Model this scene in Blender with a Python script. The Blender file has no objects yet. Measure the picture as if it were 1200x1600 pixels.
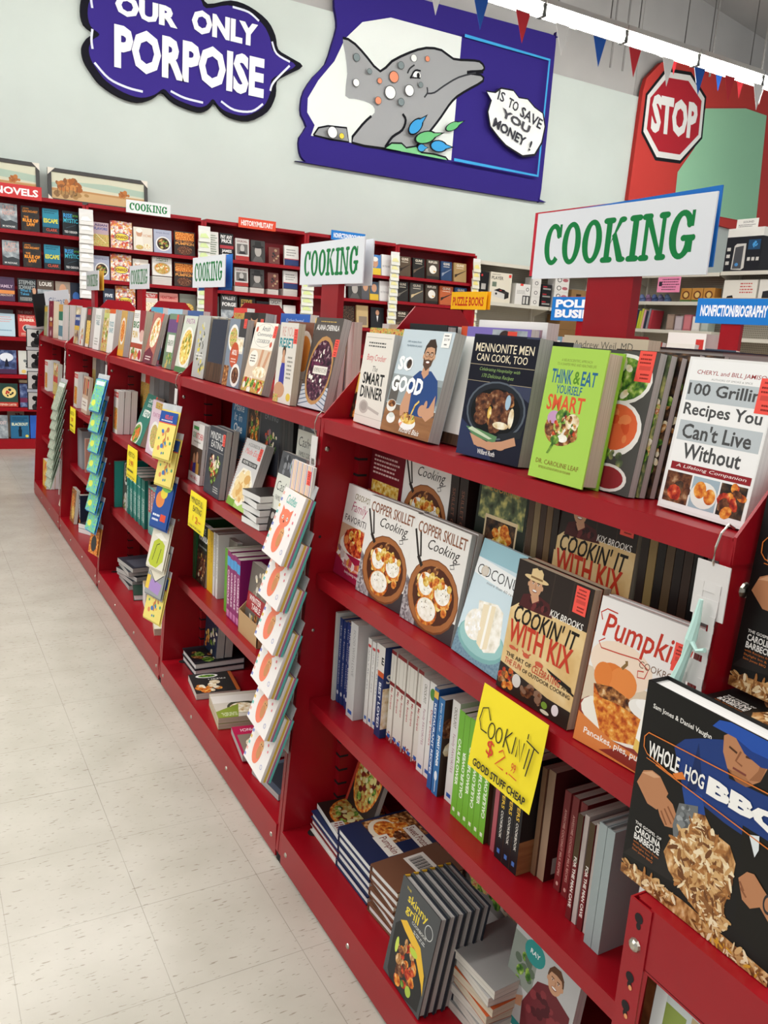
import bpy, bmesh, math, random
import numpy as np
from mathutils import Matrix, Vector

SC = bpy.context.scene
COL = SC.collection
PI = math.pi

# ------------------------------------------------------------------ camera
F_PX, CAM_H = 1294.06, 1.45
YAW, PITCH, ROLL = 0.5280743, 0.2167584, -0.0706999
cam = bpy.data.cameras.new('camera')
cam.sensor_fit = 'AUTO'; cam.sensor_width = 36.0
cam.lens = 36.0 * F_PX / 1600.0
cam.clip_start = 0.02; cam.clip_end = 200
cam_ob = bpy.data.objects.new('camera', cam); COL.objects.link(cam_ob)
fwd = Vector((math.sin(YAW)*math.cos(PITCH), math.cos(YAW)*math.cos(PITCH), -math.sin(PITCH)))
r0 = fwd.cross(Vector((0, 0, 1))).normalized(); d0 = fwd.cross(r0)
cr, sr = math.cos(ROLL), math.sin(ROLL)
rgt = cr*r0 + sr*d0; dwn = -sr*r0 + cr*d0
cam_ob.matrix_world = Matrix(((rgt.x, -dwn.x, -fwd.x, 0), (rgt.y, -dwn.y, -fwd.y, 0),
                              (rgt.z, -dwn.z, -fwd.z, CAM_H), (0, 0, 0, 1)))
SC.camera = cam_ob

# ------------------------------------------------------------------ world, exposure, ceiling lamps
SC.view_settings.view_transform = 'Standard'
SC.view_settings.look = 'None'
SC.view_settings.gamma = 1.0
SC.view_settings.exposure = 0.7
SC.view_settings.use_curve_mapping = False
SC.cycles.use_denoising = True
SC.cycles.max_bounces = 6
world = bpy.data.worlds.new('store_ambient'); SC.world = world
world.use_nodes = True
world.node_tree.nodes['Background'].inputs[0].default_value = (0.93, 0.97, 1.0, 1)
world.node_tree.nodes['Background'].inputs[1].default_value = 0.34
LAMP_ROWS = ((-3.9, 45), (-0.2, 36), (3.6, 130))
for ly, watts in LAMP_ROWS:
    for lx in (-5.0, 0.5, 6.0):
        ld = bpy.data.lights.new('ceiling_lamp_light', 'AREA')
        ld.shape = 'RECTANGLE'; ld.size = 5.4; ld.size_y = 0.14
        ld.energy = watts; ld.color = (1.0, 0.985, 0.96)
        lo = bpy.data.objects.new('ceiling_lamp_light', ld); COL.objects.link(lo)
        lo.location = (lx, ly, 4.55)
TUBE_STRENGTH = 22.0

# ------------------------------------------------------------------ materials
def lin(c):
    c /= 255.0
    return c/12.92 if c <= 0.04045 else ((c+0.055)/1.055)**2.4
def rgb(h):
    h = h.lstrip('#')
    if len(h) == 3: h = ''.join(k*2 for k in h)
    return tuple(lin(int(h[i:i+2], 16)) for i in (0, 2, 4)) + (1.0,)
_M = {}
def mat(h, rough=0.45, metal=0.0, spec=0.5, alpha=None, emit=None):
    key = (h, rough, metal, spec, alpha, emit)
    if key in _M: return _M[key]
    m = bpy.data.materials.new('paint_'+h.strip('#')); m.use_nodes = True
    b = m.node_tree.nodes['Principled BSDF']
    b.inputs['Base Color'].default_value = rgb(h)
    b.inputs['Roughness'].default_value = rough
    b.inputs['Metallic'].default_value = metal
    b.inputs['Specular IOR Level'].default_value = spec
    if alpha is not None:
        b.inputs['Alpha'].default_value = alpha
    if emit is not None:
        b.inputs['Emission Color'].default_value = rgb(h)
        b.inputs['Emission Strength'].default_value = emit
    _M[key] = m
    return m
def noise_mat(name, cols, scale=60.0, rough=0.5, detail=3.0, kind='noise', stretch=None, pos=None, bump=0.0):
    """Colour ramp over an object-space noise / voronoi texture."""
    if name in _M: return _M[name]
    m = bpy.data.materials.new(name); m.use_nodes = True
    nt = m.node_tree; b = nt.nodes['Principled BSDF']
    tc = nt.nodes.new('ShaderNodeTexCoord'); mp = nt.nodes.new('ShaderNodeMapping')
    nt.links.new(tc.outputs['Object'], mp.inputs[0])
    if stretch: mp.inputs['Scale'].default_value = stretch
    if kind == 'noise':
        t = nt.nodes.new('ShaderNodeTexNoise'); t.inputs['Scale'].default_value = scale
        t.inputs['Detail'].default_value = detail; out = t.outputs[0]
    elif kind == 'wave':
        t = nt.nodes.new('ShaderNodeTexWave'); t.inputs['Scale'].default_value = scale
        t.inputs['Distortion'].default_value = 2.0; out = t.outputs[1]
    elif kind == 'check':
        t = nt.nodes.new('ShaderNodeTexChecker'); t.inputs['Scale'].default_value = scale; out = t.outputs[1]
    else:
        t = nt.nodes.new('ShaderNodeTexVoronoi'); t.inputs['Scale'].default_value = scale
        out = t.outputs['Color']
    nt.links.new(mp.outputs[0], t.inputs['Vector'])
    rp = nt.nodes.new('ShaderNodeValToRGB')
    els = rp.color_ramp.elements
    n = len(cols)
    ps = pos or [0.28 + 0.44*i/max(1, n-1) for i in range(n)]
    els[0].position = ps[0]; els[0].color = rgb(cols[0])
    els[1].position = ps[-1]; els[1].color = rgb(cols[-1])
    for i in range(1, n-1):
        e = els.new(ps[i]); e.color = rgb(cols[i])
    nt.links.new(out, rp.inputs[0]); nt.links.new(rp.outputs[0], b.inputs['Base Color'])
    b.inputs['Roughness'].default_value = rough
    b.inputs['Specular IOR Level'].default_value = .28
    if bump:
        bp = nt.nodes.new('ShaderNodeBump'); bp.inputs['Strength'].default_value = bump
        bp.inputs['Distance'].default_value = 0.002
        nt.links.new(out, bp.inputs['Height']); nt.links.new(bp.outputs[0], b.inputs['Normal'])
    _M[name] = m
    return m
RED = noise_mat('red_powder_coat', ['#920a18', '#9b0c1b'], 9, 0.33)
RED_DARK = noise_mat('red_powder_coat_inner', ['#880a16', '#900c19'], 9, 0.4)
for m_ in (RED, RED_DARK): m_.node_tree.nodes['Principled BSDF'].inputs['Specular IOR Level'].default_value = 0.32
SLOT = mat('#14060a', 0.8)
STEEL = mat('#b9b4a8', 0.3, 1.0)
PAGE = noise_mat('page_edges', ['#b9b3a8', '#d8d3c8'], 1.0, 0.8, 2, stretch=(3, 3, 900))
PAGE_GREY = noise_mat('page_edges_grey', ['#a09d99', '#bebbb5'], 1.0, 0.8, 2, stretch=(3, 3, 900))
PAGE_CREAM = noise_mat('page_edges_cream', ['#b7a992', '#d3c7b0'], 1.0, 0.8, 2, stretch=(3, 3, 900))
PAGE_WHITE = noise_mat('page_edges_white', ['#d2d0cc', '#eceae6'], 1.0, 0.8, 2, stretch=(3, 3, 900))
PAGES = {'p': PAGE, 'g': PAGE_GREY, 'c': PAGE_CREAM, 'w': PAGE_WHITE}
FOOD = {
 'f:brown': noise_mat('food_browns', ['#2b140a', '#6e3c1c', '#b97c42', '#e6c796'], 90, .5),
 'f:meat': noise_mat('food_roast_meat', ['#1f0d08', '#4b2415', '#7c4a2c', '#c09a76'], 80, .45),
 'f:orange': noise_mat('food_orange', ['#7c2d0c', '#c45a1a', '#e79a3c', '#f3cf83'], 85, .5),
 'f:red': noise_mat('food_reds', ['#4a0d0a', '#a32317', '#d3542b', '#efb07a'], 85, .5),
 'f:green': noise_mat('food_greens', ['#16301a', '#3d6a25', '#83a83c', '#d7dc94'], 80, .5),
 'f:salad': noise_mat('food_salad', ['#2c4a1c', '#8aa23d', '#d9c77b', '#c2562c', '#efe6cc'], 95, .5),
 'f:cream': noise_mat('food_cream', ['#b98d55', '#e4cfa6', '#f4ead2', '#fdf8ea'], 60, .5),
 'f:white': noise_mat('food_white', ['#d9d2bd', '#efe9da', '#faf6ec', '#fffdf6'], 70, .6),
 'f:pork': noise_mat('food_pulled_pork', ['#4a2814', '#95602f', '#cf9d63', '#f0d8af'], 120, .5, 5, stretch=(1, .5, 1)),
 'f:pizza': noise_mat('food_pizza', ['#5c1f12', '#a54a22', '#c9a24c', '#b9b767', '#e9dca6'], 75, .5),
 'f:berry': noise_mat('food_berry', ['#12060e', '#34142a', '#5e2441', '#d8c5c0'], 90, .4),
 'f:dark': noise_mat('food_dark', ['#0d0a09', '#241915', '#4d3524', '#7d5c3b'], 60, .5),
 'f:yellow': noise_mat('food_yellow', ['#a06a17', '#d8a637', '#ecd078', '#f8ecbb'], 80, .5),
 'f:mixed': noise_mat('food_mixed', ['#5b1d14', '#b8562a', '#d9b05a', '#688a33', '#efe0bb'], 100, .5),
 'f:wood': noise_mat('cover_wood', ['#2a1c14', '#4a3324', '#6b4c34'], 12, .5, 4, stretch=(6, .7, 1)),
 'f:lightwood': noise_mat('cover_light_wood', ['#7d5233', '#95663f', '#a9784d'], 10, .5, 4, stretch=(.7, 6, 1)),
 'f:cloth': noise_mat('cover_patterned_cloth', ['#6e6468', '#b9b2b3'], 160, .7, 1, 'voronoi'),
 'f:denim': noise_mat('cover_blue_cloth', ['#5f7f93', '#86a5b3'], 200, .7, 2),
 'f:bokeh': noise_mat('cover_soft_grey', ['#8f9aa2', '#c3ccd0'], 14, .5, 1),
 'f:parch': noise_mat('cover_parchment', ['#cfa768', '#e0bf86', '#ead19f'], 16, .6, 3),
 'f:floral': noise_mat('cover_floral', ['#f0e9e2', '#c43b45', '#e9b44d', '#f7efe6', '#7a2a3c'], 55, .5, 2, 'voronoi', pos=[.1, .3, .5, .7, .9]),
 'f:leaf': noise_mat('cover_leaves', ['#2b3126', '#5d6a4a', '#d8cf7c'], 45, .5, 2),
 'f:sky': noise_mat('cover_storm_sky', ['#1a2340', '#3a4a78', '#8fa0c4'], 18, .5, 3),
 'f:night': noise_mat('cover_night_blue', ['#0d1a3a', '#1d3a66', '#3a6f96'], 18, .5, 3),
 'f:smoke': noise_mat('cover_grey_mist', ['#5b6166', '#9aa3a8', '#cfd4d4'], 16, .5, 3),
 'f:toys': noise_mat('craft_pack_print', ['#2a62b5', '#49b8cf', '#8fd060', '#3f9ad8', '#d6e35a'], 40, .35, 2),
 'f:beads': noise_mat('craft_pack_greens', ['#3c4a38', '#8aa58b', '#cfd8c4', '#6e4a3a', '#b7c9b3'], 110, .4, 2),
 'f:skin': mat('#c89472', .5), 'f:tan': mat('#b67b52', .5),
}
def C(c, rough=0.38):
    return FOOD[c] if c[0] == 'f' and c[1:2] == ':' else mat(c, rough, 0.0, .22)

# ------------------------------------------------------------------ geometry collector
class MB:
    def __init__(s): s.v = []; s.f = []; s.mi = []; s.m = []; s.X = Matrix.Identity(4)
    def slot(s, m):
        for i, k in enumerate(s.m):
            if k is m: return i
        s.m.append(m); return len(s.m)-1
    def add(s, vs, fs, m):
        b = len(s.v); i = s.slot(m); X = s.X
        s.v.extend((X @ Vector(p))[:] for p in vs)
        for f in fs: s.f.append(tuple(b+k for k in f)); s.mi.append(i)
    def box(s, x0, x1, y0, y1, z0, z1, m):
        if x0 > x1: x0, x1 = x1, x0
        if y0 > y1: y0, y1 = y1, y0
        if z0 > z1: z0, z1 = z1, z0
        v = [(x, y, z) for z in (z0, z1) for y in (y0, y1) for x in (x0, x1)]
        s.add(v, [(0, 2, 3, 1), (4, 5, 7, 6), (0, 1, 5, 4), (2, 6, 7, 3), (0, 4, 6, 2), (1, 3, 7, 5)], m)
    def prism(s, pts, axis, a, b, m, caps=True):
        """extrude a 2-D outline: axis 'x' -> pts are (y,z), 'y' -> (x,z), 'z' -> (x,y)"""
        f = {'x': lambda p, t: (t, p[0], p[1]), 'y': lambda p, t: (p[0], t, p[1]), 'z': lambda p, t: (p[0], p[1], t)}[axis]
        n = len(pts)
        ar = sum(pts[i][0]*pts[(i+1) % n][1]-pts[(i+1) % n][0]*pts[i][1] for i in range(n))
        if ar < 0: pts = pts[::-1]
        vs = [f(p, a) for p in pts]+[f(p, b) for p in pts]
        fs = [(i, (i+1) % n, n+(i+1) % n, n+i) for i in range(n)]
        if caps: fs += [tuple(range(n))[::-1], tuple(range(n, 2*n))]
        if axis == 'y': fs = [q[::-1] for q in fs]
        if b < a: fs = [q[::-1] for q in fs]
        s.add(vs, fs, m)
    def tube(s, pts, r, m, n=8, cap=True):
        pts = [Vector(p) for p in pts]; rings = []
        up = Vector((0, 0, 1))
        for i, p in enumerate(pts):
            t = (pts[min(i+1, len(pts)-1)]-pts[max(i-1, 0)]).normalized()
            a = t.cross(up)
            if a.length < 1e-3: a = t.cross(Vector((1, 0, 0)))
            a.normalize(); b = t.cross(a); up = b.cross(t) if False else up
            rr = r[i] if isinstance(r, (list, tuple)) else r
            rings.append([p+(a*math.cos(2*PI*k/n)+b*math.sin(2*PI*k/n))*rr for k in range(n)])
        vs = [tuple(v) for rg in rings for v in rg]; fs = []
        for i in range(len(pts)-1):
            for k in range(n):
                fs.append((i*n+k, i*n+(k+1) % n, (i+1)*n+(k+1) % n, (i+1)*n+k))
        if cap:
            fs += [tuple(range(n))[::-1], tuple((len(pts)-1)*n+k for k in range(n))]
        s.add(vs, fs, m)
    def dome(s, c, nrm, r, h, m, n=10):
        nrm = Vector(nrm).normalized(); a = nrm.orthogonal().normalized(); b = nrm.cross(a); c = Vector(c)
        vs = []; fs = []; L = 3
        for j in range(L):
            th = j/L*PI/2
            for k in range(n):
                vs.append(tuple(c+(a*math.cos(2*PI*k/n)+b*math.sin(2*PI*k/n))*r*math.cos(th)+nrm*h*math.sin(th)))
        vs.append(tuple(c+nrm*h))
        for j in range(L-1):
            for k in range(n): fs.append((j*n+k, j*n+(k+1) % n, (j+1)*n+(k+1) % n, (j+1)*n+k))
        for k in range(n): fs.append(((L-1)*n+k, (L-1)*n+(k+1) % n, L*n))
        s.add(vs, fs, m)
    def flat(s, pts, m):                       # one n-gon in local XY at given z
        s.add(pts, [tuple(range(len(pts)))], m)
    def build(s, name, parent=None, smooth=False):
        me = bpy.data.meshes.new(name)
        me.from_pydata(s.v, [], s.f)
        for m in s.m: me.materials.append(m)
        me.polygons.foreach_set('material_index', s.mi)
        if smooth: me.polygons.foreach_set('use_smooth', [True]*len(s.f))
        me.update()
        o = bpy.data.objects.new(name, me); COL.objects.link(o)
        if parent is not None: o.parent = parent
        return o
def tag(o, label=None, cat=None, group=None, kind=None):
    if label: o['label'] = label
    if cat: o['category'] = cat
    if group: o['group'] = group
    if kind: o['kind'] = kind
    return o
def empty(name, label, cat, X=None, group=None):
    o = bpy.data.objects.new(name, None); COL.objects.link(o)
    o.empty_display_size = 0.05
    if X is not None: o.matrix_world = X
    return tag(o, label, cat, group)
def copy_tree(o, X, label=None, group=None):
    c = o.copy(); COL.objects.link(c); c.matrix_world = X
    if label: c['label'] = label
    if group: c['group'] = group
    copy_parts(o, c)
    return c
def copy_parts(o, c):
    for ch in KIDS.get(o.name, ()):
        d = ch.copy(); COL.objects.link(d); d.parent = c
        KIDS.setdefault(c.name, []).append(d)
        copy_parts(ch, d)
KIDS = {}
def kid(o, mb, name, label=None):
    c = mb.build(name, o); KIDS.setdefault(o.name, []).append(c)
    if label: c['label'] = label
    return c

# ------------------------------------------------------------------ lettering and flat artwork
_T = {}
def text_geo(s, bold=0.0, shear=0.0):
    key = (s, bold, shear)
    if key in _T: return _T[key]
    cu = bpy.data.curves.new('lettering', 'FONT')
    cu.body = s; cu.dimensions = '2D'; cu.fill_mode = 'FRONT'; cu.resolution_u = 2
    cu.offset = bold; cu.shear = shear
    ob = bpy.data.objects.new('lettering', cu)
    me = ob.to_mesh()
    vs = [tuple(v.co) for v in me.vertices]; fs = [tuple(p.vertices) for p in me.polygons]
    if me.polygons and me.polygons[0].normal.z < 0: fs = [f[::-1] for f in fs]
    ob.to_mesh_clear(); bpy.data.objects.remove(ob); bpy.data.curves.remove(cu)
    if vs:
        x0 = min(v[0] for v in vs); x1 = max(v[0] for v in vs); y0 = min(v[1] for v in vs); y1 = max(v[1] for v in vs)
        vs = [((v[0]-x0)/max(1e-6, x1-x0), (v[1]-y0)/max(1e-6, y1-y0)) for v in vs]
    _T[key] = (vs, fs)
    return _T[key]
def ell(cx, cy, rx, ry, n=20, a0=0.0, a1=2*PI):
    full = abs(a1-a0-2*PI) < 1e-6
    return [(cx+rx*math.cos(a0+(a1-a0)*k/(n if full else n-1)), cy+ry*math.sin(a0+(a1-a0)*k/(n if full else n-1))) for k in range(n)]
E_LAYER = 0.000016
def stroke_poly(pts, w, sx, sy):
    """quads of a polyline in unit coordinates; w is in the unit of x*sx"""
    P = [Vector((p[0]*sx, p[1]*sy)) for p in pts]; out = []
    L = []; R = []
    for i, p in enumerate(P):
        t = P[min(i+1, len(P)-1)]-P[max(i-1, 0)]
        if t.length < 1e-9: t = Vector((1, 0))
        t.normalize(); nrm = Vector((-t.y, t.x))
        ww = w[i] if isinstance(w, (list, tuple)) else w
        L.append(p+nrm*ww/2); R.append(p-nrm*ww/2)
    for i in range(len(P)-1): out.append([R[i], R[i+1], L[i+1], L[i]])
    return out
def clip_unit(P):
    """clip a polygon (unit coordinates) to the cover"""
    for ax, lim, sg in ((0, 0., 1), (0, 1., -1), (1, 0., 1), (1, 1., -1)):
        if all((p[ax]-lim)*sg >= 0 for p in P): continue
        out = []
        for i in range(len(P)):
            a, b = P[i-1], P[i]; da, db = (a[ax]-lim)*sg, (b[ax]-lim)*sg
            if (da >= 0) != (db >= 0):
                t = da/(da-db); out.append((a[0]+(b[0]-a[0])*t, a[1]+(b[1]-a[1])*t))
            if db >= 0: out.append(b)
        P = out
        if len(P) < 3: return []
    return P
def art(mb, items, X, W, H, z=0.0, lay=E_LAYER, clip=True, fn=None):
    C = fn or globals()['C']
    """Draw unit-square artwork on the plane X (local x right, y up, z out), origin at bottom-left."""
    old = mb.X; mb.X = old @ X
    def poly(P, zz, c):
        if clip: P = clip_unit(P)
        if len(P) > 2: mb.flat([(p[0]*W, p[1]*H, zz) for p in P], c)
    for it in items:
        k = it[0]; z += lay
        if k == 'r':
            _, x0, y0, x1, y1, c = it
            poly([(x0, y0), (x1, y0), (x1, y1), (x0, y1)], z, C(c))
        elif k == 'e':
            _, cx, cy, rx, ry, c = it[:6]
            poly(ell(cx, cy, rx, ry, 20), z, C(c))
        elif k == 'o':                          # ring: true circle radius in W units, with thickness
            _, cx, cy, rx, ry, th, c = it
            n = 24; a = ell(cx, cy, rx, ry, n); b = ell(cx, cy, rx*(1-th), ry*(1-th), n)
            for i in range(n): poly([a[i], a[(i+1) % n], b[(i+1) % n], b[i]], z, C(c))
        elif k == 'p':
            poly(list(it[1]), z, C(it[2]))
        elif k == 'm':
            for P in it[1]: z += lay*.05; poly(list(P), z, C(it[2]))
        elif k == 'l':
            for q in stroke_poly(it[1], it[2]*W if not isinstance(it[2], (list, tuple)) else [w*W for w in it[2]], W, H):
                poly([(p.x/W, p.y/H) for p in q], z, C(it[3]))
        elif k == 't':
            s, x0, y0, x1, y1, c = it[1:7]
            bold = it[7] if len(it) > 7 else 0.0; sh = it[8] if len(it) > 8 else 0.0
            vs, fs = text_geo(s, bold, sh)
            mb.add([((x0+v[0]*(x1-x0))*W, (y0+v[1]*(y1-y0))*H, z) for v in vs], fs, C(c))
        elif k == 'v':                          # vertical lettering, reads downwards: box x0..x1, y0..y1
            s, x0, y0, x1, y1, c = it[1:7]
            bold = it[7] if len(it) > 7 else 0.0; up = it[8] if len(it) > 8 else 0
            vs, fs = text_geo(s, bold)
            if up: mb.add([((x1-v[1]*(x1-x0))*W, (y0+v[0]*(y1-y0))*H, z) for v in vs], fs, C(c))
            else: mb.add([((x0+v[1]*(x1-x0))*W, (y1-v[0]*(y1-y0))*H, z) for v in vs], fs, C(c))
        elif k == 'b':                          # scatter of food pieces inside an ellipse
            _, cx, cy, rx, ry, n, seed, cols, sz = it[:9]; lo, hi = it[9] if len(it) > 9 else (.55, 1.0)
            R = random.Random(seed)
            for i in range(n):
                a = R.uniform(0, 2*PI); q = math.sqrt(R.random())*.92
                x = cx+rx*q*math.cos(a); y = cy+ry*q*math.sin(a); s = sz*R.uniform(.6, 1.25); al = R.uniform(lo, hi); th = R.uniform(0, PI)
                z += lay*.05
                pts = [(x+math.cos(t)*s*math.cos(th)-math.sin(t)*s*al*math.sin(th), y+(math.cos(t)*s*math.sin(th)+math.sin(t)*s*al*math.cos(th))*W/H)
                       for t in [2*PI*j/9 for j in range(9)]]
                poly(pts, z, C(cols[i % len(cols)]))
        elif k == 's':                          # several lines of small lettering shown as thin bars of print
            _, x0, y0, x1, y1, n, c = it
            R = random.Random(n*7+int(x0*97))
            for i in range(n):
                yy = y1-(y1-y0)*(i+.5)/n; hh = (y1-y0)/n*.22; xx = x0; lim = x0+(x1-x0)*R.uniform(.8, 1)
                while xx < lim-.01:
                    w_ = min(R.uniform(.03, .09), lim-xx)
                    mb.flat([(xx*W, (yy-hh)*H, z), ((xx+w_)*W, (yy-hh)*H, z), ((xx+w_)*W, (yy+hh)*H, z), (xx*W, (yy+hh)*H, z)], C(c)); xx += w_+.018
    mb.X = old
    return z
T3 = Matrix.Translation
# ------------------------------------------------------------------ the room
def floor_material():
    m = bpy.data.materials.new('vinyl_tile_floor'); m.use_nodes = True
    nt = m.node_tree; N = nt.nodes; L = nt.links; b = N['Principled BSDF']
    tc = N.new('ShaderNodeTexCoord'); sep = N.new('ShaderNodeSeparateXYZ'); L.new(tc.outputs['Object'], sep.inputs[0])
    def mth(op, a, bb=None, c=None):
        n = N.new('ShaderNodeMath'); n.operation = op
        for i, q in enumerate((a, bb, c)):
            if q is None: continue
            if isinstance(q, (int, float)): n.inputs[i].default_value = q
            else: L.new(q, n.inputs[i])
        return n.outputs[0]
    T = 0.3048
    def joint(sock, off):
        f = mth('FRACT', mth('DIVIDE', mth('SUBTRACT', sock, off), T))
        d = mth('MINIMUM', f, mth('SUBTRACT', 1.0, f))
        return mth('LESS_THAN', d, 0.0028)
    jx = joint(sep.outputs[0], 0.446); jy = joint(sep.outputs[1], 1.829)
    j = mth('MAXIMUM', jx, jy)
    jn = N.new('ShaderNodeTexNoise'); jn.inputs['Scale'].default_value = 2.3; L.new(tc.outputs['Object'], jn.inputs['Vector'])
    j = mth('MULTIPLY', j, mth('MULTIPLY_ADD', jn.outputs[0], 1.6, -0.25))
    mp = N.new('ShaderNodeMapping'); L.new(tc.outputs['Object'], mp.inputs[0]); mp.inputs['Scale'].default_value = (.8, 3.4, 1); mp.inputs['Rotation'].default_value = (0, 0, .25)
    n1 = N.new('ShaderNodeTexNoise'); n1.inputs['Scale'].default_value = 46; n1.inputs['Detail'].default_value = 3; L.new(mp.outputs[0], n1.inputs['Vector'])
    fl = N.new('ShaderNodeValToRGB'); fl.color_ramp.elements[0].position = .63; fl.color_ramp.elements[1].position = .68
    L.new(n1.outputs[0], fl.inputs[0])
    n2 = N.new('ShaderNodeTexNoise'); n2.inputs['Scale'].default_value = 5; n2.inputs['Detail'].default_value = 6; L.new(tc.outputs['Object'], n2.inputs['Vector'])
    base = N.new('ShaderNodeValToRGB'); e = base.color_ramp.elements
    e[0].position = .3; e[0].color = rgb('#b6b1a4'); e[1].position = .7; e[1].color = rgb('#c3beb2'); L.new(n2.outputs[0], base.inputs[0])
    m1 = N.new('ShaderNodeMix'); m1.data_type = 'RGBA'; L.new(mth('MULTIPLY', fl.outputs[0], .6), m1.inputs[0]); L.new(base.outputs[0], m1.inputs[6]); m1.inputs[7].default_value = rgb('#7d6f5e')
    m2 = N.new('ShaderNodeMix'); m2.data_type = 'RGBA'; L.new(mth('MULTIPLY', j, .75), m2.inputs[0]); L.new(m1.outputs[2], m2.inputs[6]); m2.inputs[7].default_value = rgb('#6d6456')
    L.new(m2.outputs[2], b.inputs['Base Color'])
    b.inputs['Roughness'].default_value = .24
    return m
FLOOR = floor_material()
WALL = noise_mat('white_wall_paint', ['#c2cbc6', '#c8d1cc'], 1.5, 0.75)
WALL_GREY = noise_mat('grey_upper_wall', ['#aaa8a6', '#b4b2b0'], 1.2, 0.8)
CEIL = noise_mat('grey_ceiling', ['#9c9a98', '#a5a3a1'], 1.2, 0.85)
def structure(name, mb): return tag(mb.build(name), kind='structure')
m = MB(); m.box(-9, 15, -7, 13, -.1, 0, FLOOR); structure('floor', m)
m = MB(); m.box(-9, 9.22, 9.5, 9.7, 0, 4.93, WALL); m.box(-9, 9.22, 9.56, 9.7, 4.93, 6.6, WALL_GREY); structure('wall_back', m)
# the end wall turns twelve degrees away past the corner
ca, sa = math.cos(math.radians(12)), math.sin(math.radians(12))
CW = Matrix(((ca, -sa, 0, 9.22), (sa, ca, 0, 9.5), (0, 0, 1, 0), (0, 0, 0, 1)))
m = MB(); m.X = CW; m.box(0, 6, 0, .2, 0, 4.93, WALL); m.box(0, 6, .05, .2, 4.93, 6.6, WALL_GREY); structure('wall_corner', m)
m = MB(); m.box(-9, 15, -7, 13, 6.6, 6.75, CEIL)
structure('ceiling', m)

# ------------------------------------------------------------------ double-sided red book gondola, five units end to end
SEC_Y = [0.645, 1.855, 3.10, 4.37, 5.63, 6.90]
XF_BASE, XF_TOP, XC, ZT = 0.822, 0.884, 1.20, 1.226
RZ = .128
SHELF_Z = [(0.83, 0.485), (0.84, 0.45), (0.845, 0.455), (0.84, 0.465), (0.845, 0.469)]
def upright(mb, y0, y1):
    xb, xt = XF_BASE, XF_TOP
    prof = [(xb, .03), (2*XC-xb, .03), (2*XC-xt, ZT-.004), (xt, ZT-.004)]
    mb.prism(prof, 'y', y0, y1, RED)
def divider(mb, y):
    xt = XF_TOP
    prof = [(xt, ZT-.034), (2*XC-xt, ZT-.034), (2*XC-xt, ZT+.002), (XC+.07, 1.512), (XC-.07, 1.512), (xt, ZT+.002)]
    mb.prism(prof, 'y', y-.0022, y+.0022, RED)
def slotted(mb, y, sgn, z0, z1):
    """slotted channel on the inner face of an upright"""
    y2 = y+sgn*.022
    mb.box(.975, 1.035, min(y, y2), max(y, y2), z0, z1, RED_DARK)
    z = z0+.03
    while z < z1-.01:
        mb.box(.9735, 1.0, y2-.0003 if sgn > 0 else y2-.0005, y2+.0005 if sgn > 0 else y2+.0003, z, z+.006, SLOT)
        mb.box(.9735, .9755, min(y, y2)+.002, max(y, y2), z, z+.006, SLOT)
        z += .041
WHERE = ['nearest, in front of the big cooking sign', 'second, behind the fox booklet strip', 'middle, behind the yellow craft packs',
         'fourth, behind the blue craft packs', 'farthest, at the end near the wall bookcases']
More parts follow.
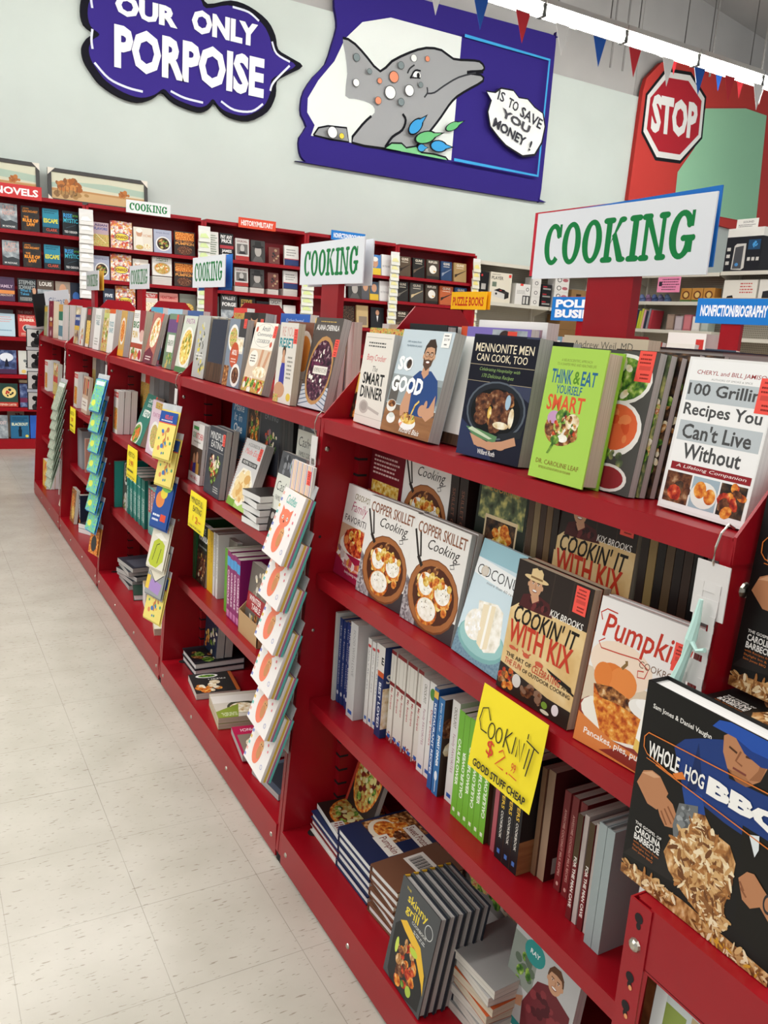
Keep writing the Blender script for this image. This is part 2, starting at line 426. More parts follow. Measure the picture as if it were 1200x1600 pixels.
for i in range(5):
    y0, y1 = SEC_Y[i], SEC_Y[i+1]
    g = empty('shelving_unit', 'red metal book shelving unit, '+WHERE[i], 'shelving unit', T3((XC, (y0+y1)/2, 0)), 'red gondola shelving units')
    inv = T3((-XC, -(y0+y1)/2, 0))
    def part(name, fn, label=None):
        mb = MB(); mb.X = inv; fn(mb); return kid(g, mb, name, label)
    ya, yb = y0+.002, y1-.002
    for (a, b_, sg, ys) in ((ya, ya+.016, 1, ya+.016), (yb-.016, yb, -1, yb-.016)):
        def f(mb):
            upright(mb, a, b_)
            slotted(mb, ys, sg, .11, ZT-.04)
            mb.box(XF_BASE+.004, XF_BASE+.05, a, b_, 0, .03, SLOT)
            mb.dome((XF_TOP+.012, ys, ZT-.075), (0, sg, 0), .007, .004, STEEL)
            mb.dome((XF_TOP-.0, ys, ZT-.55), (0, sg, 0), .005, .003, STEEL)
            mb.dome((XF_TOP+.005, ys, ZT-.30), (0, sg, 0), .004, .001, SLOT)
            if i == 0 and sg == 1:
                mb.dome((XF_TOP+.035, ya, ZT-.07), (0, -1, 0), .011, .006, STEEL)
        part('side_panel', f)
    def f(mb):
        xb = XF_BASE
        mb.box(xb, 2*XC-xb, ya+.017, yb-.017, .098, .105, RED)
        mb.box(xb, xb+.006, ya+.017, yb-.017, .008, .098, RED)
        mb.box(2*XC-xb-.006, 2*XC-xb, ya+.017, yb-.017, .008, .098, RED)
        n = 3
        for k in range(4):
            yy = ya+.05+(yb-ya-.1)*k/n
            mb.dome((xb, yy, .055), (-1, 0, 0), .007, .004, STEEL)
        for yy in (ya+.055, yb-.055):
            mb.add([(p[0], p[1], .1053) for p in ell(.90, yy, .017, .017, 16)], [tuple(range(16))], SLOT)
    part('base_deck', f)
    def f(mb): mb.box(XC-.006, XC+.006, ya+.017, yb-.017, .105, ZT-.012, RED_DARK)
    part('back_panel', f)
    def f(mb):
        xt = XF_TOP
        mb.box(xt+.001, 2*XC-xt-.001, ya+.004, yb-.004, ZT-.012, ZT, RED)
        mb.box(xt, xt+.004, ya+.003, yb-.003, ZT-.034, ZT-.0005, RED)
        mb.box(2*XC-xt-.004, 2*XC-xt, ya+.003, yb-.003, ZT-.034, ZT-.0005, RED)
    part('shelf', f)
    for z in SHELF_Z[i]:
        def f(mb):
            mb.box(.886, XC-.007, ya+.018, yb-.018, z-.012, z, RED)
            mb.box(.884, .889, ya+.018, yb-.018, z-.034, z-.0005, RED)
        part('shelf', f)
    if i < 4:
        def f(mb): mb.box((.987, .987, 1.015, 1.0)[i], XC-.007, ya+.02, yb-.02, SHELF_Z[i][0]+.0005, SHELF_Z[i][0]+RZ, RED_DARK)
        part('back_riser', f)
    def f(mb): divider(mb, yb)
    part('top_divider', f)
    if i == 0:
        def f(mb): divider(mb, ya)
        part('top_divider', f)

# ------------------------------------------------------------------ wall bookcases
BK_X = [-0.80, 0.42, 1.62, 2.83, 4.035, 5.24, 6.42]
BK_Y, BK_D = 9.10, 0.30
BK_Z = {0: [.42, .75, 1.12, 1.46, 1.80, 2.14], 1: [.42, .75, 1.12, 1.46, 1.80, 2.14], 2: [.42, .75, 1.12, 1.44, 1.745, 2.07],
        3: [.42, .75, 1.12, 1.44, 1.745, 2.08], 4: [.42, .75, 1.12, 1.45, 1.78, 2.08], 5: [.42, .75, 1.12, 1.45, 1.80, 2.10]}
BKN = ['holding novels, beyond the gondola end', 'holding novels, under the small tree painting', 'under the wide landscape painting and green cooking sign', 'under the red history sign',
       'under the blue nonfiction sign on the wall side', 'holding the gun books, next to white shelves']
for i in range(6):
    x0, x1 = BK_X[i]+.002, BK_X[i+1]-.002
    g = empty('bookcase', 'tall red wall bookcase '+BKN[i], 'bookcase', T3(((x0+x1)/2, BK_Y+BK_D/2, 0)), 'red wall bookcases')
    inv = T3((-(x0+x1)/2, -(BK_Y+BK_D/2), 0))
    def part(name, fn):
        mb = MB(); mb.X = inv; fn(mb); return kid(g, mb, name)
    for a, b_ in ((x0, x0+.028), (x1-.028, x1)):
        part('side_panel', lambda mb: mb.box(a, b_, BK_Y, BK_Y+BK_D, 0, 2.45, RED))
    part('back_panel', lambda mb: mb.box(x0+.028, x1-.028, BK_Y+BK_D-.01, BK_Y+BK_D, .08, 2.44, RED_DARK))
    def f(mb):
        mb.box(x0+.028, x1-.028, BK_Y+.005, BK_Y+BK_D-.01, .08, .1, RED); mb.box(x0+.028, x1-.028, BK_Y+.005, BK_Y+.02, 0, .08, RED)
        for xx in (x0+.15, x1-.15): mb.dome((xx, BK_Y+.005, .05), (0, -1, 0), .012, .006, STEEL)
    part('base_deck', f)
    part('top_rail', lambda mb: (mb.box(x0+.028, x1-.028, BK_Y, BK_Y+BK_D-.01, 2.435, 2.47, RED)))
    for z in BK_Z[i]:
        part('shelf', lambda mb: (mb.box(x0+.029, x1-.029, BK_Y+.004, BK_Y+BK_D-.011, z-.02, z, RED), mb.box(x0+.029, x1-.029, BK_Y+.002, BK_Y+.008, z-.035, z-.001, RED)))
# ------------------------------------------------------------------ books
def face_pose(x, y, z, w, t, yaw=0.0, lean=0.1):
    """cover faces the aisle; (x,y,z) is the bottom corner on the side nearer the camera"""
    wd = Vector((math.sin(yaw), math.cos(yaw), 0)); n = Vector((math.cos(yaw), -math.sin(yaw), 0))
    up = Vector((0, 0, math.cos(lean)))+n*math.sin(lean)
    X = -wd; Z = X.cross(up)
    o = Vector((x, y, z+t*math.sin(abs(lean))+.0006))+wd*w/2
    return Matrix(((X.x, up.x, Z.x, o.x), (X.y, up.y, Z.y, o.y), (X.z, up.z, Z.z, o.z), (0, 0, 0, 1)))
def spine_pose(x, y, z, w, t, tilt=0.0, yaw=0.0):
    """spine faces the aisle; y is the spine edge farther from the camera; tilt leans the top towards the camera"""
    c, s = math.cos(tilt), math.sin(tilt)
    up = Vector((0, -s, c)); X = Vector((math.cos(yaw), math.sin(yaw), 0)); X = (X-up*X.dot(up)).normalized(); Z = X.cross(up)
    o = Vector((x, y, z+.0006+(0 if tilt >= 0 else 0)))+X*w/2+Z*t
    if tilt > 0: o.z += t*math.sin(tilt)
    return Matrix(((X.x, up.x, Z.x, o.x), (X.y, up.y, Z.y, o.y), (X.z, up.z, Z.z, o.z), (0, 0, 0, 1)))
def flat_pose(x, y, z, h, t, ang, tip=0.0):
    """lying on its back, cover up; (x,y) is the middle of the cover; ang=0 points the page fore-edge at the aisle"""
    c, s = math.cos(ang), math.sin(ang)
    X = Vector((-c, -s, 0)); Y = Vector((s, -c, 0)); Z = Vector((0, 0, 1))
    o = Vector((x, y, z+t+.0006))-Y*h/2
    return Matrix(((X.x, Y.x, Z.x, o.x), (X.y, Y.y, Z.y, o.y), (X.z, Y.z, Z.z, o.z), (0, 0, 0, 1)))
ORD = ['zeroth', 'first', 'second', 'third', 'fourth', 'fifth', 'sixth', 'seventh', 'eighth', 'ninth', 'tenth', 'eleventh', 'twelfth', 'thirteenth', 'fourteenth', 'fifteenth', 'sixteenth', 'seventeenth', 'eighteenth', 'nineteenth', 'twentieth']
def sticker_items(): return [('r', 0, 0, 1, 1, '#f2574b'), ('s', .2, .82, .8, .94, 1, '#7a201a'), ('s', .12, .56, .9, .8, 2, '#7a201a'), ('r', .15, .38, .85, .52, '#d24a40'), ('s', .3, .06, .95, .3, 2, '#7a201a')]
BOOK_NAME = 'cookbook'
def book(label, X, w, h, t, cover, front=(), spine=(), spine_col=None, back_col=None, pages='p', hard=False, sticker=None, group=None,
         cat='book', name=None, label_paper=None, rings=None, tiny=False):
    name = name or BOOK_NAME
    back_col = back_col or cover; spine_col = spine_col or cover
    g = empty(name, label, cat, X, group)
    mb = MB(); ct = .0026 if hard else .0006; fc, bc, sc = C(cover), C(back_col), C(spine_col)
    mb.box(-w/2, w/2, 0, h, -ct, 0, fc); mb.box(-w/2, w/2, 0, h, -t, -t+ct, bc); mb.box(-w/2, -w/2+ct, 0, h, -t+ct, -ct, sc)
    z = art(mb, front, T3((-w/2, 0, 0)), w, h)
    if spine:
        S = Matrix(((0, 0, -1, -w/2), (0, 1, 0, 0), (1, 0, 0, -t), (0, 0, 0, 1)))
        art(mb, spine, S, t, h)
    cv = kid(g, mb, 'cover')
    mb = MB(); i = .004 if hard else .0004; xs = -w/2+ct
    mb.box(xs, w/2-i, i, h-i, -t+ct, -ct, PAGES[pages]); kid(g, mb, 'page_block')
    if sticker:
        mb = MB(); cx, cy = sticker[:2]; sw, sh = .027, .034
        if len(sticker) > 2: sw, sh = sticker[2:]
        art(mb, sticker_items(), T3((-w/2+cx*w-sw/2, cy*h-sh/2, z+.0001)), sw, sh); kid(cv, mb, 'price_sticker', 'coral red price sticker')
    if label_paper:
        mb = MB(); cx, cy, sw, sh, tx = label_paper
        art(mb, [('r', 0, 0, 1, 1, '#f3f1ec'), ('t', tx, .2, .45, .85, .65, '#333'), ('s', .15, .72, .85, .92, 1, '#555'), ('s', .3, .12, .7, .32, 1, '#555')], T3((-w/2+cx*w-sw/2, cy*h-sh/2, z+.0001)), sw, sh)
        kid(cv, mb, 'price_label', 'white paper price label')
    if rings:
        mb = MB(); n = int(h/.009)
        for k in range(n):
            yy = (k+.5)*h/n
            mb.tube([(-w/2+.006, yy, .0008), (-w/2-.004, yy, .002), (-w/2-.006, yy, -t/2), (-w/2-.004, yy, -t-.002), (-w/2+.006, yy, -t-.0008)], .0011, mat(rings, .4), 5, False)
        kid(g, mb, 'spiral_binding')
    return g
def behind(g, n, t, short, lean=.1, yaw=0.0, dy=0.0, group=None, gap=.002):
    """n more copies of a face-out book standing right behind it"""
    X = g.matrix_world.copy(); nx = Vector((math.cos(yaw), -math.sin(yaw), 0)); out = []
    grp = group or ('copies behind the '+short)
    for k in range(1, n+1):
        Y = X.copy(); Y.translation = X.translation+nx*k*(t+gap)/math.cos(lean)+Vector((0, dy*k, 0))
        out.append(copy_tree(g, Y, ORD[k]+' copy behind the '+short, grp))
    return out
def head(cx, cy, rx, ry, skin='#c99a78', hair='#3a2a1c', beard=None, glasses=False, hat=None):
    L = []
    if hair: L += [('e', cx, cy+ry*.25, rx*1.08, ry*.98, hair)]
    L += [('e', cx-rx*.98, cy-ry*.05, rx*.14, ry*.2, skin), ('e', cx+rx*.98, cy-ry*.05, rx*.14, ry*.2, skin), ('e', cx, cy, rx*.93, ry, skin)]
    if hair: L += [('p', [(cx-rx*.95, cy+ry*.2), (cx-rx*.7, cy+ry*.6), (cx, cy+ry*.68), (cx+rx*.7, cy+ry*.6), (cx+rx*.95, cy+ry*.2), (cx+rx, cy+ry*.75), (cx+rx*.4, cy+ry*1.28), (cx-rx*.5, cy+ry*1.2), (cx-rx, cy+ry*.7)], hair)]
    if beard: L += [('p', [(cx-rx*.9, cy-ry*.1), (cx-rx*.6, cy-ry*.3), (cx, cy-ry*.25), (cx+rx*.6, cy-ry*.3), (cx+rx*.9, cy-ry*.1), (cx+rx*.75, cy-ry*.7), (cx, cy-ry*1.12), (cx-rx*.75, cy-ry*.7)], beard)]
    for s in (-1, 1):
        L += [('e', cx+s*rx*.38, cy+ry*.12, rx*.14, ry*.06, '#f3ece4'), ('e', cx+s*rx*.38, cy+ry*.12, rx*.07, ry*.06, '#2a1c14'),
              ('l', [(cx+s*rx*.18, cy+ry*.26), (cx+s*rx*.58, cy+ry*.28)], rx*.09, '#3b281a')]
        if glasses: L += [('o', cx+s*rx*.42, cy+ry*.1, rx*.34, ry*.2, .16, '#1d1a1a')]
    if glasses: L += [('l', [(cx-rx*.1, cy+ry*.14), (cx+rx*.1, cy+ry*.14)], rx*.06, '#1d1a1a')]
    L += [('l', [(cx, cy+ry*.1), (cx+rx*.1, cy-ry*.22), (cx-rx*.06, cy-ry*.24)], rx*.07, '#9d6b4b'), ('e', cx, cy-ry*.48, rx*.36, ry*.13, '#7a3a30'), ('e', cx, cy-ry*.46, rx*.31, ry*.08, '#f7f2ec')]
    if hat: L += [('e', cx, cy+ry*.55, rx*1.75, ry*.24, hat), ('p', [(cx-rx*.85, cy+ry*.5), (cx-rx*.8, cy+ry*1.3), (cx-rx*.2, cy+ry*1.5), (cx+rx*.1, cy+ry*1.38), (cx+rx*.5, cy+ry*1.5), (cx+rx*.85, cy+ry*1.2), (cx+rx*.88, cy+ry*.5)], hat), ('l', [(cx-rx*.86, cy+ry*.62), (cx+rx*.88, cy+ry*.62)], rx*.2, '#8a6a44')]
    return L
def plate(cx, cy, rx, ry, food, seed=1, n=14, rim='#f1efe9', bits=('f:green', 'f:red', 'f:cream'), sz=.06):
    return [('e', cx, cy, rx, ry, rim), ('e', cx, cy, rx*.86, ry*.86, food), ('b', cx, cy, rx*.72, ry*.72, n, seed, bits, sz)]
def gen(kind, bg, title, tc, food, seed=1, tb=.03):
    """plain cookbook cover: plate / half / full / band / top"""
    words = title.split('|')
    def lines(y0, y1, x0=.1, x1=.9):
        n = len(words); L = []
        for i, wd in enumerate(words):
            hgt = (y1-y0)/n; k = min(1, len(wd)/9+.35); mid = (x0+x1)/2; hw = (x1-x0)/2*k
            L.append(('t', wd, mid-hw, y1-hgt*(i+1)+hgt*.14, mid+hw, y1-hgt*i-hgt*.1, tc, tb))
        return L
    if kind == 'plate': return [('r', 0, 0, 1, 1, bg)]+plate(.5, .36, .44, .30, food, seed)+lines(.7, .95)
    if kind == 'half': return [('r', 0, 0, 1, 1, bg), ('r', 0, 0, 1, .52, food), ('b', .5, .27, .42, .22, 12, seed, (food, 'f:mixed', 'f:cream'), .09)]+lines(.6, .93)+[('s', .2, .545, .8, .59, 1, tc)]
    if kind == 'full': return [('r', 0, 0, 1, 1, food), ('b', .5, .5, .5, .5, 18, seed, (food, 'f:mixed', 'f:green'), .1)]+lines(.68, .94)
    if kind == 'band': return [('r', 0, 0, 1, 1, food), ('b', .5, .5, .46, .46, 16, seed, (food, 'f:cream', 'f:dark'), .11), ('r', 0, .4, 1, .66, bg)]+lines(.43, .63)
    if kind == 'top': return [('r', 0, 0, 1, 1, bg), ('r', .06, .5, .94, .95, food), ('b', .5, .72, .38, .2, 12, seed, (food, 'f:mixed'), .1)]+lines(.14, .44)+[('s', .2, .05, .8, .1, 1, tc)]
    if kind == 'grid': return [('r', 0, 0, 1, 1, bg)]+[('r', .05+.31*i, .04+.15*j, .33+.31*i, .17+.15*j, ('f:mixed', 'f:orange', 'f:salad', 'f:brown', 'f:red', 'f:cream')[(i+2*j+seed) % 6]) for i in range(3) for j in range(3)]+lines(.54, .95)
    if kind == 'text': return [('r', 0, 0, 1, 1, bg), ('o', .5, .5, .0, .0, .1, tc)]+lines(.4, .92)+[('s', .2, .08, .8, .3, 4, tc)]
TOPZ = ZT
# ---- cover designs ------------------------------------------------
A_SMART = [('r', 0, 0, 1, 1, '#e6e0d6'), ('s', .16, .84, .84, .91, 2, '#4a4a48'), ('t', 'Betty Crocker', .16, .68, .84, .77, '#c8313d', 0, .25),
           ('t', 'The', .42, .585, .6, .645, '#333', -.005, .3), ('t', 'SMART', .12, .44, .88, .57, '#1b1b1b', .025), ('t', 'DINNER', .1, .29, .9, .42, '#1b1b1b', .025),
           ('e', .3, .19, .17, .075, '#bdb3ac'), ('e', .3, .195, .12, .05, '#a89d96'), ('p', [(.42, .18), (.86, .135), (.88, .165), (.44, .21)], '#bdb3ac'),
           ('l', [(.0, .085), (1, .085)], .006, '#b9b2a8'), ('l', [(.06, .95), (.94, .95)], .005, '#8d877d')]
A_SOGOOD = [('r', 0, 0, 1, 1, '#c3d0d6'), ('r', 0, .28, 1, .56, '#98a1a3'), ('r', .02, .3, .2, .5, '#5f5a55'), ('r', .7, .33, 1, .5, '#77817f'), ('r', 0, 0, 1, .26, 'f:lightwood'), ('r', 0, .22, 1, .27, '#6f5745'),
            ('p', [(.36, .25), (.36, .42), (.42, .56), (.52, .62), (.74, .63), (.9, .55), (.97, .4), (.96, .22), (.8, .2), (.5, .2)], '#27467f'),
            ('p', [(.36, .44), (.30, .26), (.34, .17), (.50, .2), (.48, .28), (.46, .4)], 'f:skin'), ('p', [(.93, .42), (.98, .24), (.86, .17), (.74, .22), (.78, .28), (.86, .3)], 'f:skin'), ('e', .74, .26, .07, .055, 'f:skin'), ('e', .79, .31, .03, .05, 'f:skin'),
            ('p', [(.56, .6), (.58, .68), (.68, .68), (.7, .6), (.63, .55)], 'f:skin')]+head(.63, .765, .105, .125, hair='#3c2a1f', beard='#5b4130', glasses=True)+[
            ('e', .12, .25, .1, .06, '#e9e4db'), ('e', .12, .27, .08, .035, 'f:brown'), ('e', .17, .13, .09, .05, '#f2f0ec'), ('e', .17, .16, .06, .025, '#d9ded8'),
            ('e', .52, .12, .17, .065, '#f3f1ee'), ('e', .52, .155, .15, .045, 'f:yellow'), ('b', .52, .165, .13, .035, 14, 4, ('f:yellow', 'f:brown', 'f:salad'), .035),
            ('l', [(.56, .2), (.6, .3), (.66, .34)], .025, 'f:yellow'), ('p', [(.36, .1), (.44, .13), (.4, .07)], '#f0a888'),
            ('t', 'SO', .06, .6, .36, .74, '#fbfbfa', .05), ('e', .285, .67, .05, .045, 'f:dark'), ('t', 'GOOD', .02, .39, .66, .55, '#fbfbfa', .05),
            ('t', '100 recipes from', .14, .87, .42, .895, '#5d7686', 0, .2), ('t', 'my kitchen to yours', .14, .83, .45, .86, '#5d7686', 0, .2), ('t', 'Richard Blais', .4, .025, .8, .075, '#f6f2ea', .01, .25)]
A_MENN = [('r', 0, 0, 1, 1, '#181a2c'), ('p', [(.62, .62), (1, .5), (1, 1), (.82, 1), (.72, .8)], '#3a3f58'), ('p', [(.8, .72), (1, .66), (1, .9)], '#5c6178'), ('p', [(0, 0), (.6, 0), (.35, .16), (0, .3)], '#2b3456'),
          ('r', 0, .62, 1, .985, '#121220'), ('t', 'MENNONITE MEN', .05, .86, .95, .93, '#f1e3c6', .005), ('t', 'CAN COOK, TOO', .09, .775, .88, .845, '#f1e3c6', .005), ('l', [(0, .755), (1, .755)], .006, '#b5a689'),
          ('t', 'Celebrating Hospitality with', .17, .70, .80, .735, '#8fae68', 0, .3), ('t', '170 Delicious Recipes', .22, .645, .72, .685, '#8fae68', 0, .3), ('l', [(0, .62), (1, .62)], .005, '#b5a689'),
          ('e', .52, .40, .46, .235, '#20242c'), ('o', .52, .40, .46, .235, .06, '#59616c'), ('e', .52, .39, .39, .19, '#0d0d0f'), ('b', .5, .40, .33, .15, 16, 21, ('f:meat', 'f:meat', 'f:brown'), .1),
          ('e', .30, .46, .11, .07, 'f:meat'), ('e', .52, .50, .13, .07, 'f:meat'), ('e', .62, .37, .16, .09, 'f:meat'), ('e', .32, .33, .12, .06, 'f:meat'), ('e', .78, .36, .04, .08, 'f:cream'), ('e', .44, .38, .03, .05, 'f:yellow'), ('e', .64, .29, .12, .03, 'f:cream'), ('e', .7, .48, .04, .06, '#a7c3d6'),
          ('p', [(.62, .22), (.93, .27), (1, .33), (.97, .22), (.7, .17)], '#23262c'), ('p', [(.1, .24), (.25, .17), (.6, .14), (.62, .2), (.3, .235)], '#5f8a5e'), ('p', [(.14, .22), (.5, .165), (.55, .175), (.2, .245)], '#c9d6b8'),
          ('p', [(.18, .19), (.28, .1), (.5, .085), (.74, .11), (.92, .16), (.88, .22), (.7, .17), (.5, .14), (.3, .17)], 'f:skin'), ('e', .36, .125, .08, .035, 'f:skin'), ('e', .52, .115, .09, .035, 'f:skin'), ('e', .68, .13, .09, .035, 'f:skin'),
          ('t', 'Willard Roth', .35, .035, .63, .075, '#f5f5f2', .01)]
A_THINK = [('r', 0, 0, 1, 1, '#a9d056'), ('t', 'A NEUROSCIENTIFIC APPROACH', .22, .895, .76, .915, '#7b8a3a'), ('t', 'TO A SHARPER MIND AND HEALTHIER LIFE', .15, .865, .84, .885, '#7b8a3a'),
           ('t', 'THINK', .09, .73, .47, .835, '#2a668f', .02), ('t', '&', .49, .735, .61, .83, '#5b8c2c', .02), ('t', 'EAT', .63, .73, .89, .835, '#2a668f', .02), ('t', 'YOURSELF', .22, .655, .68, .72, '#2a668f', .012), ('t', 'SMART', .1, .525, .77, .645, '#dd5a35', .02),
           ('e', .44, .40, .30, .13, 'f:brown'), ('e', .28, .47, .12, .055, '#c79ac0'), ('e', .44, .49, .13, .055, 'f:green'), ('e', .62, .46, .12, .06, 'f:cream'), ('e', .26, .38, .1, .05, 'f:meat'), ('e', .37, .415, .075, .04, '#a9c25e'), ('e', .37, .41, .04, .022, '#8b5a32'),
           ('e', .48, .38, .06, .03, 'f:white'), ('e', .63, .36, .12, .05, 'f:brown'), ('b', .45, .4, .28, .11, 34, 3, ('f:cream', 'f:brown', 'f:green', 'f:salad', 'f:red'), .035), ('e', .5, .33, .09, .03, 'f:white'), ('p', [(.36, .32), (.42, .33), (.3, .2), (.26, .2)], 'f:green'), ('e', .37, .31, .08, .035, 'f:green'),
           ('t', 'DR. CAROLINE LEAF', .1, .115, .88, .15, '#8d6d33'), ('t', 'BESTSELLING AUTHOR OF SWITCH ON YOUR BRAIN', .17, .08, .76, .098, '#8d6d33')]
A_GRILL = [('r', 0, 0, 1, 1, '#e8e7e4'), ('r', .03, .02, .985, .985, '#f0efed'), ('t', 'CHERYL and BILL JAMISON', .12, .885, .93, .92, '#9e3536', .004, .1), ('t', 'AUTHORS OF SMOKE & SPICE', .3, .86, .75, .872, '#9a9a98'),
           ('r', .05, .72, .97, .85, '#bcc3c6'), ('t', '100 Grilling', .06, .735, .96, .835, '#4c4c4c', .02), ('t', 'Recipes You', .06, .605, .93, .705, '#4c4c4c', .02), ('r', .05, .46, .97, .59, '#bcc3c6'), ('t', "Can't Live", .1, .475, .88, .575, '#4c4c4c', .02), ('t', 'Without', .16, .345, .82, .445, '#4c4c4c', .02),
           ('r', .06, .265, .97, .315, '#8d2128'), ('t', 'A Lifelong Companion', .12, .278, .92, .305, '#f4ece8', 0, .15),
           ('r', .04, .05, .34, .25, 'f:meat'), ('b', .19, .15, .13, .09, 8, 5, ('f:meat', 'f:red', 'f:dark'), .07), ('r', .36, .05, .66, .25, '#9fb2bd'), ('e', .51, .14, .15, .085, '#e8e6df'), ('e', .46, .17, .07, .055, 'f:orange'), ('e', .58, .14, .065, .05, 'f:orange'), ('r', .68, .05, .96, .25, 'f:dark'), ('b', .82, .15, .12, .09, 12, 8, ('f:red', 'f:orange', 'f:meat'), .06)]
A_FOOD = [('r', 0, 0, 1, 1, '#4b4a46'), ('e', .62, .80, .36, .18, '#e9e6de'), ('e', .62, .80, .32, .155, 'f:green'), ('b', .62, .8, .27, .13, 12, 6, ('#c9d27a', 'f:green', 'f:cream'), .07), ('e', .66, .45, .32, .2, '#efece5'), ('e', .66, .46, .27, .165, '#e0673a'), ('b', .66, .46, .22, .13, 10, 9, ('#d4532b', '#e8854f'), .06), ('b', .66, .24, .2, .07, 14, 4, ('f:green', 'f:leaf'), .04), ('e', .7, .1, .24, .1, '#e9e6de'), ('e', .7, .1, .2, .08, '#8f2a2f'), ('r', 0, .3, .4, .7, 'f:wood')]
A_FOODS = [('r', 0, 0, 1, 1, 'f:brown'), ('r', 0, .74, .4, 1, 'f:mixed'), ('e', .2, .86, .17, .08, 'f:orange'), ('r', 0, .5, .4, .72, '#d7c9b2'), ('e', .2, .6, .16, .1, '#f1efe8'), ('e', .2, .6, .13, .08, 'f:salad'), ('r', 0, .28, .4, .48, '#e1b14e'), ('e', .2, .4, .16, .07, 'f:berry'), ('r', 0, 0, .4, .26, 'f:dark'), ('b', .2, .13, .17, .11, 12, 3, ('f:orange', 'f:red'), .06), ('r', .4, 0, 1, 1, 'f:mixed')]
def skillet(title=True):
    return [('r', 0, 0, 1, 1, '#e9e5df'), ('r', 0, 0, 1, .2, '#4a4042'), ('p', [(0, .0), (.3, .0), (.22, .3), (0, .42)], 'f:cloth'), ('p', [(.72, 0), (1, 0), (1, .2), (.8, .16)], '#3c3436'), ('e', .53, .33, .47, .335, '#7a4523'), ('e', .53, .335, .455, .32, '#a5673a'), ('e', .54, .34, .385, .265, '#4e2413'),
            ('l', [(.02, .86), (.16, .62)], .035, '#2b2320'), ('l', [(.12, .86), (.2, .63)], .03, '#2b2320'), ('l', [(.15, .63), (.25, .55)], .05, '#2b2320'),
            ('b', .54, .36, .34, .22, 40, 12, ('f:orange', 'f:brown', 'f:yellow'), .06), ('e', .38, .40, .155, .125, 'f:orange'), ('e', .38, .415, .135, .105, 'f:white'), ('e', .70, .38, .165, .12, 'f:orange'), ('e', .7, .395, .14, .1, 'f:white'), ('e', .47, .18, .2, .125, 'f:orange'), ('e', .47, .195, .175, .105, 'f:white'),
            ('b', .38, .42, .11, .08, 9, 2, ('#6a4a2a', '#2f3a1c'), .007), ('b', .7, .4, .11, .08, 9, 3, ('#6a4a2a', '#2f3a1c'), .007), ('b', .47, .2, .14, .08, 11, 4, ('#6a4a2a', '#2f3a1c'), .007), ('b', .55, .47, .3, .06, 12, 5, ('f:yellow', 'f:orange'), .055),
            ('t', 'COPPER SKILLET', .06, .845, .96, .95, '#8e5a41', .01)]+[('t', 'Cooking', .3, .70, .88, .825, '#2c2422', -.004, .35), ('l', [(.78, .71), (.82, .655), (.76, .64), (.74, .67), (.9, .72)], .008, '#2c2422')]
A_FAMILY = [('r', 0, 0, 1, 1, '#ece8e3'), ('t', 'CROCK-POT', .3, .86, .84, .925, '#7a6a35', .01), ('t', 'Family', .25, .695, .8, .835, '#b1456a', -.004, .3), ('t', 'FAVORITES', .08, .605, .97, .675, '#3a3333', .004), ('r', 0, .27, 1, .57, '#cfa88a'), ('e', .62, .36, .56, .15, '#efe9df'),
            ('e', .62, .42, .46, .15, 'f:red'), ('b', .6, .44, .4, .12, 30, 7, ('f:orange', 'f:red', '#e58a4a', 'f:yellow'), .07), ('r', 0, .0, 1, .27, '#9c1c3e'), ('p', [(.02, .33), (.7, .19), (1, .24), (1, .13), (.6, .1), (0, .22)], 'f:floral'), ('t', 'Make your slow and convenient', .28, .115, .96, .155, '#f6e6ea'), ('t', 'family-pleasing recipes', .4, .055, .92, .095, '#f6e6ea')]
A_COCO = [('r', 0, 0, 1, 1, '#cfe1e8'), ('r', 0, .84, 1, 1, '#9cc4cf'), ('p', [(0, .70), (1, .64), (1, .80), (0, .84)], '#f1f3f2'), ('t', 'COCONUT', .05, .70, 1.0, .79, '#3d3d3d', -.006), ('o', .2, .745, .075, .045, .2, '#c9b9a2'), ('e', .2, .745, .06, .035, '#d9cfc2'), ('t', 'more than 60 recipes', .3, .645, .96, .675, '#6b6f70'), ('r', 0, 0, 1, .2, 'f:denim'), ('e', .5, .2, .48, .16, '#7fb2b0'), ('e', .5, .215, .45, .14, '#9cc9c6'),
          ('e', .32, .3, .22, .13, 'f:white'), ('p', [(.26, .5), (.62, .54), (.76, .5), (.86, .26), (.82, .18), (.62, .13), (.38, .2)], 'f:white'), ('p', [(.36, .49), (.6, .52), (.66, .17), (.55, .14), (.44, .17)], '#efe0c0'), ('p', [(.48, .505), (.52, .51), (.575, .15), (.53, .145)], '#fdfbf4'), ('b', .28, .3, .16, .12, 26, 5, ('#ffffff', '#f2efe6'), .03)]
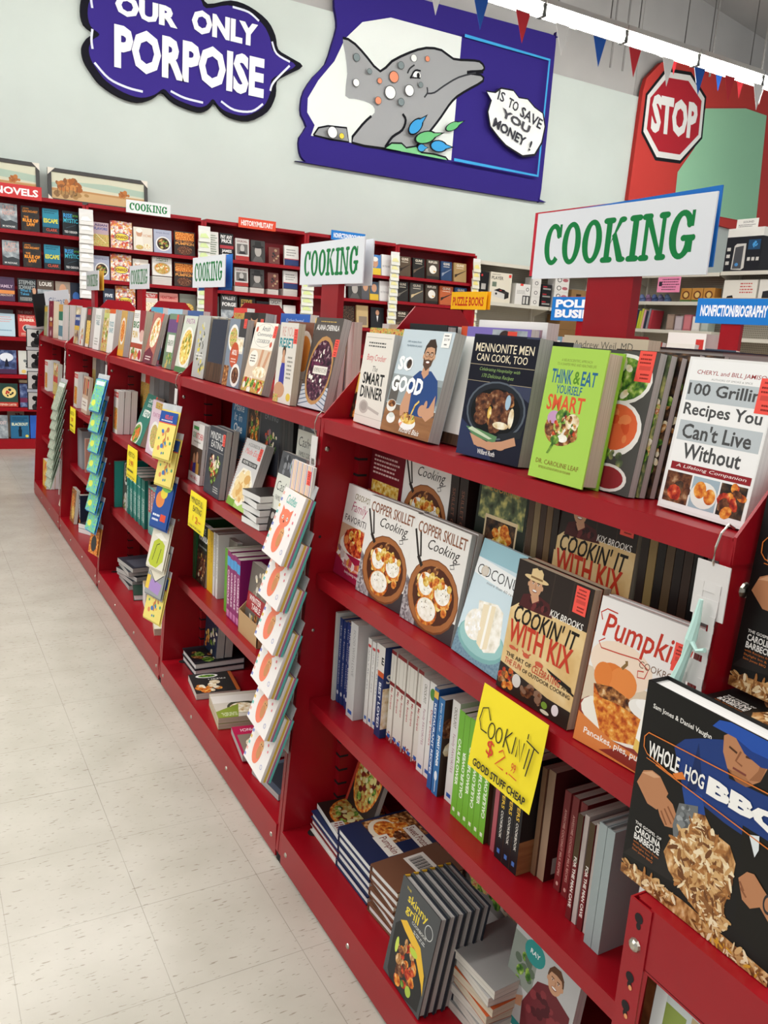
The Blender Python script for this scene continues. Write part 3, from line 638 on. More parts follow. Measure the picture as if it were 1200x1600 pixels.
def kix():
    return [('r', 0, 0, 1, 1, 'f:parch'), ('r', 0, .70, 1, 1, '#2b211d'), ('p', [(0, .7), (0, .62), (.1, .68), (.3, .69), (.62, .72), (1, .70), (1, .75)], '#2b211d'), ('r', .25, .74, .27, 1, '#3a2d26'), ('r', .5, .74, .515, 1, '#3a2d26'), ('r', .75, .74, .765, 1, '#3a2d26'),
            ('p', [(.1, .66), (.14, .76), (.3, .8), (.5, .77), (.57, .68), (.4, .67)], '#4a1b1d'), ('b', .33, .72, .16, .04, 10, 3, ('#6b2a2b', '#2f1315'), .03), ('p', [(.24, .77), (.28, .72), (.36, .76), (.34, .8)], 'f:skin')]+head(.28, .855, .095, .085, hair='#4a3322', hat='#dcc08e', beard=None)+[
            ('t', 'KIX BROOKS', .53, .695, .95, .745, '#f0eae2', .01, .2), ('t', "COOKIN' IT", .07, .535, .93, .675, '#17110e', .015, .25), ('t', 'WITH KIX', .04, .375, .9, .545, '#c23a25', .025),
            ('e', .13, .34, .05, .014, '#c9593f'), ('p', [(.17, .34), (.21, .355), (.21, .325)], '#c9593f'), ('e', .33, .335, .045, .018, '#c9593f'), ('l', [(.27, .36), (.31, .34), (.35, .34), (.39, .36)], .012, '#c9593f'), ('e', .52, .325, .055, .018, '#c9593f'), ('l', [(.48, .315), (.48, .295)], .014, '#c9593f'), ('l', [(.56, .315), (.56, .295)], .014, '#c9593f'), ('p', [(.62, .33), (.95, .29), (.97, .26), (.8, .275), (.66, .31)], '#1b1512'), ('p', [(.9, .275), (1, .255), (1, .24), (.92, .255)], '#1b1512'),
            ('t', 'THE ART OF', .06, .262, .42, .295, '#2a1c14', .01), ('t', 'CELEBRATING', .44, .245, .82, .30, '#c23a25', 0, .2), ('t', 'AND', .84, .25, .96, .28, '#2a1c14', .01), ('t', 'THE FUN', .06, .205, .3, .25, '#c23a25', 0, .2), ('t', 'OF OUTDOOR COOKING', .32, .205, .96, .235, '#2a1c14', .01),
            ('p', [(0, 0), (1, 0), (1, .13), (.7, .13), (.3, .17), (0, .2)], '#2c211d'), ('b', .16, .1, .16, .07, 22, 8, ('f:red', 'f:orange', 'f:brown'), .04), ('e', .27, .12, .06, .05, '#dcd8d0'), ('b', .5, .09, .16, .05, 14, 9, ('f:meat', '#8c6a55'), .05), ('e', .68, .07, .04, .025, '#7a9c3a'), ('e', .82, .08, .045, .04, '#e8dfe0'), ('e', .7, .025, .06, .014, '#d8d6bf')]
A_PUMP = [('r', 0, 0, 1, 1, '#ece8e4'), ('r', 0, .0, 1, .52, '#d9c7ae'), ('e', .34, .60, .34, .15, '#efd9c4'), ('t', 'Pumpkin!', .08, .695, .99, .905, '#c23a2a', .012, .15), ('l', [(.12, .735), (.06, .70), (.10, .665), (.3, .675), (.5, .69), (.62, .65), (.60, .59), (.53, .58), (.52, .62), (.58, .63)], .011, '#c23a2a'), ('l', [(.05, .845), (.02, .89), (.08, .925), (.2, .92)], .012, '#c23a2a'), ('t', 'COOKBOOK', .52, .645, .98, .69, '#7a5a42'),
          ('e', .28, .50, .17, .1, '#dd7a36'), ('e', .40, .50, .15, .1, '#e58a45'), ('e', .18, .5, .1, .085, '#e0813c'), ('l', [(.36, .59), (.4, .63), (.39, .65)], .03, '#8a6a3f'), ('e', .44, .23, .46, .15, '#8f3a2f'), ('e', .44, .25, .43, .13, '#efe9dd'),
          ('p', [(.1, .42), (.2, .44), (.66, .40), (.74, .33), (.7, .17), (.3, .1), (.14, .3)], 'f:orange'), ('p', [(.1, .42), (.3, .45), (.66, .40), (.74, .33), (.4, .36), (.2, .35)], 'f:brown'), ('e', .7, .40, .2, .065, '#f2efe8'), ('e', .7, .43, .13, .04, '#faf8f3'), ('p', [(0, 0), (1, 0), (1, .09), (.4, .12), (0, .2)], '#d98142'), ('p', [(.3, .02), (1, 0), (1, .05), (.5, .09)], '#8a2b20'), ('t', 'Pancakes, pies, puddings', .1, .06, .92, .115, '#faf5ec', .012)]
A_SKINNY = [('r', 0, 0, 1, 1, '#4b4d4e'), ('t', 'THE', .14, .925, .26, .945, '#e8cf4a'), ('t', 'skinny', .22, .80, .74, .91, '#e9cf3f', .012), ('t', 'grill', .22, .70, .56, .81, '#e9cf3f', .012), ('t', 'COOKBOOK', .42, .685, .8, .715, '#e6e3da'), ('o', .82, .78, .1, .07, .12, '#c9c9c5'), ('s', .5, .62, .8, .66, 2, '#c9c9c5'),
            ('p', [(.1, .06), (.06, .52), (.2, .62), (.62, .6), (.96, .4), (.94, .04), (.6, 0), (.2, 0)], '#2a2b2b'), ('p', [(.16, .6), (.3, .66), (.72, .58), (.92, .4), (.97, .22), (.9, .3), (.6, .5), (.3, .56)], '#e6b73a'), ('b', .46, .28, .27, .25, 44, 3, ('f:meat', 'f:orange', 'f:red', 'f:pork'), .07), ('e', .6, .47, .1, .035, '#b9cf4a'), ('e', .2, .36, .04, .08, '#c8d95a'), ('e', .66, .1, .07, .05, '#a9c04a'), ('e', .5, .1, .05, .03, 'f:green')]
def hog():
    PK = ('#e3c79a', '#c79a63', '#a8703c', '#6f4322', '#efdcb8', '#8a5a30', '#d4ab74')
    pork = [(.43, .52), (.50, .54), (.56, .49), (.67, .48), (.72, .42), (.72, .3), (.69, .17), (.74, .11), (.68, .07), (.54, .09), (.43, .13), (.33, .18), (.28, .25), (.31, .33), (.42, .4)]
    board = [(0, 0), (0, .045), (.06, .07), (.23, .08), (.45, .09), (.7, .075), (1, .06), (1, 0)]
    return [('r', 0, 0, 1, 1, '#141312'), ('p', [(0, .1), (.4, .14), (.42, .3), (.1, .2)], '#23201e'), ('t', 'Sam Jones & Daniel Vaughn', .06, .875, .46, .905, '#efece6', .01),
            ('p', [(.24, .76), (.30, .82), (.39, .86), (.53, .91), (.60, .76), (.85, .78), (1, .86), (1, .55), (.62, .56), (.45, .58), (.35, .57)], '#1d3978'), ('p', [(.33, .60), (.46, .62), (.50, .54), (.44, .42), (.38, .5)], '#22468f'), ('p', [(.39, .84), (.44, .7), (.42, .62), (.36, .6)], '#142a5c'), ('p', [(.72, .6), (1, .6), (1, .1), (.78, .14), (.74, .4)], '#15130f'),
            ('p', [(.53, .93), (.54, .86), (.58, .80), (.64, .765), (.70, .765), (.77, .82), (.80, .9), (.79, .96), (.6, .98)], 'f:tan'), ('p', [(.58, .80), (.64, .765), (.70, .765), (.74, .79), (.68, .80)], '#8f5c3d'), ('p', [(.71, .80), (.77, .82), (.80, .93), (.76, .93), (.75, .86)], '#9a6543'), ('l', [(.57, .895), (.62, .885)], .012, '#4a2c1a'), ('l', [(.67, .89), (.73, .9)], .012, '#4a2c1a'), ('l', [(.64, .90), (.62, .85), (.66, .842)], .011, '#8a5638'), ('l', [(.61, .815), (.69, .813)], .012, '#7a3f34'), ('e', .655, .795, .05, .014, '#a8714a'),
            ('p', [(.455, .945), (.49, .985), (.56, 1), (.78, 1), (.80, .93), (.70, .925), (.60, .945)], '#2450a8'), ('p', [(.60, .945), (.70, .925), (.80, .93), (.84, .90), (.76, .88), (.66, .90)], '#1a3a80'),
            ('p', [(.025, .49), (.06, .565), (.12, .59), (.18, .585), (.25, .53), (.22, .46), (.19, .42), (.12, .42)], 'f:tan'), ('p', [(.05, .55), (.12, .585), (.18, .58), (.14, .56)], '#d3a27c'), ('p', [(.18, .45), (.24, .51), (.29, .495), (.32, .46), (.335, .42), (.31, .385), (.26, .37), (.22, .40)], 'f:tan'), ('l', [(.24, .45), (.30, .40)], .012, '#8a5638'), ('l', [(.26, .47), (.325, .42)], .012, '#8a5638'), ('l', [(.22, .43), (.27, .38)], .012, '#8a5638'),
            ('p', [(.33, .52), (.45, .56), (.46, .5), (.43, .39), (.33, .34), (.31, .40)], '#6c6f70'), ('b', .385, .45, .05, .08, 24, 8, ('#9a9e9f', '#54585a', '#7d8182'), .02),
            ('p', board, 'f:pork'), ('p', pork, 'f:pork'), ('b', .52, .3, .21, .2, 230, 11, PK, .036, (.16, .4)), ('b', .62, .14, .12, .08, 70, 15, PK, .034, (.16, .4)), ('b', .48, .45, .07, .07, 50, 19, PK, .03, (.16, .4)), ('b', .2, .05, .22, .045, 80, 6, PK, .03, (.16, .4)), ('b', .75, .035, .27, .035, 70, 5, PK+('#d9a23a',), .03, (.16, .4)),
            ('p', [(.75, .37), (.79, .42), (.83, .43), (.88, .40), (.95, .36), (1, .3), (1, .24), (.89, .31), (.84, .275), (.79, .29)], 'f:tan'), ('l', [(.79, .33), (.76, .36)], .012, '#8a5638'), ('l', [(.81, .31), (.77, .335)], .012, '#8a5638'), ('o', .93, .345, .03, .045, .3, '#2a2a2c'), ('p', [(.765, .58), (.82, .60), (.83, .54), (.815, .50)], '#dfe5e6'),
            ('l', [(.30, .615), (.07, .655), (.04, .68), (.035, .73), (.06, .758), (1, .80)], .007, '#d97a34'), ('l', [(.14, .628), (.5, .60), (1, .56)], .007, '#d97a34'), ('l', [(.07, .635), (.30, .625)], .005, '#d97a34'),
            ('t', 'WHOLE', .075, .645, .295, .725, '#f2efe9', .025), ('t', 'HOG', .335, .645, .465, .715, '#f2efe9', .025), ('p', [(.26, .635), (.32, .67), (.35, .645), (.29, .62)], '#d97a34'), ('t', 'BBQ', .485, .625, .97, .725, '#f6f4ef', .06),
            ('t', 'THE GOSPEL OF', .06, .29, .255, .305, '#efece6', .012), ('t', 'CAROLINA', .065, .25, .255, .283, '#efece6', .025), ('t', 'BARBECUE', .065, .213, .255, .245, '#efece6', .025), ('t', 'with Recipes from', .065, .192, .255, .206, '#c8702f'), ('t', 'Skylight Inn &', .065, .172, .22, .186, '#c8702f'), ('t', 'Sam Jones BBQ', .065, .152, .22, .166, '#c8702f')]
# ---- nearest unit: top shelf ---------------------------------------
z = TOPZ
book('cookbook with four stacked food photographs, half hidden behind the cream dinner book', face_pose(.958, 1.662, z, .186, .025, .0, .2), .186, .225, .025, '#6b4a32', A_FOODS, pages='g', group=None)
g = book('slim cream hardback with bold black lettering and a pale spoon', face_pose(.919, 1.62, z, .153, .026, .072, .10), .153, .212, .026, '#e6e0d6', A_SMART, pages='g', back_col='#cfc8bc')
g = book('cookbook showing a bearded man in glasses and blue shirt', face_pose(.912, 1.407, z, .205, .028, .013, .2), .205, .226, .028, '#c3d0d6', A_SOGOOD, pages='g', hard=False, label_paper=(.88, .92, .03, .03, '$17.99'))
book('white cookbook with green sticker wedged behind the bearded man book', face_pose(.958, 1.346, z, .19, .018, .0, .2), .19, .222, .018, '#e6e3dc', [('r', 0, 0, 1, 1, '#e9e6df'), ('r', .86, .8, 1, .98, '#3fc04a'), ('s', .82, .38, .98, .6, 5, '#9a3a35'), ('e', .93, .22, .06, .05, '#c8442e'), ('e', .95, .33, .04, .03, 'f:green'), ('r', 0, 0, 1, .1, 'f:wood')], pages='w')
g = book('dark navy cookbook with roast meat in an iron pan held by a hand', face_pose(.922, 1.128, z, .167, .034, -.108, .10), .167, .225, .034, '#181a2c', A_MENN, pages='g')
book('black book whose edge shows behind the roast meat cookbook', face_pose(.964, 1.092, z, .17, .02, -.02, .10), .17, .222, .02, '#14151a', [('r', 0, 0, 1, 1, '#15161b'), ('r', .9, .1, 1, .55, '#8a6a4a')], pages='g')
g = book('lime green book with a brain shape made of vegetables and nuts', face_pose(.891, .932, z, .125, .037, -.03, .11), .125, .213, .037, '#a9d056', A_THINK, back_col='#8fbf3c', pages='c', hard=True)
book('dark cookbook with bowls of red soup and green salad', face_pose(.9325, .876, z, .17, .015, .0, .13), .17, .217, .015, '#4b4a46', A_FOOD, pages='g', sticker=(.86, .90, .032, .046))
book('cookbook with green leaves, first of the thin ones beside the soup cookbook', face_pose(.9495, .870, z, .17, .013, .0, .13), .17, .215, .013, '#5a5c48', [('r', 0, 0, 1, 1, 'f:leaf'), ('b', .85, .5, .15, .45, 30, 4, ('f:salad', 'f:green', 'f:cream'), .05)], pages='g')
for k in range(6):
    book('thin dark cookbook, %s of the grey-edged row before the grilling book' % ORD[k+1], face_pose(.9655+.0145*k, .864-.003*k, z, .17, .012, 0, .13), .17, .213+.003*(k % 3), .012, '#3c3a34', [('r', 0, 0, 1, 1, 'f:dark'), ('b', .9, .5, .1, .45, 20, k, ('f:green', 'f:cream', 'f:brown'), .04)], pages='g', group='grey-edged cookbooks before the grilling book')
g = book('silver grey grilling cookbook with big dark lettering and three food photos', face_pose(.923, .667, z, .150, .03, .05, .11), .150, .214, .03, '#cfcfcd', A_GRILL, pages='w', sticker=(.93, .80, .03, .045))
# taller books of the inner row on the same shelf
book('tan hardback peeking over the lime green book', face_pose(1.10, 1.04, z, .215, .03, 0, .03), .215, .236, .03, '#c9b79a', [('r', 0, 0, 1, 1, '#d2c2a7'), ('t', 'Andrew Weil, MD', .14, .9, .84, .965, '#55524a', -.006)], pages='c')
book('white book with a row of small photos above the navy cookbook', face_pose(1.115, 1.325, z, .235, .03, 0, .03), .235, .258, .03, '#e8e5e0', [('r', 0, 0, 1, 1, '#ece9e4')]+[('r', .05+.23*i, .84, .25+.23*i, .94, ('f:smoke', 'f:floral', 'f:orange', '#a5868a')[i]) for i in range(4)], pages='w')
book('purple book in front of the white photo book', face_pose(1.075, 1.325, z, .22, .022, 0, .03), .22, .242, .022, '#7d6bb5', [('r', 0, 0, 1, 1, '#8474bd'), ('r', .42, .9, .95, .985, 'f:smoke'), ('e', .62, .93, .09, .05, '#3a2a26'), ('r', .66, .93, .8, .975, '#e8503f')], pages='w')
book('black book lying along the top behind the grey-edged cookbooks', flat_pose(1.34, 1.12, z+.205, .25, .022, 0), .19, .25, .022, '#2b2430', [('r', 0, 0, 1, 1, '#2f2833')], pages='g', hard=True)
for k in range(9):
    book('hardback lying flat, %s up in the stack on the far side of the shelf' % ORD[k+1], flat_pose(1.345, 1.12, z+.0225*k, .24, .022, .02*(-1)**k), .185, .24, .022, ['#54424a', '#39434f', '#6a5a48'][k % 3], pages='g', hard=True, group='flat stack on the far side of the gondola')
for k, (yy, c, ht) in enumerate([(1.80, '#26282b', .242), (1.77, '#d5d2cb', .24), (1.745, '#dd5a3a', .243), (1.72, '#8d8c8a', .236), (1.70, '#26432c', .236), (1.675, '#24402a', .233)]):
    if k == 0:
        book('wide charcoal book standing beside the orange spine at the top divider', face_pose(1.10, 1.66, z, .17, .03, 0, .02), .17, ht, .03, c, [('r', 0, 0, 1, 1, '#2a2c2e'), ('t', 'Charleston', .04, .84, .4, .9, '#e6e3dc', .01)], pages='g', hard=True)
    else:
        book(['', 'white', 'orange', 'grey', 'dark green', 'deep green'][k]+' thin book standing past the charcoal book in the inner row', face_pose(1.14, yy-.11+.0, z, .024, .03, 0, .02), .024, ht, .03, c, pages='g')
# second row of books under it
z = SHELF_Z[0][0]
fam = book('white cookbook with red pasta photograph and crimson bottom band', face_pose(.930, 1.688, z, .146, .012, .0, .14), .146, .233, .012, "#ece8e3", A_FAMILY, pages='w', back_col='#7d1620')
cop = book('white cookbook with chicken pieces in a copper pan, beside the pasta cookbook', face_pose(.929, 1.490, z, .195, .014, -.06, .12), .195, .234, .014, '#e9e5df', skillet(), back_col='#6e3f28', spine_col='#3b2a22', pages='g')
behind(cop, 1, .014, 'copper pan cookbook beside the pasta cookbook', .12, -.06)
c2 = copy_tree(cop, face_pose(.929, 1.288, z, .195, .014, -.03, .12), 'copper pan cookbook leaning beside the pale blue cake cookbook')
behind(c2, 1, .014, 'copper pan cookbook beside the cake cookbook', .12, -.03)
c3 = copy_tree(cop, face_pose(.995, 1.445, z+RZ, .195, .014, 0, .06), 'copper pan cookbook standing in the shaded back row'); 
book('dark red cookbook back cover with white print, standing in the back row', face_pose(.998, 1.645, z+RZ, .165, .014, 0, .06), .165, .235, .014, '#6d1420', [('r', 0, 0, 1, 1, '#6d1420'), ('t', 'CROCK-POT', .2, .84, .8, .9, '#e8dcd6', .01), ('s', .1, .58, .9, .8, 5, '#d9b7b2'), ('r', .1, .4, .9, .52, 'f:yellow'), ('r', 0, .2, 1, .4, 'f:red')], pages='w')
for k in range(2):
    book('%s dark brown spine with faint skillet lettering in the back row' % ['first', 'second'][k], spine_pose(.995, 1.432-.034*k, z+RZ, .12, .03), .12, .232, .03, '#2a1d1a', spine=[('v', 'SKILLET COOKING', .3, .1, .65, .75, '#7a4a38', .0)], pages='g')
coc = book('pale blue cookbook with a slice of white layer cake', face_pose(.917, 1.116, z, .162, .014, .04, .24), .162, .234, .014, '#cfe1e8', A_COCO, pages='w', back_col='#9cc4cf')
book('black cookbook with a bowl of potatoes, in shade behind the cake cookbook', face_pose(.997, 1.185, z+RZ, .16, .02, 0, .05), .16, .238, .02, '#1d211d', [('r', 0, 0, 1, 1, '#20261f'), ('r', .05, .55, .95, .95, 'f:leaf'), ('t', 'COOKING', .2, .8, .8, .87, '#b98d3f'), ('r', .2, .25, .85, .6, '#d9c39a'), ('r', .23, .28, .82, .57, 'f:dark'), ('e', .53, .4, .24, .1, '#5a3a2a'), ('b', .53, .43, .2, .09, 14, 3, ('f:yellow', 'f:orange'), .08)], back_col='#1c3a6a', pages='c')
kx = book('cookbook with a smiling man in a straw cowboy hat, front one on the shelf edge', face_pose(.908, .916, z, .189, .017, -.008, .10), .189, .239, .017, '#d9b97f', kix(), spine_col='#3a2a22', back_col='#b5502f', pages='c', sticker=(.87, .89, .03, .045))
behind(kx, 1, .017, 'cowboy hat cookbook on the shelf edge', .10)
k2 = copy_tree(kx, face_pose(.995, .908, z+RZ, .189, .017, 0, .04), 'cowboy hat cookbook in the shaded back row')
for k in range(5):
    book('brown-edged paperback, %s from the potato cookbook in the back row' % ORD[k+1], spine_pose(1.0, 1.178-.0172*k, z+RZ, .12, .016), .12, .235-.004*(k % 2), .016, ['#4a3628', '#7d6a4c', '#3d2a22', '#6a5238', '#2c211d'][k], pages='c', group='brown edges behind the cake cookbook')
for k in range(7):
    book('dark-edged paperback, %s past the back row cowboy hat cookbook' % ORD[k+1], spine_pose(1.0, .898-.0172*k, z+RZ, .12, .016), .12, .236-.003*(k % 3), .016, ['#2b211d', '#8a7348', '#1e1816', '#57442f', '#241b19', '#3a2a22', '#191514'][k], pages='c', group='dark edges in the back row corner')
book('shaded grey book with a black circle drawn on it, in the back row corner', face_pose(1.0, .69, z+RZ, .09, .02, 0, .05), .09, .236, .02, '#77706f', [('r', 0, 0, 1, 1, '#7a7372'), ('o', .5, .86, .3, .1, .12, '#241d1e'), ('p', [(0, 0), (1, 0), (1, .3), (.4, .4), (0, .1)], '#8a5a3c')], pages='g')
pum = book('white cookbook with pumpkin pie slice and red script title', face_pose(.918, .722, z, .172, .013, -.10, .12), .172, .238, .013, '#ece8e4', A_PUMP, pages='w', spine_col='#b5502f', back_col='#a34a2c', sticker=(.90, .80, .028, .042))
behind(pum, 1, .013, 'pumpkin pie cookbook', .12, -.10)
# ---- nearest unit: spine-out row on the third shelf --------------------
z = SHELF_Z[0][1]
W0 = .165
LOGO = ('r', .22, .045, .78, .085, '#2a5aa5')
def sp(label, y, t, h, c, art_=(), x=.937, w=W0, group=None, front=(), pages='p', back=None, zz=None, tilt=0.0, hard=False):
    return book(label, spine_pose(x, y, z if zz is None else zz, w, t, tilt), w, h, t, c, front, art_, back_col=back, pages=pages, group=group, hard=hard)
def row(labels, y0, step, t, h, c, art_, x=.937, group=None, front=(), pages='p', w=W0, back=None, zz=None):
    for k, lb in enumerate(labels): sp(lb, y0-step*k, t, h-.003*(k % 2), c, art_, x+.002*(k % 3), w, group, front, pages, back, zz)
sp('pale translucent binder at the far end of the spine-out row', 1.8125, .012, .243, '#c9cac4', (), .935)
row([ORD[k+1]+' of the navy kitchen spines beside the pale binder' for k in range(4)], 1.799, .0165, .0158, .232, '#2b3e78', [('v', 'the family kitchen', .3, .22, .72, .92, '#e6e6ea'), ('e', .5, .12, .3, .025, '#dfe2ea')], .942, 'navy kitchen spines')
sp('thick pale grey spine lettered food, tallest in the spine-out row', 1.716, .038, .252, '#c4c2c0', [('v', 'FOOD WITH LOVE', .4, .45, .7, .93, '#8e8c8b'), LOGO], .93)
row([ORD[k+1]+' slim white spine next to the thick grey food spine' for k in range(3)], 1.668, .0185, .017, .224, '#d9d6d1', [('v', 'FAMILY RECIPES', .3, .4, .6, .9, '#7c7a80'), LOGO, ('r', .1, .9, .9, .93, '#c23a3a')], .955, 'slim white spines')
sp('navy book with an orange stripe and a baking photo on its side', 1.600, .028, .233, '#26335f', [('r', 0, .66, 1, .72, '#c4562c'), ('r', 0, .72, 1, 1, '#ddd8d0'), ('t', 'E', .5, .8, .9, .88, '#1b1b1b', .03), ('v', 'BEST LOVED', .3, .1, .7, .6, '#e4e6ec', .02)], .948, front=[('r', 0, 0, 1, 1, '#2a3a6b'), ('t', 'SLOW', .05, .6, .6, .7, '#f1e7d8', .02), ('r', 0, .1, .8, .55, 'f:cream')])
for k in range(6):
    sp(ORD[k+1]+' white spine with dark red bands and red dots', 1.5645-.0232*k, .0218, .231-.002*(k % 2), '#d7d2c8', [('r', 0, .62, 1, .66, '#7a1f22'), ('r', 0, .96, 1, 1, '#7a1f22'), ('r', 0, 0, 1, .05, '#8a2226'), ('b', .5, .06, .5, .05, 8, k, ('#e4d4cc', '#8a2226'), .12), ('v', 'My Recipes', .25, .36, .7, .6, '#b03a44', .01), ('r', .45, .66, .55, .96, '#b9b3a8'), LOGO], .962+.003*(k % 2), group='white recipe spines with dark red bands')
sp('white slow cooker spine, first after the red banded spines', 1.417, .0265, .225, '#dcd8d4', [('v', 'CROCK-POT', .3, .74, .66, .94, '#5e5a44', .01), ('v', 'Family FAVORITES', .3, .3, .7, .68, '#9a5a74'), LOGO], .957)
sp('white dinner spine with a green oval, second after the red banded spines', 1.389, .0255, .226, '#dedbd6', [('e', .5, .88, .42, .06, '#4f8a3c'), ('v', 'Dump Dinners', .3, .35, .7, .72, '#a8324a', .01), LOGO], .958)
sp('dark blue restaurant recipe spine leaning by the white spines', 1.345, .016, .234, '#2b5a96', [('v', 'RESTAURANT RECIPES', .25, .15, .7, .85, '#e8eef4', .02), ('r', 0, .9, 1, .97, '#e0b24a')], .94)
sp('medium blue spine with a white spoon, its side cover dark', 1.323, .022, .222, '#2f6ea6', [('v', 'Betty Crocker', .3, .66, .65, .95, '#e8eef4'), ('v', 'SMART DINNER', .3, .3, .7, .62, '#f4f6f8', .03), ('e', .5, .2, .25, .05, '#dfe6ee'), ('l', [(.5, .16), (.5, .03)], .1, '#dfe6ee')], .938, front=[('r', 0, 0, 1, 1, '#3b2c25'), ('b', .4, .5, .4, .4, 18, 4, ('f:brown', 'f:meat', 'f:cream'), .14)])
sp('white slow cooker spine standing right before the green spines', 1.290, .027, .229, '#dcd8d4', [('v', 'CROCK-POT', .3, .74, .66, .94, '#5e5a44', .01), ('v', 'Family FAVORITES', .3, .3, .7, .68, '#9a5a74'), LOGO], .95)
for k in range(6):
    sp(ORD[k+1]+' lime green cauliflower spine counted from the white slow cooker spine', 1.2385-.0192*k, .0186, .233-.002*(k % 2), '#6fae35', [('v', 'CAULIFLOWER', .24, .22 if k % 2 else .3, .76, .66 if k % 2 else .74, '#eef4e2', .03, k % 2), ('r', .3, .05, .7, .085, '#dfe8cf')], .931, group='lime green cauliflower spines', front=[('r', 0, 0, 1, 1, '#4a3426'), ('b', .5, .5, .4, .4, 18, 5, ('f:brown', 'f:cream'), .12)])
sp('dark brown spine squeezed after the green spines', 1.121, .013, .228, '#3a2822', (), .94)
sp('thin dusty pink spine beside the black lovers spines', 1.106, .012, .214, '#a8535c', (), .934)
for k in range(3):
    sp(ORD[k+1]+' black cookbook spine with yellow lettering under the yellow price card', 1.0855-.0222*k, .0215, .226, '#17161a', [('v', 'BACON', .28, .76, .68, .93, '#e2b93a', .02), ('v', 'LOVERS', .28, .47, .68, .73, '#e2b93a', .02, 0), ('v', 'COOKBOOK', .34, .2, .64, .45, '#e8e4da', .01), ('r', .3, .06, .66, .1, '#4a72b8')], .929, group='black cookbook spines with yellow lettering', front=[('r', 0, 0, 1, 1, '#1b191c'), ('r', 0, 0, .8, .3, 'f:lightwood')])
sp('tan board book standing behind the black lovers spines', 1.017, .012, .217, '#8a6a50', (), .962, back='#9a7a5e', front=[('r', 0, 0, 1, 1, '#6d4c3a')])
sp('cream edged book with a dark red cover turned to the aisle end', 1.003, .018, .219, '#a68a72', (), .965, front=[('r', 0, 0, 1, 1, '#4b1c1d'), ('e', .5, .45, .3, .22, '#6a3a34'), ('e', .5, .45, .22, .16, '#2d1414'), ('r', .1, .05, .35, .2, '#b9aca4')])
for k in range(3):
    sp(ORD[k+1]+' dark red coconut recipe spine in the gap near the unit end', .966-.0205*k, .0155, .197, '#7d2a2c', [('v', 'AWESOME COCONUT MILK RECIPES', .3, .15, .66, .82, '#d9a59a', .01), ('e', .5, .07, .2, .02, '#d9a59a')], .973, group='dark red coconut recipe spines')
for k in range(2):
    sp(ORD[k+1]+' dark brown and white spine before the grey binders', .897-.028*k, .012, .2, '#6e1f22', [('r', 0, .55, 1, 1, '#4b3a22'), ('v', 'FOR THE MAN CAVE', .25, .12, .8, .6, '#f0e8e0', .03, 0)], .94, group='man cave spines')
    sp('pale page edge leaning between the man cave spines, %s one' % ORD[k+1], .8835-.028*k, .010, .205, '#bdb1ab', (), .942, group='pale page edges by the man cave spines')
for k in range(2):
    sp(ORD[k+1]+' grey-blue binder at the near end of the spine-out row', .838-.0175*k, .0165, .222, '#9aa6a6', (), .928, group='grey-blue binders', hard=True, pages='g')
# ---- nearest unit: base deck -----------------------------------------
z = .105
for k, (c, pg) in enumerate([('#d9d4cc', 'w'), ('#7a1f24', 'w'), ('#26335f', 'w')]):
    book(['white', 'dark red', 'navy'][k]+' book lying flat in the far corner of the bottom shelf', flat_pose(.99, 1.727, z+.0195*k, .17, .019, -.02), .19, .17, .019, c, pages=pg, hard=True)
A_PIZZA = [('r', 0, 0, 1, 1, '#2d2320'), ('r', 0, 0, .07, 1, '#b8402f'), ('e', .5, .48, .44, .46, 'f:orange'), ('e', .5, .48, .4, .42, 'f:pizza'), ('b', .5, .48, .34, .36, 22, 3, ('#7a2a22', 'f:green', '#5c1f1a'), .07), ('b', .5, .48, .34, .36, 20, 9, ('#d9cf86', '#e6dfae'), .06), ('r', .8, .6, 1, 1, '#d9d6d0'), ('s', .82, .62, .98, .95, 6, '#8a2a22')]
book('pizza cookbook lying on the flat corner stack', flat_pose(.992, 1.727, z+.0600, .165, .016, -.08), .17, .165, .016, '#2d2320', A_PIZZA, pages='w')
book('pizza cookbook leaning upright on the corner stack', face_pose(.99, 1.652, z+.078, .145, .016, 0, .3), .145, .20, .016, '#2d2320', A_PIZZA, pages='g')
A_SWEET = [('r', 0, 0, 1, 1, '#232b4c'), ('r', .05, .3, .7, .96, 'f:brown'), ('e', .35, .5, .28, .2, '#e5d9c2'), ('e', .35, .52, .22, .15, 'f:orange'), ('b', .4, .7, .25, .2, 12, 2, ('f:orange', 'f:meat'), .09), ('r', .42, .72, .98, .9, '#e9e2d6'), ('t', 'Sweet Potato', .45, .76, .95, .87, '#7a2f22', .01), ('r', .45, .28, .95, .48, '#e9e2d6'), ('t', 'Pumpkin', .5, .32, .92, .45, '#7a2f22', .01)]
sw = book('navy dessert cookbook on top of its flat stack, red and orange photos', flat_pose(.995, 1.565, z+.0222*4, .168, .0215, PI/2), .168, .205, .0215, '#232b4c', A_SWEET, pages='w', hard=True)
for k in range(4):
    copy_tree(sw, flat_pose(.995+.002*(k % 2), 1.566-.002*(k % 3), z+.0222*k, .205, .0215, PI/2), ORD[k+1]+' navy dessert cookbook up from the bottom of the flat stack', 'flat stack of navy dessert cookbooks')
sw.matrix_world = flat_pose(.995, 1.565, z+.0222*4, .205, .0215, PI/2)
br = book('brown cookbook with a white barcode label, topmost of its flat stack', flat_pose(.985, 1.415, z+.0208*5, .19, .020, PI/2+.05), .115, .19, .020, '#6a4634', [('r', 0, 0, 1, 1, '#6f4a37'), ('r', .15, .42, .8, .72, '#e2ddd4')]+[('r', .22+.03*i, .47, .22+.03*i+.012+.006*(i % 3), .66, '#1d1a18') for i in range(17)], pages='w', hard=True)
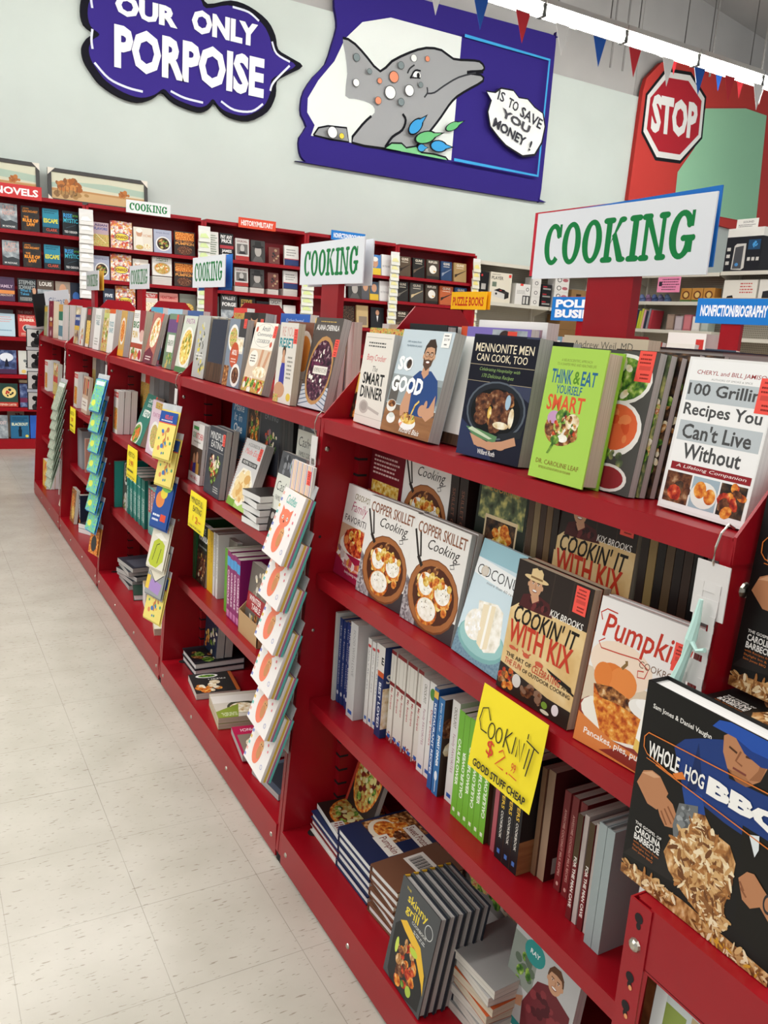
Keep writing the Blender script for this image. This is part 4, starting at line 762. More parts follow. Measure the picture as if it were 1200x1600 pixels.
for k in range(5):
    copy_tree(br, flat_pose(.985+.004*(k % 2), 1.416, z+.0208*k, .19, .020, PI/2+.05*(-1)**k), ORD[k+1]+' brown cookbook from the bottom of the flat stack', 'flat stack of brown cookbooks')
copy_tree(cop, face_pose(1.10, 1.405, z, .195, .014, 0, .12), 'copper pan cookbook standing on the bottom shelf behind the flat stacks')
sk = book('charcoal grill cookbook with yellow lowercase title, front of its row', face_pose(.826, 1.140, z, .150, .0185, .029, .15), .150, .222, .0185, '#4b4d4e', A_SKINNY, back_col='#262a33', spine_col='#e0b02f', pages='g', hard=True)
behind(sk, 5, .0185, 'charcoal grill cookbook', .15, .029, gap=.0015)
book('sandwich photo cookbook standing in shade behind the charcoal grill row', face_pose(1.08, 1.165, z, .21, .02, 0, .12), .21, .255, .02, '#6f6c69', [('r', 0, 0, 1, 1, '#7d7a77'), ('p', [(.0, .75), (.5, .95), (.9, .7), (.95, .35), (.6, .4), (.2, .6)], 'f:cream'), ('e', .5, .68, .36, .18, 'f:orange'), ('b', .5, .68, .3, .13, 16, 3, ('f:brown', 'f:meat'), .09), ('b', .45, .45, .4, .1, 18, 7, ('f:green', 'f:salad'), .08), ('r', 0, 0, 1, .3, '#a3a09d')], pages='g')
for k in range(7):
    book('%s book up in the short flat stack by the teal cookbook' % ORD[k+1], flat_pose(.985, 1.085, z+.0202*k, .17, .0195, .05*(-1)**k), .16, .15, .0195, ['#8a8886', '#a3a09d', '#9c9a97', '#b8532a', '#b8532a', '#a9a6a2', '#8f8d8a'][k], pages='p' if k not in (3, 4) else 'c', group='short flat stack on the bottom shelf')
def teal_cook(): return [('r', 0, 0, 1, 1, '#b9bab8'), ('r', 0, .55, .4, .95, '#8b9288'), ('b', .2, .7, .18, .15, 10, 3, ('f:green', '#5c6a58'), .06), ('e', .34, .9, .16, .1, '#2f8f8a'), ('t', 'RAY', .27, .88, .42, .92, '#e8f0ee', .02), ('p', [(.35, .2), (.3, .45), (.45, .72), (.62, .78), (.95, .7), (1, .2)], '#6a2a30'), ('b', .65, .48, .3, .22, 30, 4, ('#4d1f25', '#83363b'), .05)]+head(.68, .84, .11, .1, hair='#5c3a24')+[('p', [(.3, .4), (.12, .34), (.1, .4), (.3, .5)], 'f:skin'), ('r', 0, 0, 1, .26, '#2b8f8c'), ('t', 'Orange', .08, .12, .5, .22, '#f2ead8', .03), ('t', 'TABLE', .08, .03, .4, .1, '#f2ead8', .02)]
book('teal and grey cookbook with a woman in a plaid shirt', face_pose(.955, .878, z, .18, .02, 0, .12), .18, .235, .02, '#b9bab8', teal_cook(), pages='w')

# ------------------------------------------------------------------ bold lettering for the big signs
def glyphs(text, x0, y0, x1, y1, c, W, H, wt=.30):
    """soft-serif sign lettering drawn as shapes, fitted to the box (unit coordinates)"""
    out = []; adv = {'C': .95, 'O': 1.02, 'K': 1.12, 'I': .56, 'N': 1.12, 'G': 1.05}
    tot = sum(adv[q] for q in text); sx = (x1-x0)/tot; X0 = x0; hh = y1-y0
    def P(pts): return [(X0+p[0]*sx, y0+p[1]*hh) for p in pts]
    def add(pts): out.append(('p', P(pts), c))
    def blob(cx, cy, rx, ry): out.append(('p', P(ell(cx, cy, rx, ry, 14)), c))
    def arc(a0, a1, cx, R=(.47, .5), r=(.19, .38), n=22):
        for i in range(n):
            a, b = a0+(a1-a0)*i/n, a0+(a1-a0)*(i+1)/n+.01
            add([(cx+R[0]*math.cos(a), .5+R[1]*math.sin(a)), (cx+R[0]*math.cos(b), .5+R[1]*math.sin(b)), (cx+r[0]*math.cos(b), .5+r[1]*math.sin(b)), (cx+r[0]*math.cos(a), .5+r[1]*math.sin(a))])
    def stem(cx, w, ya=0., yb=1., serif=.13):
        add([(cx-w/2, ya+.08), (cx+w/2, ya+.08), (cx+w/2, yb-.08), (cx-w/2, yb-.08)])
        for yy in (ya+.065, yb-.065):
            blob(cx-w/2-.02, yy, serif, .065); blob(cx+w/2+.02, yy, serif, .065); add([(cx-w/2-.02, yy-.065), (cx+w/2+.02, yy-.065), (cx+w/2+.02, yy+.065), (cx-w/2-.02, yy+.065)])
    for q in text:
        if q == 'O': arc(0, 2*PI, .5, n=30)
        elif q == 'C': arc(.75, 5.45, .5); blob(.76, .76, .12, .13); add([(.78, .97), (.90, .97), (.9, .66), (.8, .66)])
        elif q == 'G': arc(.75, 5.75, .5); blob(.76, .76, .12, .13); add([(.80, .98), (.92, .98), (.92, .66), (.82, .66)]); add([(.66, .14), (.94, .14), (.94, .44), (.66, .44)]); blob(.6, .43, .12, .065); blob(.94, .43, .09, .065); add([(.6, .37), (.94, .37), (.94, .49), (.6, .49)])
        elif q == 'I': stem(.28, .25)
        elif q == 'K':
            stem(.24, .25); add([(.34, .40), (.46, .52), (.86, .93), (.66, .95)]); blob(.82, .935, .17, .065); add([(.40, .60), (.56, .70), (1.0, .08), (.70, .07)]); blob(.9, .065, .2, .065)
        elif q == 'N':
            stem(.2, .16, 0, 1, .12); stem(.88, .16, .0, 1, .12); add([(.1, .97), (.34, .97), (.97, .0), (.80, .0)])
        X0 += adv[q]*sx
    return [('m', [q[1] for q in out], c)]
GREEN_INK, SIGN_WHITE = '#0d7a3c', '#dfe2e6'
POST_DIM = .123
def post_sign(label, yc, X0, front, backs, w=.462, z0=1.578, z1=1.712, rot=0.0, post=True, lead='#b5122a', zbase=ZT+.0, pw=POST_DIM, name='section_sign', bz=None):
    g = empty(name, label, 'sign', T3((X0, yc, zbase)) @ Matrix.Rotation(rot, 4, 'Z'))
    if post:
        mb = MB(); mb.box(-.010, .012, -pw/2, pw/2, .0015, z0-zbase+.06, RED); kid(g, mb, 'post')
    mb = MB(); mb.box(-.0150, -.0115, -w/2, w/2, z0-zbase, z1-zbase, C(front[0]))
    F = Matrix(((0, 0, -1, -.0151), (-1, 0, 0, w/2), (0, 1, 0, z0-zbase), (0, 0, 0, 1)))
    art(mb, front[1], F, w, z1-z0); kid(g, mb, 'sign_panel', 'front panel with lettering')
    for k, (c, dy, dz, rr) in enumerate(backs):
        mb = MB(); mb.X = Matrix.Rotation(rr, 4, 'X'); xo = .0135+.004*k
        mb.box(xo, xo+.003, -w/2+dy, w/2+dy, z0-zbase+dz, z1-zbase+dz, C(c)); kid(g, mb, 'rear_panel', 'panel facing the other aisle')
    return g
def cooking(w=.462, h=.134): return ('#dfe2e6', glyphs('COOKING', .065, .2, .93, .82, GREEN_INK, w, h))
post_sign('largest green cooking sign on a red post, nearest one over the gondola', 1.238, XC, cooking(), [('#1f6fc0', .004, .010, -.025), ('#c02436', .05, .010, .0)])
post_sign('second nearest green cooking sign on a red post', 2.485, XC, cooking(), [('#dfe2e6', -.003, -.004, 0)])
post_sign('green cooking sign with a blue panel behind, third along the gondola', 3.735, XC, cooking(), [('#1f6fc0', -.006, .003, 0), ('#1f6fc0', .01, -.010, 0)])
post_sign('small green cooking sign, fourth along the gondola', 5.02, XC, cooking(), [])
post_sign('farthest green cooking sign with a yellow edge behind', 6.42, XC, cooking(), [('#e3b23a', -.02, .0, 0)])
# ------------------------------------------------------------------ yellow price cards on the shelf edges
def card(label, pts, items, c='#f2dc2e'):
    """hanging paper card through four measured corners TL TR BR BL"""
    TL, TR, BR, BL = [Vector(p) for p in pts]
    X = ((TR-TL)+(BR-BL)).normalized(); Y = ((TL-BL)+(TR-BR)); Y = (Y-X*Y.dot(X)).normalized(); Z = X.cross(Y)
    w = ((TR-TL).length+(BR-BL).length)/2; h = ((TL-BL).length+(TR-BR).length)/2
    ce = (TL+TR+BR+BL)/4; o = ce-X*w/2-Y*h/2
    M_ = Matrix(((X.x, Y.x, Z.x, o.x), (X.y, Y.y, Z.y, o.y), (X.z, Y.z, Z.z, o.z), (0, 0, 0, 1)))
    g = empty('price_card', label, 'price card', M_)
    mb = MB(); n = 6
    top = [(w*i/n, h*j/n, .004*math.sin(PI*j/n)*math.sin(PI*i/n+.4)) for j in range(n+1) for i in range(n+1)]
    vs = top+[(p[0], p[1], p[2]-.0004) for p in top]; m1 = n+1; fs = []
    for j in range(n):
        for i in range(n):
            a = j*m1+i; fs.append((a, a+1, a+m1+1, a+m1)); b = a+m1*m1; fs.append((b, b+m1, b+m1+1, b+1))
    mb.add(vs, fs, C(c, .6)); pp = kid(g, mb, 'paper')
    mb = MB(); art(mb, items, T3((0, 0, .0048)), w, h); kid(pp, mb, 'lettering', 'marker lettering')
    return g
INK = '#1e1c1c'
PR = '#d2402a'
card("yellow card reading cookin' it in marker, clipped below the cowboy hat cookbook", [(.872, 1.090, .846), (.872, .915, .846), (.852, .925, .690), (.852, 1.100, .690)],
     [('l', [(.235, .66), (.17, .78), (.09, .74), (.07, .6), (.12, .5), (.22, .5)], .014, INK), ('l', ell(.28, .56, .05, .09, 12)+[(.33, .56)], .013, INK), ('l', ell(.40, .57, .045, .085, 12)+[(.445, .57)], .013, INK),
      ('l', [(.5, .7), (.49, .48)], .014, INK), ('l', [(.58, .7), (.5, .59), (.6, .47)], .014, INK), ('l', [(.64, .68), (.63, .48)], .014, INK), ('l', [(.69, .48), (.69, .68), (.76, .46), (.77, .68)], .014, INK), ('l', [(.8, .8), (.8, .74)], .014, INK), ('l', [(.85, .66), (.83, .42)], .015, INK), ('l', [(.79, .72), (.98, .68)], .014, INK), ('l', [(.91, .7), (.87, .36)], .015, INK),
      ('t', '$', .26, .26, .37, .46, PR, .0), ('l', [(.45, .4), (.5, .45), (.55, .4), (.43, .25), (.56, .25)], .013, PR), ('e', .62, .25, .012, .012, PR), ('t', '99', .66, .30, .73, .40, PR), ('l', [(.65, .26), (.77, .25)], .01, PR),
      ('t', 'GOOD STUFF CHEAP', .10, .06, .94, .15, INK, .03)])
card('yellow card reading mindful eating in marker, on the second unit', [(.872, 2.885, .836), (.872, 2.700, .836), (.862, 2.710, .705), (.862, 2.89, .705)],
     [('t', 'MINDFUL', .14, .72, .86, .88, INK, .0, .1), ('t', 'EATING', .3, .5, .84, .66, INK, .0, .1), ('l', [(.36, .4), (.33, .25)], .015, PR), ('t', '2', .5, .22, .64, .4, PR), ('l', [(.68, .3), (.84, .3)], .02, PR), ('t', 'GOOD STUFF CHEAP', .12, .06, .9, .12, '#5b5220', .02)])
for lb, a, b in (('yellow card above the teal spines on the middle unit', 3.885, 3.70), ('yellow card hanging beside the blue craft packs, on the fourth unit', 5.45, 5.27), ('farthest yellow card, by the green craft packs', 6.12, 5.96)):
    card(lb, [(.872, a, .848), (.872, b, .848), (.866, b+.005, .70), (.866, a+.005, .70)], [('t', 'KETO', .2, .7, .8, .85, '#4a4418', .0, .1), ('t', '3.99', .3, .42, .7, .6, PR), ('s', .15, .2, .85, .34, 1, '#5b5220'), ('t', 'GOOD STUFF CHEAP', .12, .06, .9, .12, '#5b5220', .02)])
# ------------------------------------------------------------------ clip strips with hanging packs
def clip_strip(label, y, ztop, zbot, xtop, xbot, col='#d9d5d2', plate=False):
    g = empty('clip_strip', label, 'clip strip', T3((xtop, y, zbot)))
    mb = MB(); mb.X = T3((-xtop, -y, -zbot)); n = 12
    for k in range(n):
        a, b = k/n, (k+1)/n-.018
        xa = xbot+(xtop-xbot)*a; xb = xbot+(xtop-xbot)*b; za = zbot+(ztop-zbot)*a; zb = zbot+(ztop-zbot)*b
        vs = [(xa, y-.017, za), (xa, y+.017, za), (xb, y+.017, zb), (xb, y-.017, zb)]
        vs2 = [(p[0]+.0012, p[1], p[2]) for p in vs]
        mb.add(vs+vs2, [(0, 3, 2, 1), (4, 5, 6, 7), (0, 1, 5, 4), (1, 2, 6, 5), (2, 3, 7, 6), (3, 0, 4, 7)], C(col, .4))
        if k < n-1:
            xc = xbot+(xtop-xbot)*(k+1)/n; zc = zbot+(ztop-zbot)*(k+1)/n
            for yy in (y-.013, y+.013): mb.box(xc, xc+.0012, yy-.004, yy+.004, zb-.001, zc+.012, C(col, .4))
    if plate: mb.box(xtop-.0014, xtop+.0002, y-.026, y+.024, ztop-.075, ztop-.003, C(col, .4))
    kid(g, mb, 'strip')
    mb = MB(); mb.X = T3((-xtop, -y, -zbot))
    mb.tube([(xtop+.002, y, ztop-.012), (xtop-.003, y, ztop+.0), (xtop-.002, y, ztop+.018), (xtop+.004, y, ztop+.035), (xtop+.016, y, ztop+.046), (xtop+.028, y, ztop+.040)], .0016, STEEL, 6); kid(g, mb, 'wire_hook', 'steel wire hook')
    return g
def seam(i): return SEC_Y[i]
FOX = [('r', 0, 0, 1, 1, '#ece6e2')]+[('r', 0, .03+.095*k, .075, .075+.095*k, ('#7c86c4', '#e8b0a4', '#6fbcb4', '#d9b65a')[k % 4]) for k in range(10)]+[('t', 'Cuddles', .26, .80, .72, .93, '#4fb0a2', .01, .15), ('p', [(.22, .76), (.24, .60), (.40, .68)], '#ec8062'), ('p', [(.70, .76), (.52, .68), (.68, .60)], '#ec8062'), ('e', .46, .60, .24, .13, '#ec8062'), ('e', .46, .30, .2, .22, '#ec8062'),
      ('e', .36, .6, .035, .03, '#f6efe6'), ('e', .57, .6, .035, .03, '#f6efe6'), ('e', .36, .6, .016, .016, '#3a2a26'), ('e', .57, .6, .016, .016, '#3a2a26'), ('e', .46, .55, .03, .018, '#7a3a30'), ('e', .56, .38, .1, .08, '#d9a06a'), ('e', .54, .28, .09, .1, '#c98a5a'), ('e', .53, .4, .015, .012, '#3a2a26'), ('e', .6, .4, .015, .012, '#3a2a26'),
      ('e', .84, .6, .03, .022, '#e4808a'), ('e', .8, .5, .03, .022, '#e4808a'), ('e', .86, .42, .025, .02, '#e4808a'), ('e', .82, .72, .02, .02, '#e4808a'), ('o', .82, .16, .045, .035, .2, '#7c86c4')]
def booklet(label, X, w, h, group):
    g = empty('craft_booklet', label, 'booklet', X, group)
    mb = MB(); mb.box(-w/2, w/2, 0, h, -.004, 0, C('#ece6e2')); art(mb, FOX, T3((-w/2, 0, 0)), w, h); kid(g, mb, 'cover')
    mb = MB(); zz = -.0042
    for c, th in (('#e2dcd4', .004), ('#d8b44a', .006), ('#e8dccb', .003), ('#b46a94', .005), ('#5fb8b0', .006)):
        mb.box(-w/2+.004, w/2-.001, .001, h-.001, zz-th, zz, C(c)); zz -= th+.0002
    kid(g, mb, 'page_block', 'coloured page layers')
    mb = MB(); mb.box(-w/2-.001, w/2+.003, h+.001, h+.035, -.020, -.0185, mat('#e9eef0', .15, alpha=.35)); kid(g, mb, 'plastic_sleeve', 'clear plastic sleeve flap')
    return g
clip_strip('white clip strip carrying the fox booklets', 1.862, 1.195, .33, .873, .833)
for k in range(6):
    zb = .868-.1155*k; xb = .769-.006*k
    booklet('orange fox booklet, %s from the top of its strip' % ORD[k+1], face_pose(xb, 1.800, zb, .150, .0, .06, .335), .150, .178, 'fox booklets on the clip strip')
g = book('striped paper pad sticking up above the fox booklets', face_pose(.845, 1.815, 1.032, .13, .008, 0, .1), .13, .075, .008, '#e6d2c4', [('r', 0, 0, 1, 1, '#e9dccb')]+[('r', .03+.075*k, 0, .03+.075*k+.03, 1, ('#8a86b4', '#e8b88a', '#d9a0a0')[k % 3]) for k in range(13)], pages='w', name='paper_pad', cat='paper pad', sticker=(.85, .6, .022, .035))
def pack(label, X, w, h, t, items, back, group=None, top='#e9edf0'):
    g = empty('craft_pack', label, 'craft pack', X, group)
    mb = MB(); n = 8; vs = []; fs = []
    for j in range(n+1):
        for i in range(n+1):
            u, v = i/n, j/n; b = t*(math.sin(PI*u)*math.sin(PI*v))**.5 if 0 < i < n and 0 < j < n else 0
            vs.append(((u-.5)*w, v*h, -t*.5+b*.5))
    for j in range(n):
        for i in range(n): a = j*(n+1)+i; fs.append((a, a+1, a+n+2, a+n+1))
    m = len(vs); vs2 = [(p[0], p[1], -t-p[2]) for p in vs]
    mb.add(vs+vs2, fs+[tuple(m+q for q in f[::-1]) for f in fs], C(back, .25)); po = kid(g, mb, 'pouch')
    mb = MB(); art(mb, items, T3((-w*.46, .04*h, .0003)), w*.92, h*.92); kid(po, mb, 'printed_insert')
    mb = MB(); mb.box(-w/2, w/2, h-.002, h+.022, -t*.5-.0006, -t*.5+.0006, mat(top, .15, alpha=.45)); kid(g, mb, 'clear_flap', 'clear plastic flap')
    return g
Y_PACK = [('r', 0, 0, 1, 1, '#ecd877'), ('r', 0, .76, 1, 1, '#27509a'), ('t', 'RELAX', .3, .84, .74, .93, '#d9503a', .03), ('s', .12, .78, .88, .83, 1, '#e8ecf4'), ('r', 0, .74, 1, .765, '#d9503a'), ('b', .5, .38, .42, .32, 18, 5, ('#d98a5a', '#5a9a6a', '#4a78b4', '#e0b43a', '#c4784a'), .07), ('l', [(.45, .3), (.55, .45), (.5, .6)], .05, '#c0704a')]
G_PACK = [('r', 0, 0, 1, 1, '#e2dccb'), ('t', 'RECOVER', .12, .83, .9, .93, '#d9803a', .04), ('p', [(.1, .1), (.2, .55), (.5, .68), (.85, .55), (.9, .2), (.6, .02), (.25, .03)], '#b9c43a'), ('l', [(.3, .15), (.4, .5), (.55, .55)], .03, '#4a4a2a'), ('l', [(.6, .12), (.68, .45)], .03, '#4a4a2a'), ('p', [(.15, .7), (.5, .78), (.9, .66), (.6, .62)], '#f3efe4')]
K_PACK = [('r', 0, 0, 1, 1, '#9a9c9c'), ('p', [(0, .5), (.5, .3), (1, .55), (1, 1), (0, 1)], '#e4dcc8'), ('p', [(.1, .1), (.8, .05), (.9, .3), (.3, .35)], '#a98ac4'), ('l', [(.1, .5), (.5, .3), (.9, .5)], .03, '#3a3a3a'), ('r', 0, .1, .2, .4, '#e8c44a')]
B_PACK = [('r', 0, 0, 1, 1, '#2b4f96'), ('e', .35, .6, .25, .18, '#e0884a'), ('e', .5, .75, .2, .12, '#e8d24a'), ('r', .55, .15, .85, .3, '#d9503a'), ('s', .1, .1, .5, .3, 2, '#e8ecf4'), ('e', .6, .9, .3, .12, '#7fbf5a')]
clip_strip('white clip strip carrying the yellow craft packs', 3.105, 1.195, .30, .874, .826)
specs = [(.915, .817, Y_PACK, '#e0cc6a', 'top yellow craft pack under a blue header'), (.815, .822, Y_PACK, '#e0cc6a', 'second yellow craft pack tucked under the top one'), (.655, .803, B_PACK, '#2b4f96', 'dark blue craft pack below the yellow ones'),
         (.50, .790, G_PACK, '#d9d2bf', 'white craft pack with a green shape'), (.395, .782, K_PACK, '#8e9090', 'grey and white craft pack near the strip bottom'), (.30, .775, Y_PACK, '#e0cc6a', 'lowest craft pack of the yellow strip')]
for k, (zb, xb, it, bc, lb) in enumerate(specs):
    pack(lb, face_pose(xb, 2.985-.01*k, zb, .135, .010, -.25, .22), .135, .19, .010, it, bc)
clip_strip('white clip strip carrying the blue craft packs', 4.375, 1.195, .25, .874, .822)
T_PACK = [('r', 0, 0, 1, 1, 'f:toys'), ('r', .1, .82, .9, .95, '#dfe6ea'), ('e', .3, .25, .2, .1, '#d6e35a')]
for k in range(7):
    pack('blue and green craft pack, %s from the top of its strip' % ORD[k+1], face_pose(.810-.004*k, 4.25+.006*(k % 2), .940-.103*k, .135, .016, -.2, .27), .135, .175, .016, T_PACK, '#3c7fb8', 'blue craft packs on the clip strip')
pack('orange tinted craft pack at the foot of the blue strip', face_pose(.80, 4.26, .20, .12, .02, -.2, .15), .12, .15, .02, [('r', 0, 0, 1, 1, 'f:orange'), ('e', .5, .4, .3, .3, '#2a2a2c')], '#c98a4a')
clip_strip('clip strip carrying the grey-green craft packs', 5.635, 1.195, .25, .874, .822)
L_PACK = [('r', 0, 0, 1, 1, 'f:beads'), ('r', 0, .86, 1, 1, '#dfe4de')]
for k in range(9):
    pack('grey-green bead craft pack, %s from the top of its strip' % ORD[k+1], face_pose(.800-.006*k, 5.52, .80-.062*k, .15, .010, -.1, .32), .15, .19, .010, L_PACK, '#9fb09c', 'grey-green craft packs on the clip strip')
# the nearly empty strip on the near end of the gondola
clip_strip('nearly empty white clip strip hooked on the near end of the top shelf', .662, 1.195, .70, .872, .846, plate=True)
g = empty('plastic_ribbon', 'mint green torn plastic sleeve knotted on the nearly empty strip', 'plastic sleeve', T3((.862, .668, .975)))
mb = MB(); mint = mat('#bfe4da', .35)
mb.tube([(-.004, -.006, .17), (-.006, -.005, .14), (-.008, -.003, .115)], [.003, .006, .0075], mint, 8)
mb.tube([(-.008, -.003, .116), (-.010, .0, .09), (-.013, .010, .045), (-.016, .020, .0)], [.007, .0055, .009, .012], mint, 8)
mb.tube([(-.010, -.006, .115), (-.013, -.018, .107), (-.013, -.030, .112)], [.0035, .0025, .0035], mint, 6)
kid(g, mb, 'knotted_sleeve')
book('little white board book with a brown bear drawing on the nearly empty strip', face_pose(.80, .648, .925, .055, .010, .35, .12), .060, .075, .010, '#e9e3da', [('r', 0, 0, 1, 1, '#ebe5dc'), ('r', 0, 0, 1, .2, '#d9b45a'), ('e', .66, .6, .2, .17, '#b5583f'), ('e', .66, .3, .22, .25, '#b5583f'), ('e', .52, .78, .07, .06, '#b5583f'), ('e', .8, .78, .07, .06, '#b5583f'), ('e', .25, .75, .05, .04, '#9aa0a8'), ('e', .38, .68, .04, .03, '#9aa0a8'), ('l', [(.1, .9), (.5, .82), (.9, .92)], .012, '#6a5a4a')], pages='w', name='board_book', cat='booklet')
# ------------------------------------------------------------------ red boltless rack at the near end, with the barbecue books
g = empty('storage_rack', 'red boltless metal rack with keyhole posts holding the barbecue books', 'rack', T3((1.05, .15, 0)))
RI = T3((-1.05, -.15, 0))
def rpart(name, fn, label=None):
    mb = MB(); mb.X = RI; fn(mb); return kid(g, mb, name, label)
DZ = .775
def f(mb):
    mb.box(.740, .7425, .570, .604, 0, .795, RED); mb.box(.7425, .772, .6015, .604, 0, .795, RED)
    for k in range(14):
        zz = .775-.0415*k-.0
        if zz < .05: break
        if k == 1: continue
        y = .587
        mb.X = RI
        pts = [(y+.0065*math.cos(a), zz+.007*math.sin(a)) for a in [2*PI*i/12 for i in range(12)]]
        mb.add([(.7396, p[0], p[1]) for p in pts], [tuple(range(12))[::-1]], SLOT)
        pts = [(y+.0035*math.cos(a)-.001, zz-.010+.005*math.sin(a)) for a in [2*PI*i/10 for i in range(10)]]
        mb.add([(.7395, p[0], p[1]) for p in pts], [tuple(range(10))[::-1]], SLOT)
        if k > 1: mb.add([(.7393, y-.003+.003*math.cos(a), zz-.013+.0035*math.sin(a)) for a in [2*PI*i/8 for i in range(8)]], [tuple(range(8))[::-1]], mat('#d9905a', .5))
rpart('post', f)
rpart('post', lambda mb: (mb.box(1.36, 1.3625, .570, .604, 0, .80, RED), mb.box(1.333, 1.36, .6015, .604, 0, .80, RED)))
rpart('post', lambda mb: (mb.box(.740, .7425, -.40, -.366, 0, .80, RED)))
rpart('bolt', lambda mb: mb.dome((.7400, .587, .738), (-1, 0, 0), .009, .006, STEEL), 'steel bolt head')
rpart('beam', lambda mb: (mb.box(.742, .746, -.38, .574, .715, .797, RED), mb.box(.742, .762, -.38, .574, .712, .716, RED)))
rpart('beam', lambda mb: (mb.box(.750, 1.35, .596, .601, .715, .794, RED)))
rpart('deck', lambda mb: mb.box(.7465, 1.35, -.38, .596, .782, .795, RED))
rpart('deck', lambda mb: mb.box(.7465, 1.35, -.38, .596, .40, .415, RED))
rpart('end_board', lambda mb: mb.box(.775, 1.33, .575, .588, .416, .712, noise_mat('brown_hardboard', ['#5c3018', '#7c4523', '#8d5730'], 40, .6)), 'brown hardboard end panel')
hz = .7955
hb = book('black barbecue book with a man in a blue cap, standing front on the red rack', face_pose(.7635, .432, hz, .213, .034, .0, .0), .213, .262, .034, '#171615', hog(), spine_col='#1d1c1b', pages='w', hard=True)
for k in range(6):
    copy_tree(hb, flat_pose(.942, .531, hz+.0390*k, .262, .034, PI/2), 'barbecue book lying flat, %s up in its stack on the rack' % ORD[k+1], 'flat stack of barbecue books on the rack')
copy_tree(hb, face_pose(.905, .425, hz+.0390*6+.001, .213, .034, .0, .06), 'black barbecue book standing on top of the flat barbecue stack')
book('white and yellow book with a trailer photo on the lower rack shelf', face_pose(.757, .350, .4155, .22, .03, 0, .05), .22, .285, .03, '#d9dcd8', [('r', 0, 0, 1, 1, '#dfe2df'), ('r', 0, 0, 1, .5, '#e0b02f'), ('r', .08, .42, .95, .95, '#c4ccca'), ('r', .08, .42, .22, .9, '#8a9a4a'), ('r', .25, .45, .95, .93, '#b9a47a'), ('r', .3, .5, .9, .85, '#3a2a22'), ('r', .28, .86, .95, .9, '#e2d2a8')]+head(.62, .72, .06, .05, hair='#2a1c14')+[('p', [(.5, .5), (.54, .66), (.7, .66), (.74, .5)], '#e0cf9a'), ('e', .42, .75, .05, .05, '#dfe6e0')], pages='w')
# ------------------------------------------------------------------ farther gondola units
def fb(label, y, z, w, h, t, cover, front, pages='g', x=.92, lean=.12, yaw=0.0, n=0, short=None, sticker=None, back=None, hard=False, group=None, rings=None):
    g = book(label, face_pose(x, y, z, w, t, yaw, lean), w, h, t, cover, front, pages=pages, sticker=sticker, back_col=back, hard=hard, group=group, rings=rings)
    if n: behind(g, n, t, short or label.split(',')[0], lean, yaw)
    return g
# ---- second unit, top shelf
z = TOPZ
fb('grey cookbook with yellow wildflowers, beside the third divider from the near end', 2.935, z, .14, .225, .028, '#a9a9a4', [('r', 0, 0, 1, 1, '#b4b4af'), ('b', .4, .6, .3, .35, 26, 3, ('#d9c94a', '#4a4f45', '#c9cabf'), .06), ('s', .15, .3, .85, .4, 2, '#e4e2da'), ('b', .7, .2, .25, .15, 14, 5, ('#d9c94a', '#6a6f5a'), .06)], 'c', n=2, short='yellow wildflower cookbook', hard=True)
fb('dark navy cookbook with a brown lower band, after the wildflower cookbook', 2.765, z, .16, .215, .03, '#262c3a', [('r', 0, 0, 1, 1, '#2a3040'), ('r', 0, 0, 1, .3, 'f:wood')], 'g', x=.925, n=1, short='dark navy cookbook')
fb('cookbook with two white plates and an orange oval badge', 2.575, z, .165, .222, .022, '#8c97a3', [('r', 0, 0, 1, 1, '#7f8a98'), ('r', .6, .6, 1, 1, '#3c3a3c'), ('e', .32, .72, .28, .2, '#eceae4'), ('e', .32, .72, .22, .15, 'f:salad'), ('r', .55, .5, .95, .74, '#d9d4cb'), ('r', .58, .53, .92, .71, 'f:cream'), ('e', .5, .47, .25, .19, '#c4532f'), ('t', 'AIOLI', .36, .47, .64, .55, '#f4ece4', .03), ('s', .35, .35, .66, .43, 2, '#f0d8cc'), ('r', 0, 0, .3, .3, 'f:brown'), ('e', .7, .18, .26, .17, '#eceae4'), ('e', .7, .18, .2, .12, 'f:meat')], 'g', x=.925, sticker=(.9, .94, .026, .03))
fb('tall dark book with a face, standing behind the two plates cookbook', 2.52, z, .19, .245, .03, '#2c2724', [('r', 0, 0, 1, 1, '#2f2925'), ('e', .5, .9, .16, .1, 'f:skin'), ('e', .5, .97, .18, .07, '#1d1612')], 'g', x=.965, lean=.1, sticker=(.88, .86, .026, .03))
A_AMISH = [('r', 0, 0, 1, 1, '#d9c2a8'), ('r', 0, .62, 1, 1, '#ece6da'), ('o', .5, .82, .46, .17, .02, '#8d8a80'), ('t', 'Amish', .34, .88, .7, .955, '#38475a', 0, .2), ('t', 'Community', .18, .79, .86, .86, '#38475a', 0, .2), ('t', 'COOKBOOK', .22, .71, .82, .765, '#38475a'), ('e', .12, .9, .05, .04, '#c8604a'), ('e', .88, .7, .05, .04, '#c8604a'), ('p', [(.5, .3), (.56, .62), (.66, .62), (.62, .32)], 'f:skin'), ('p', [(.7, .3), (.85, .6), (.95, .6), (.82, .3)], 'f:skin'), ('e', .66, .3, .3, .08, 'f:cream'), ('e', .25, .48, .2, .12, '#efe9dd'), ('s', .12, .42, .38, .54, 3, '#6a6258'), ('r', 0, 0, 1, .2, 'f:mixed'), ('b', .5, .1, .5, .09, 26, 4, ('f:green', 'f:red', 'f:yellow', '#e8e2d4'), .07)]
fb('white and tan community cookbook with kneading hands', 2.345, z, .18, .217, .026, '#e0d2bd', A_AMISH, 'g', x=.915, lean=.22, sticker=(.95, .88, .026, .036))
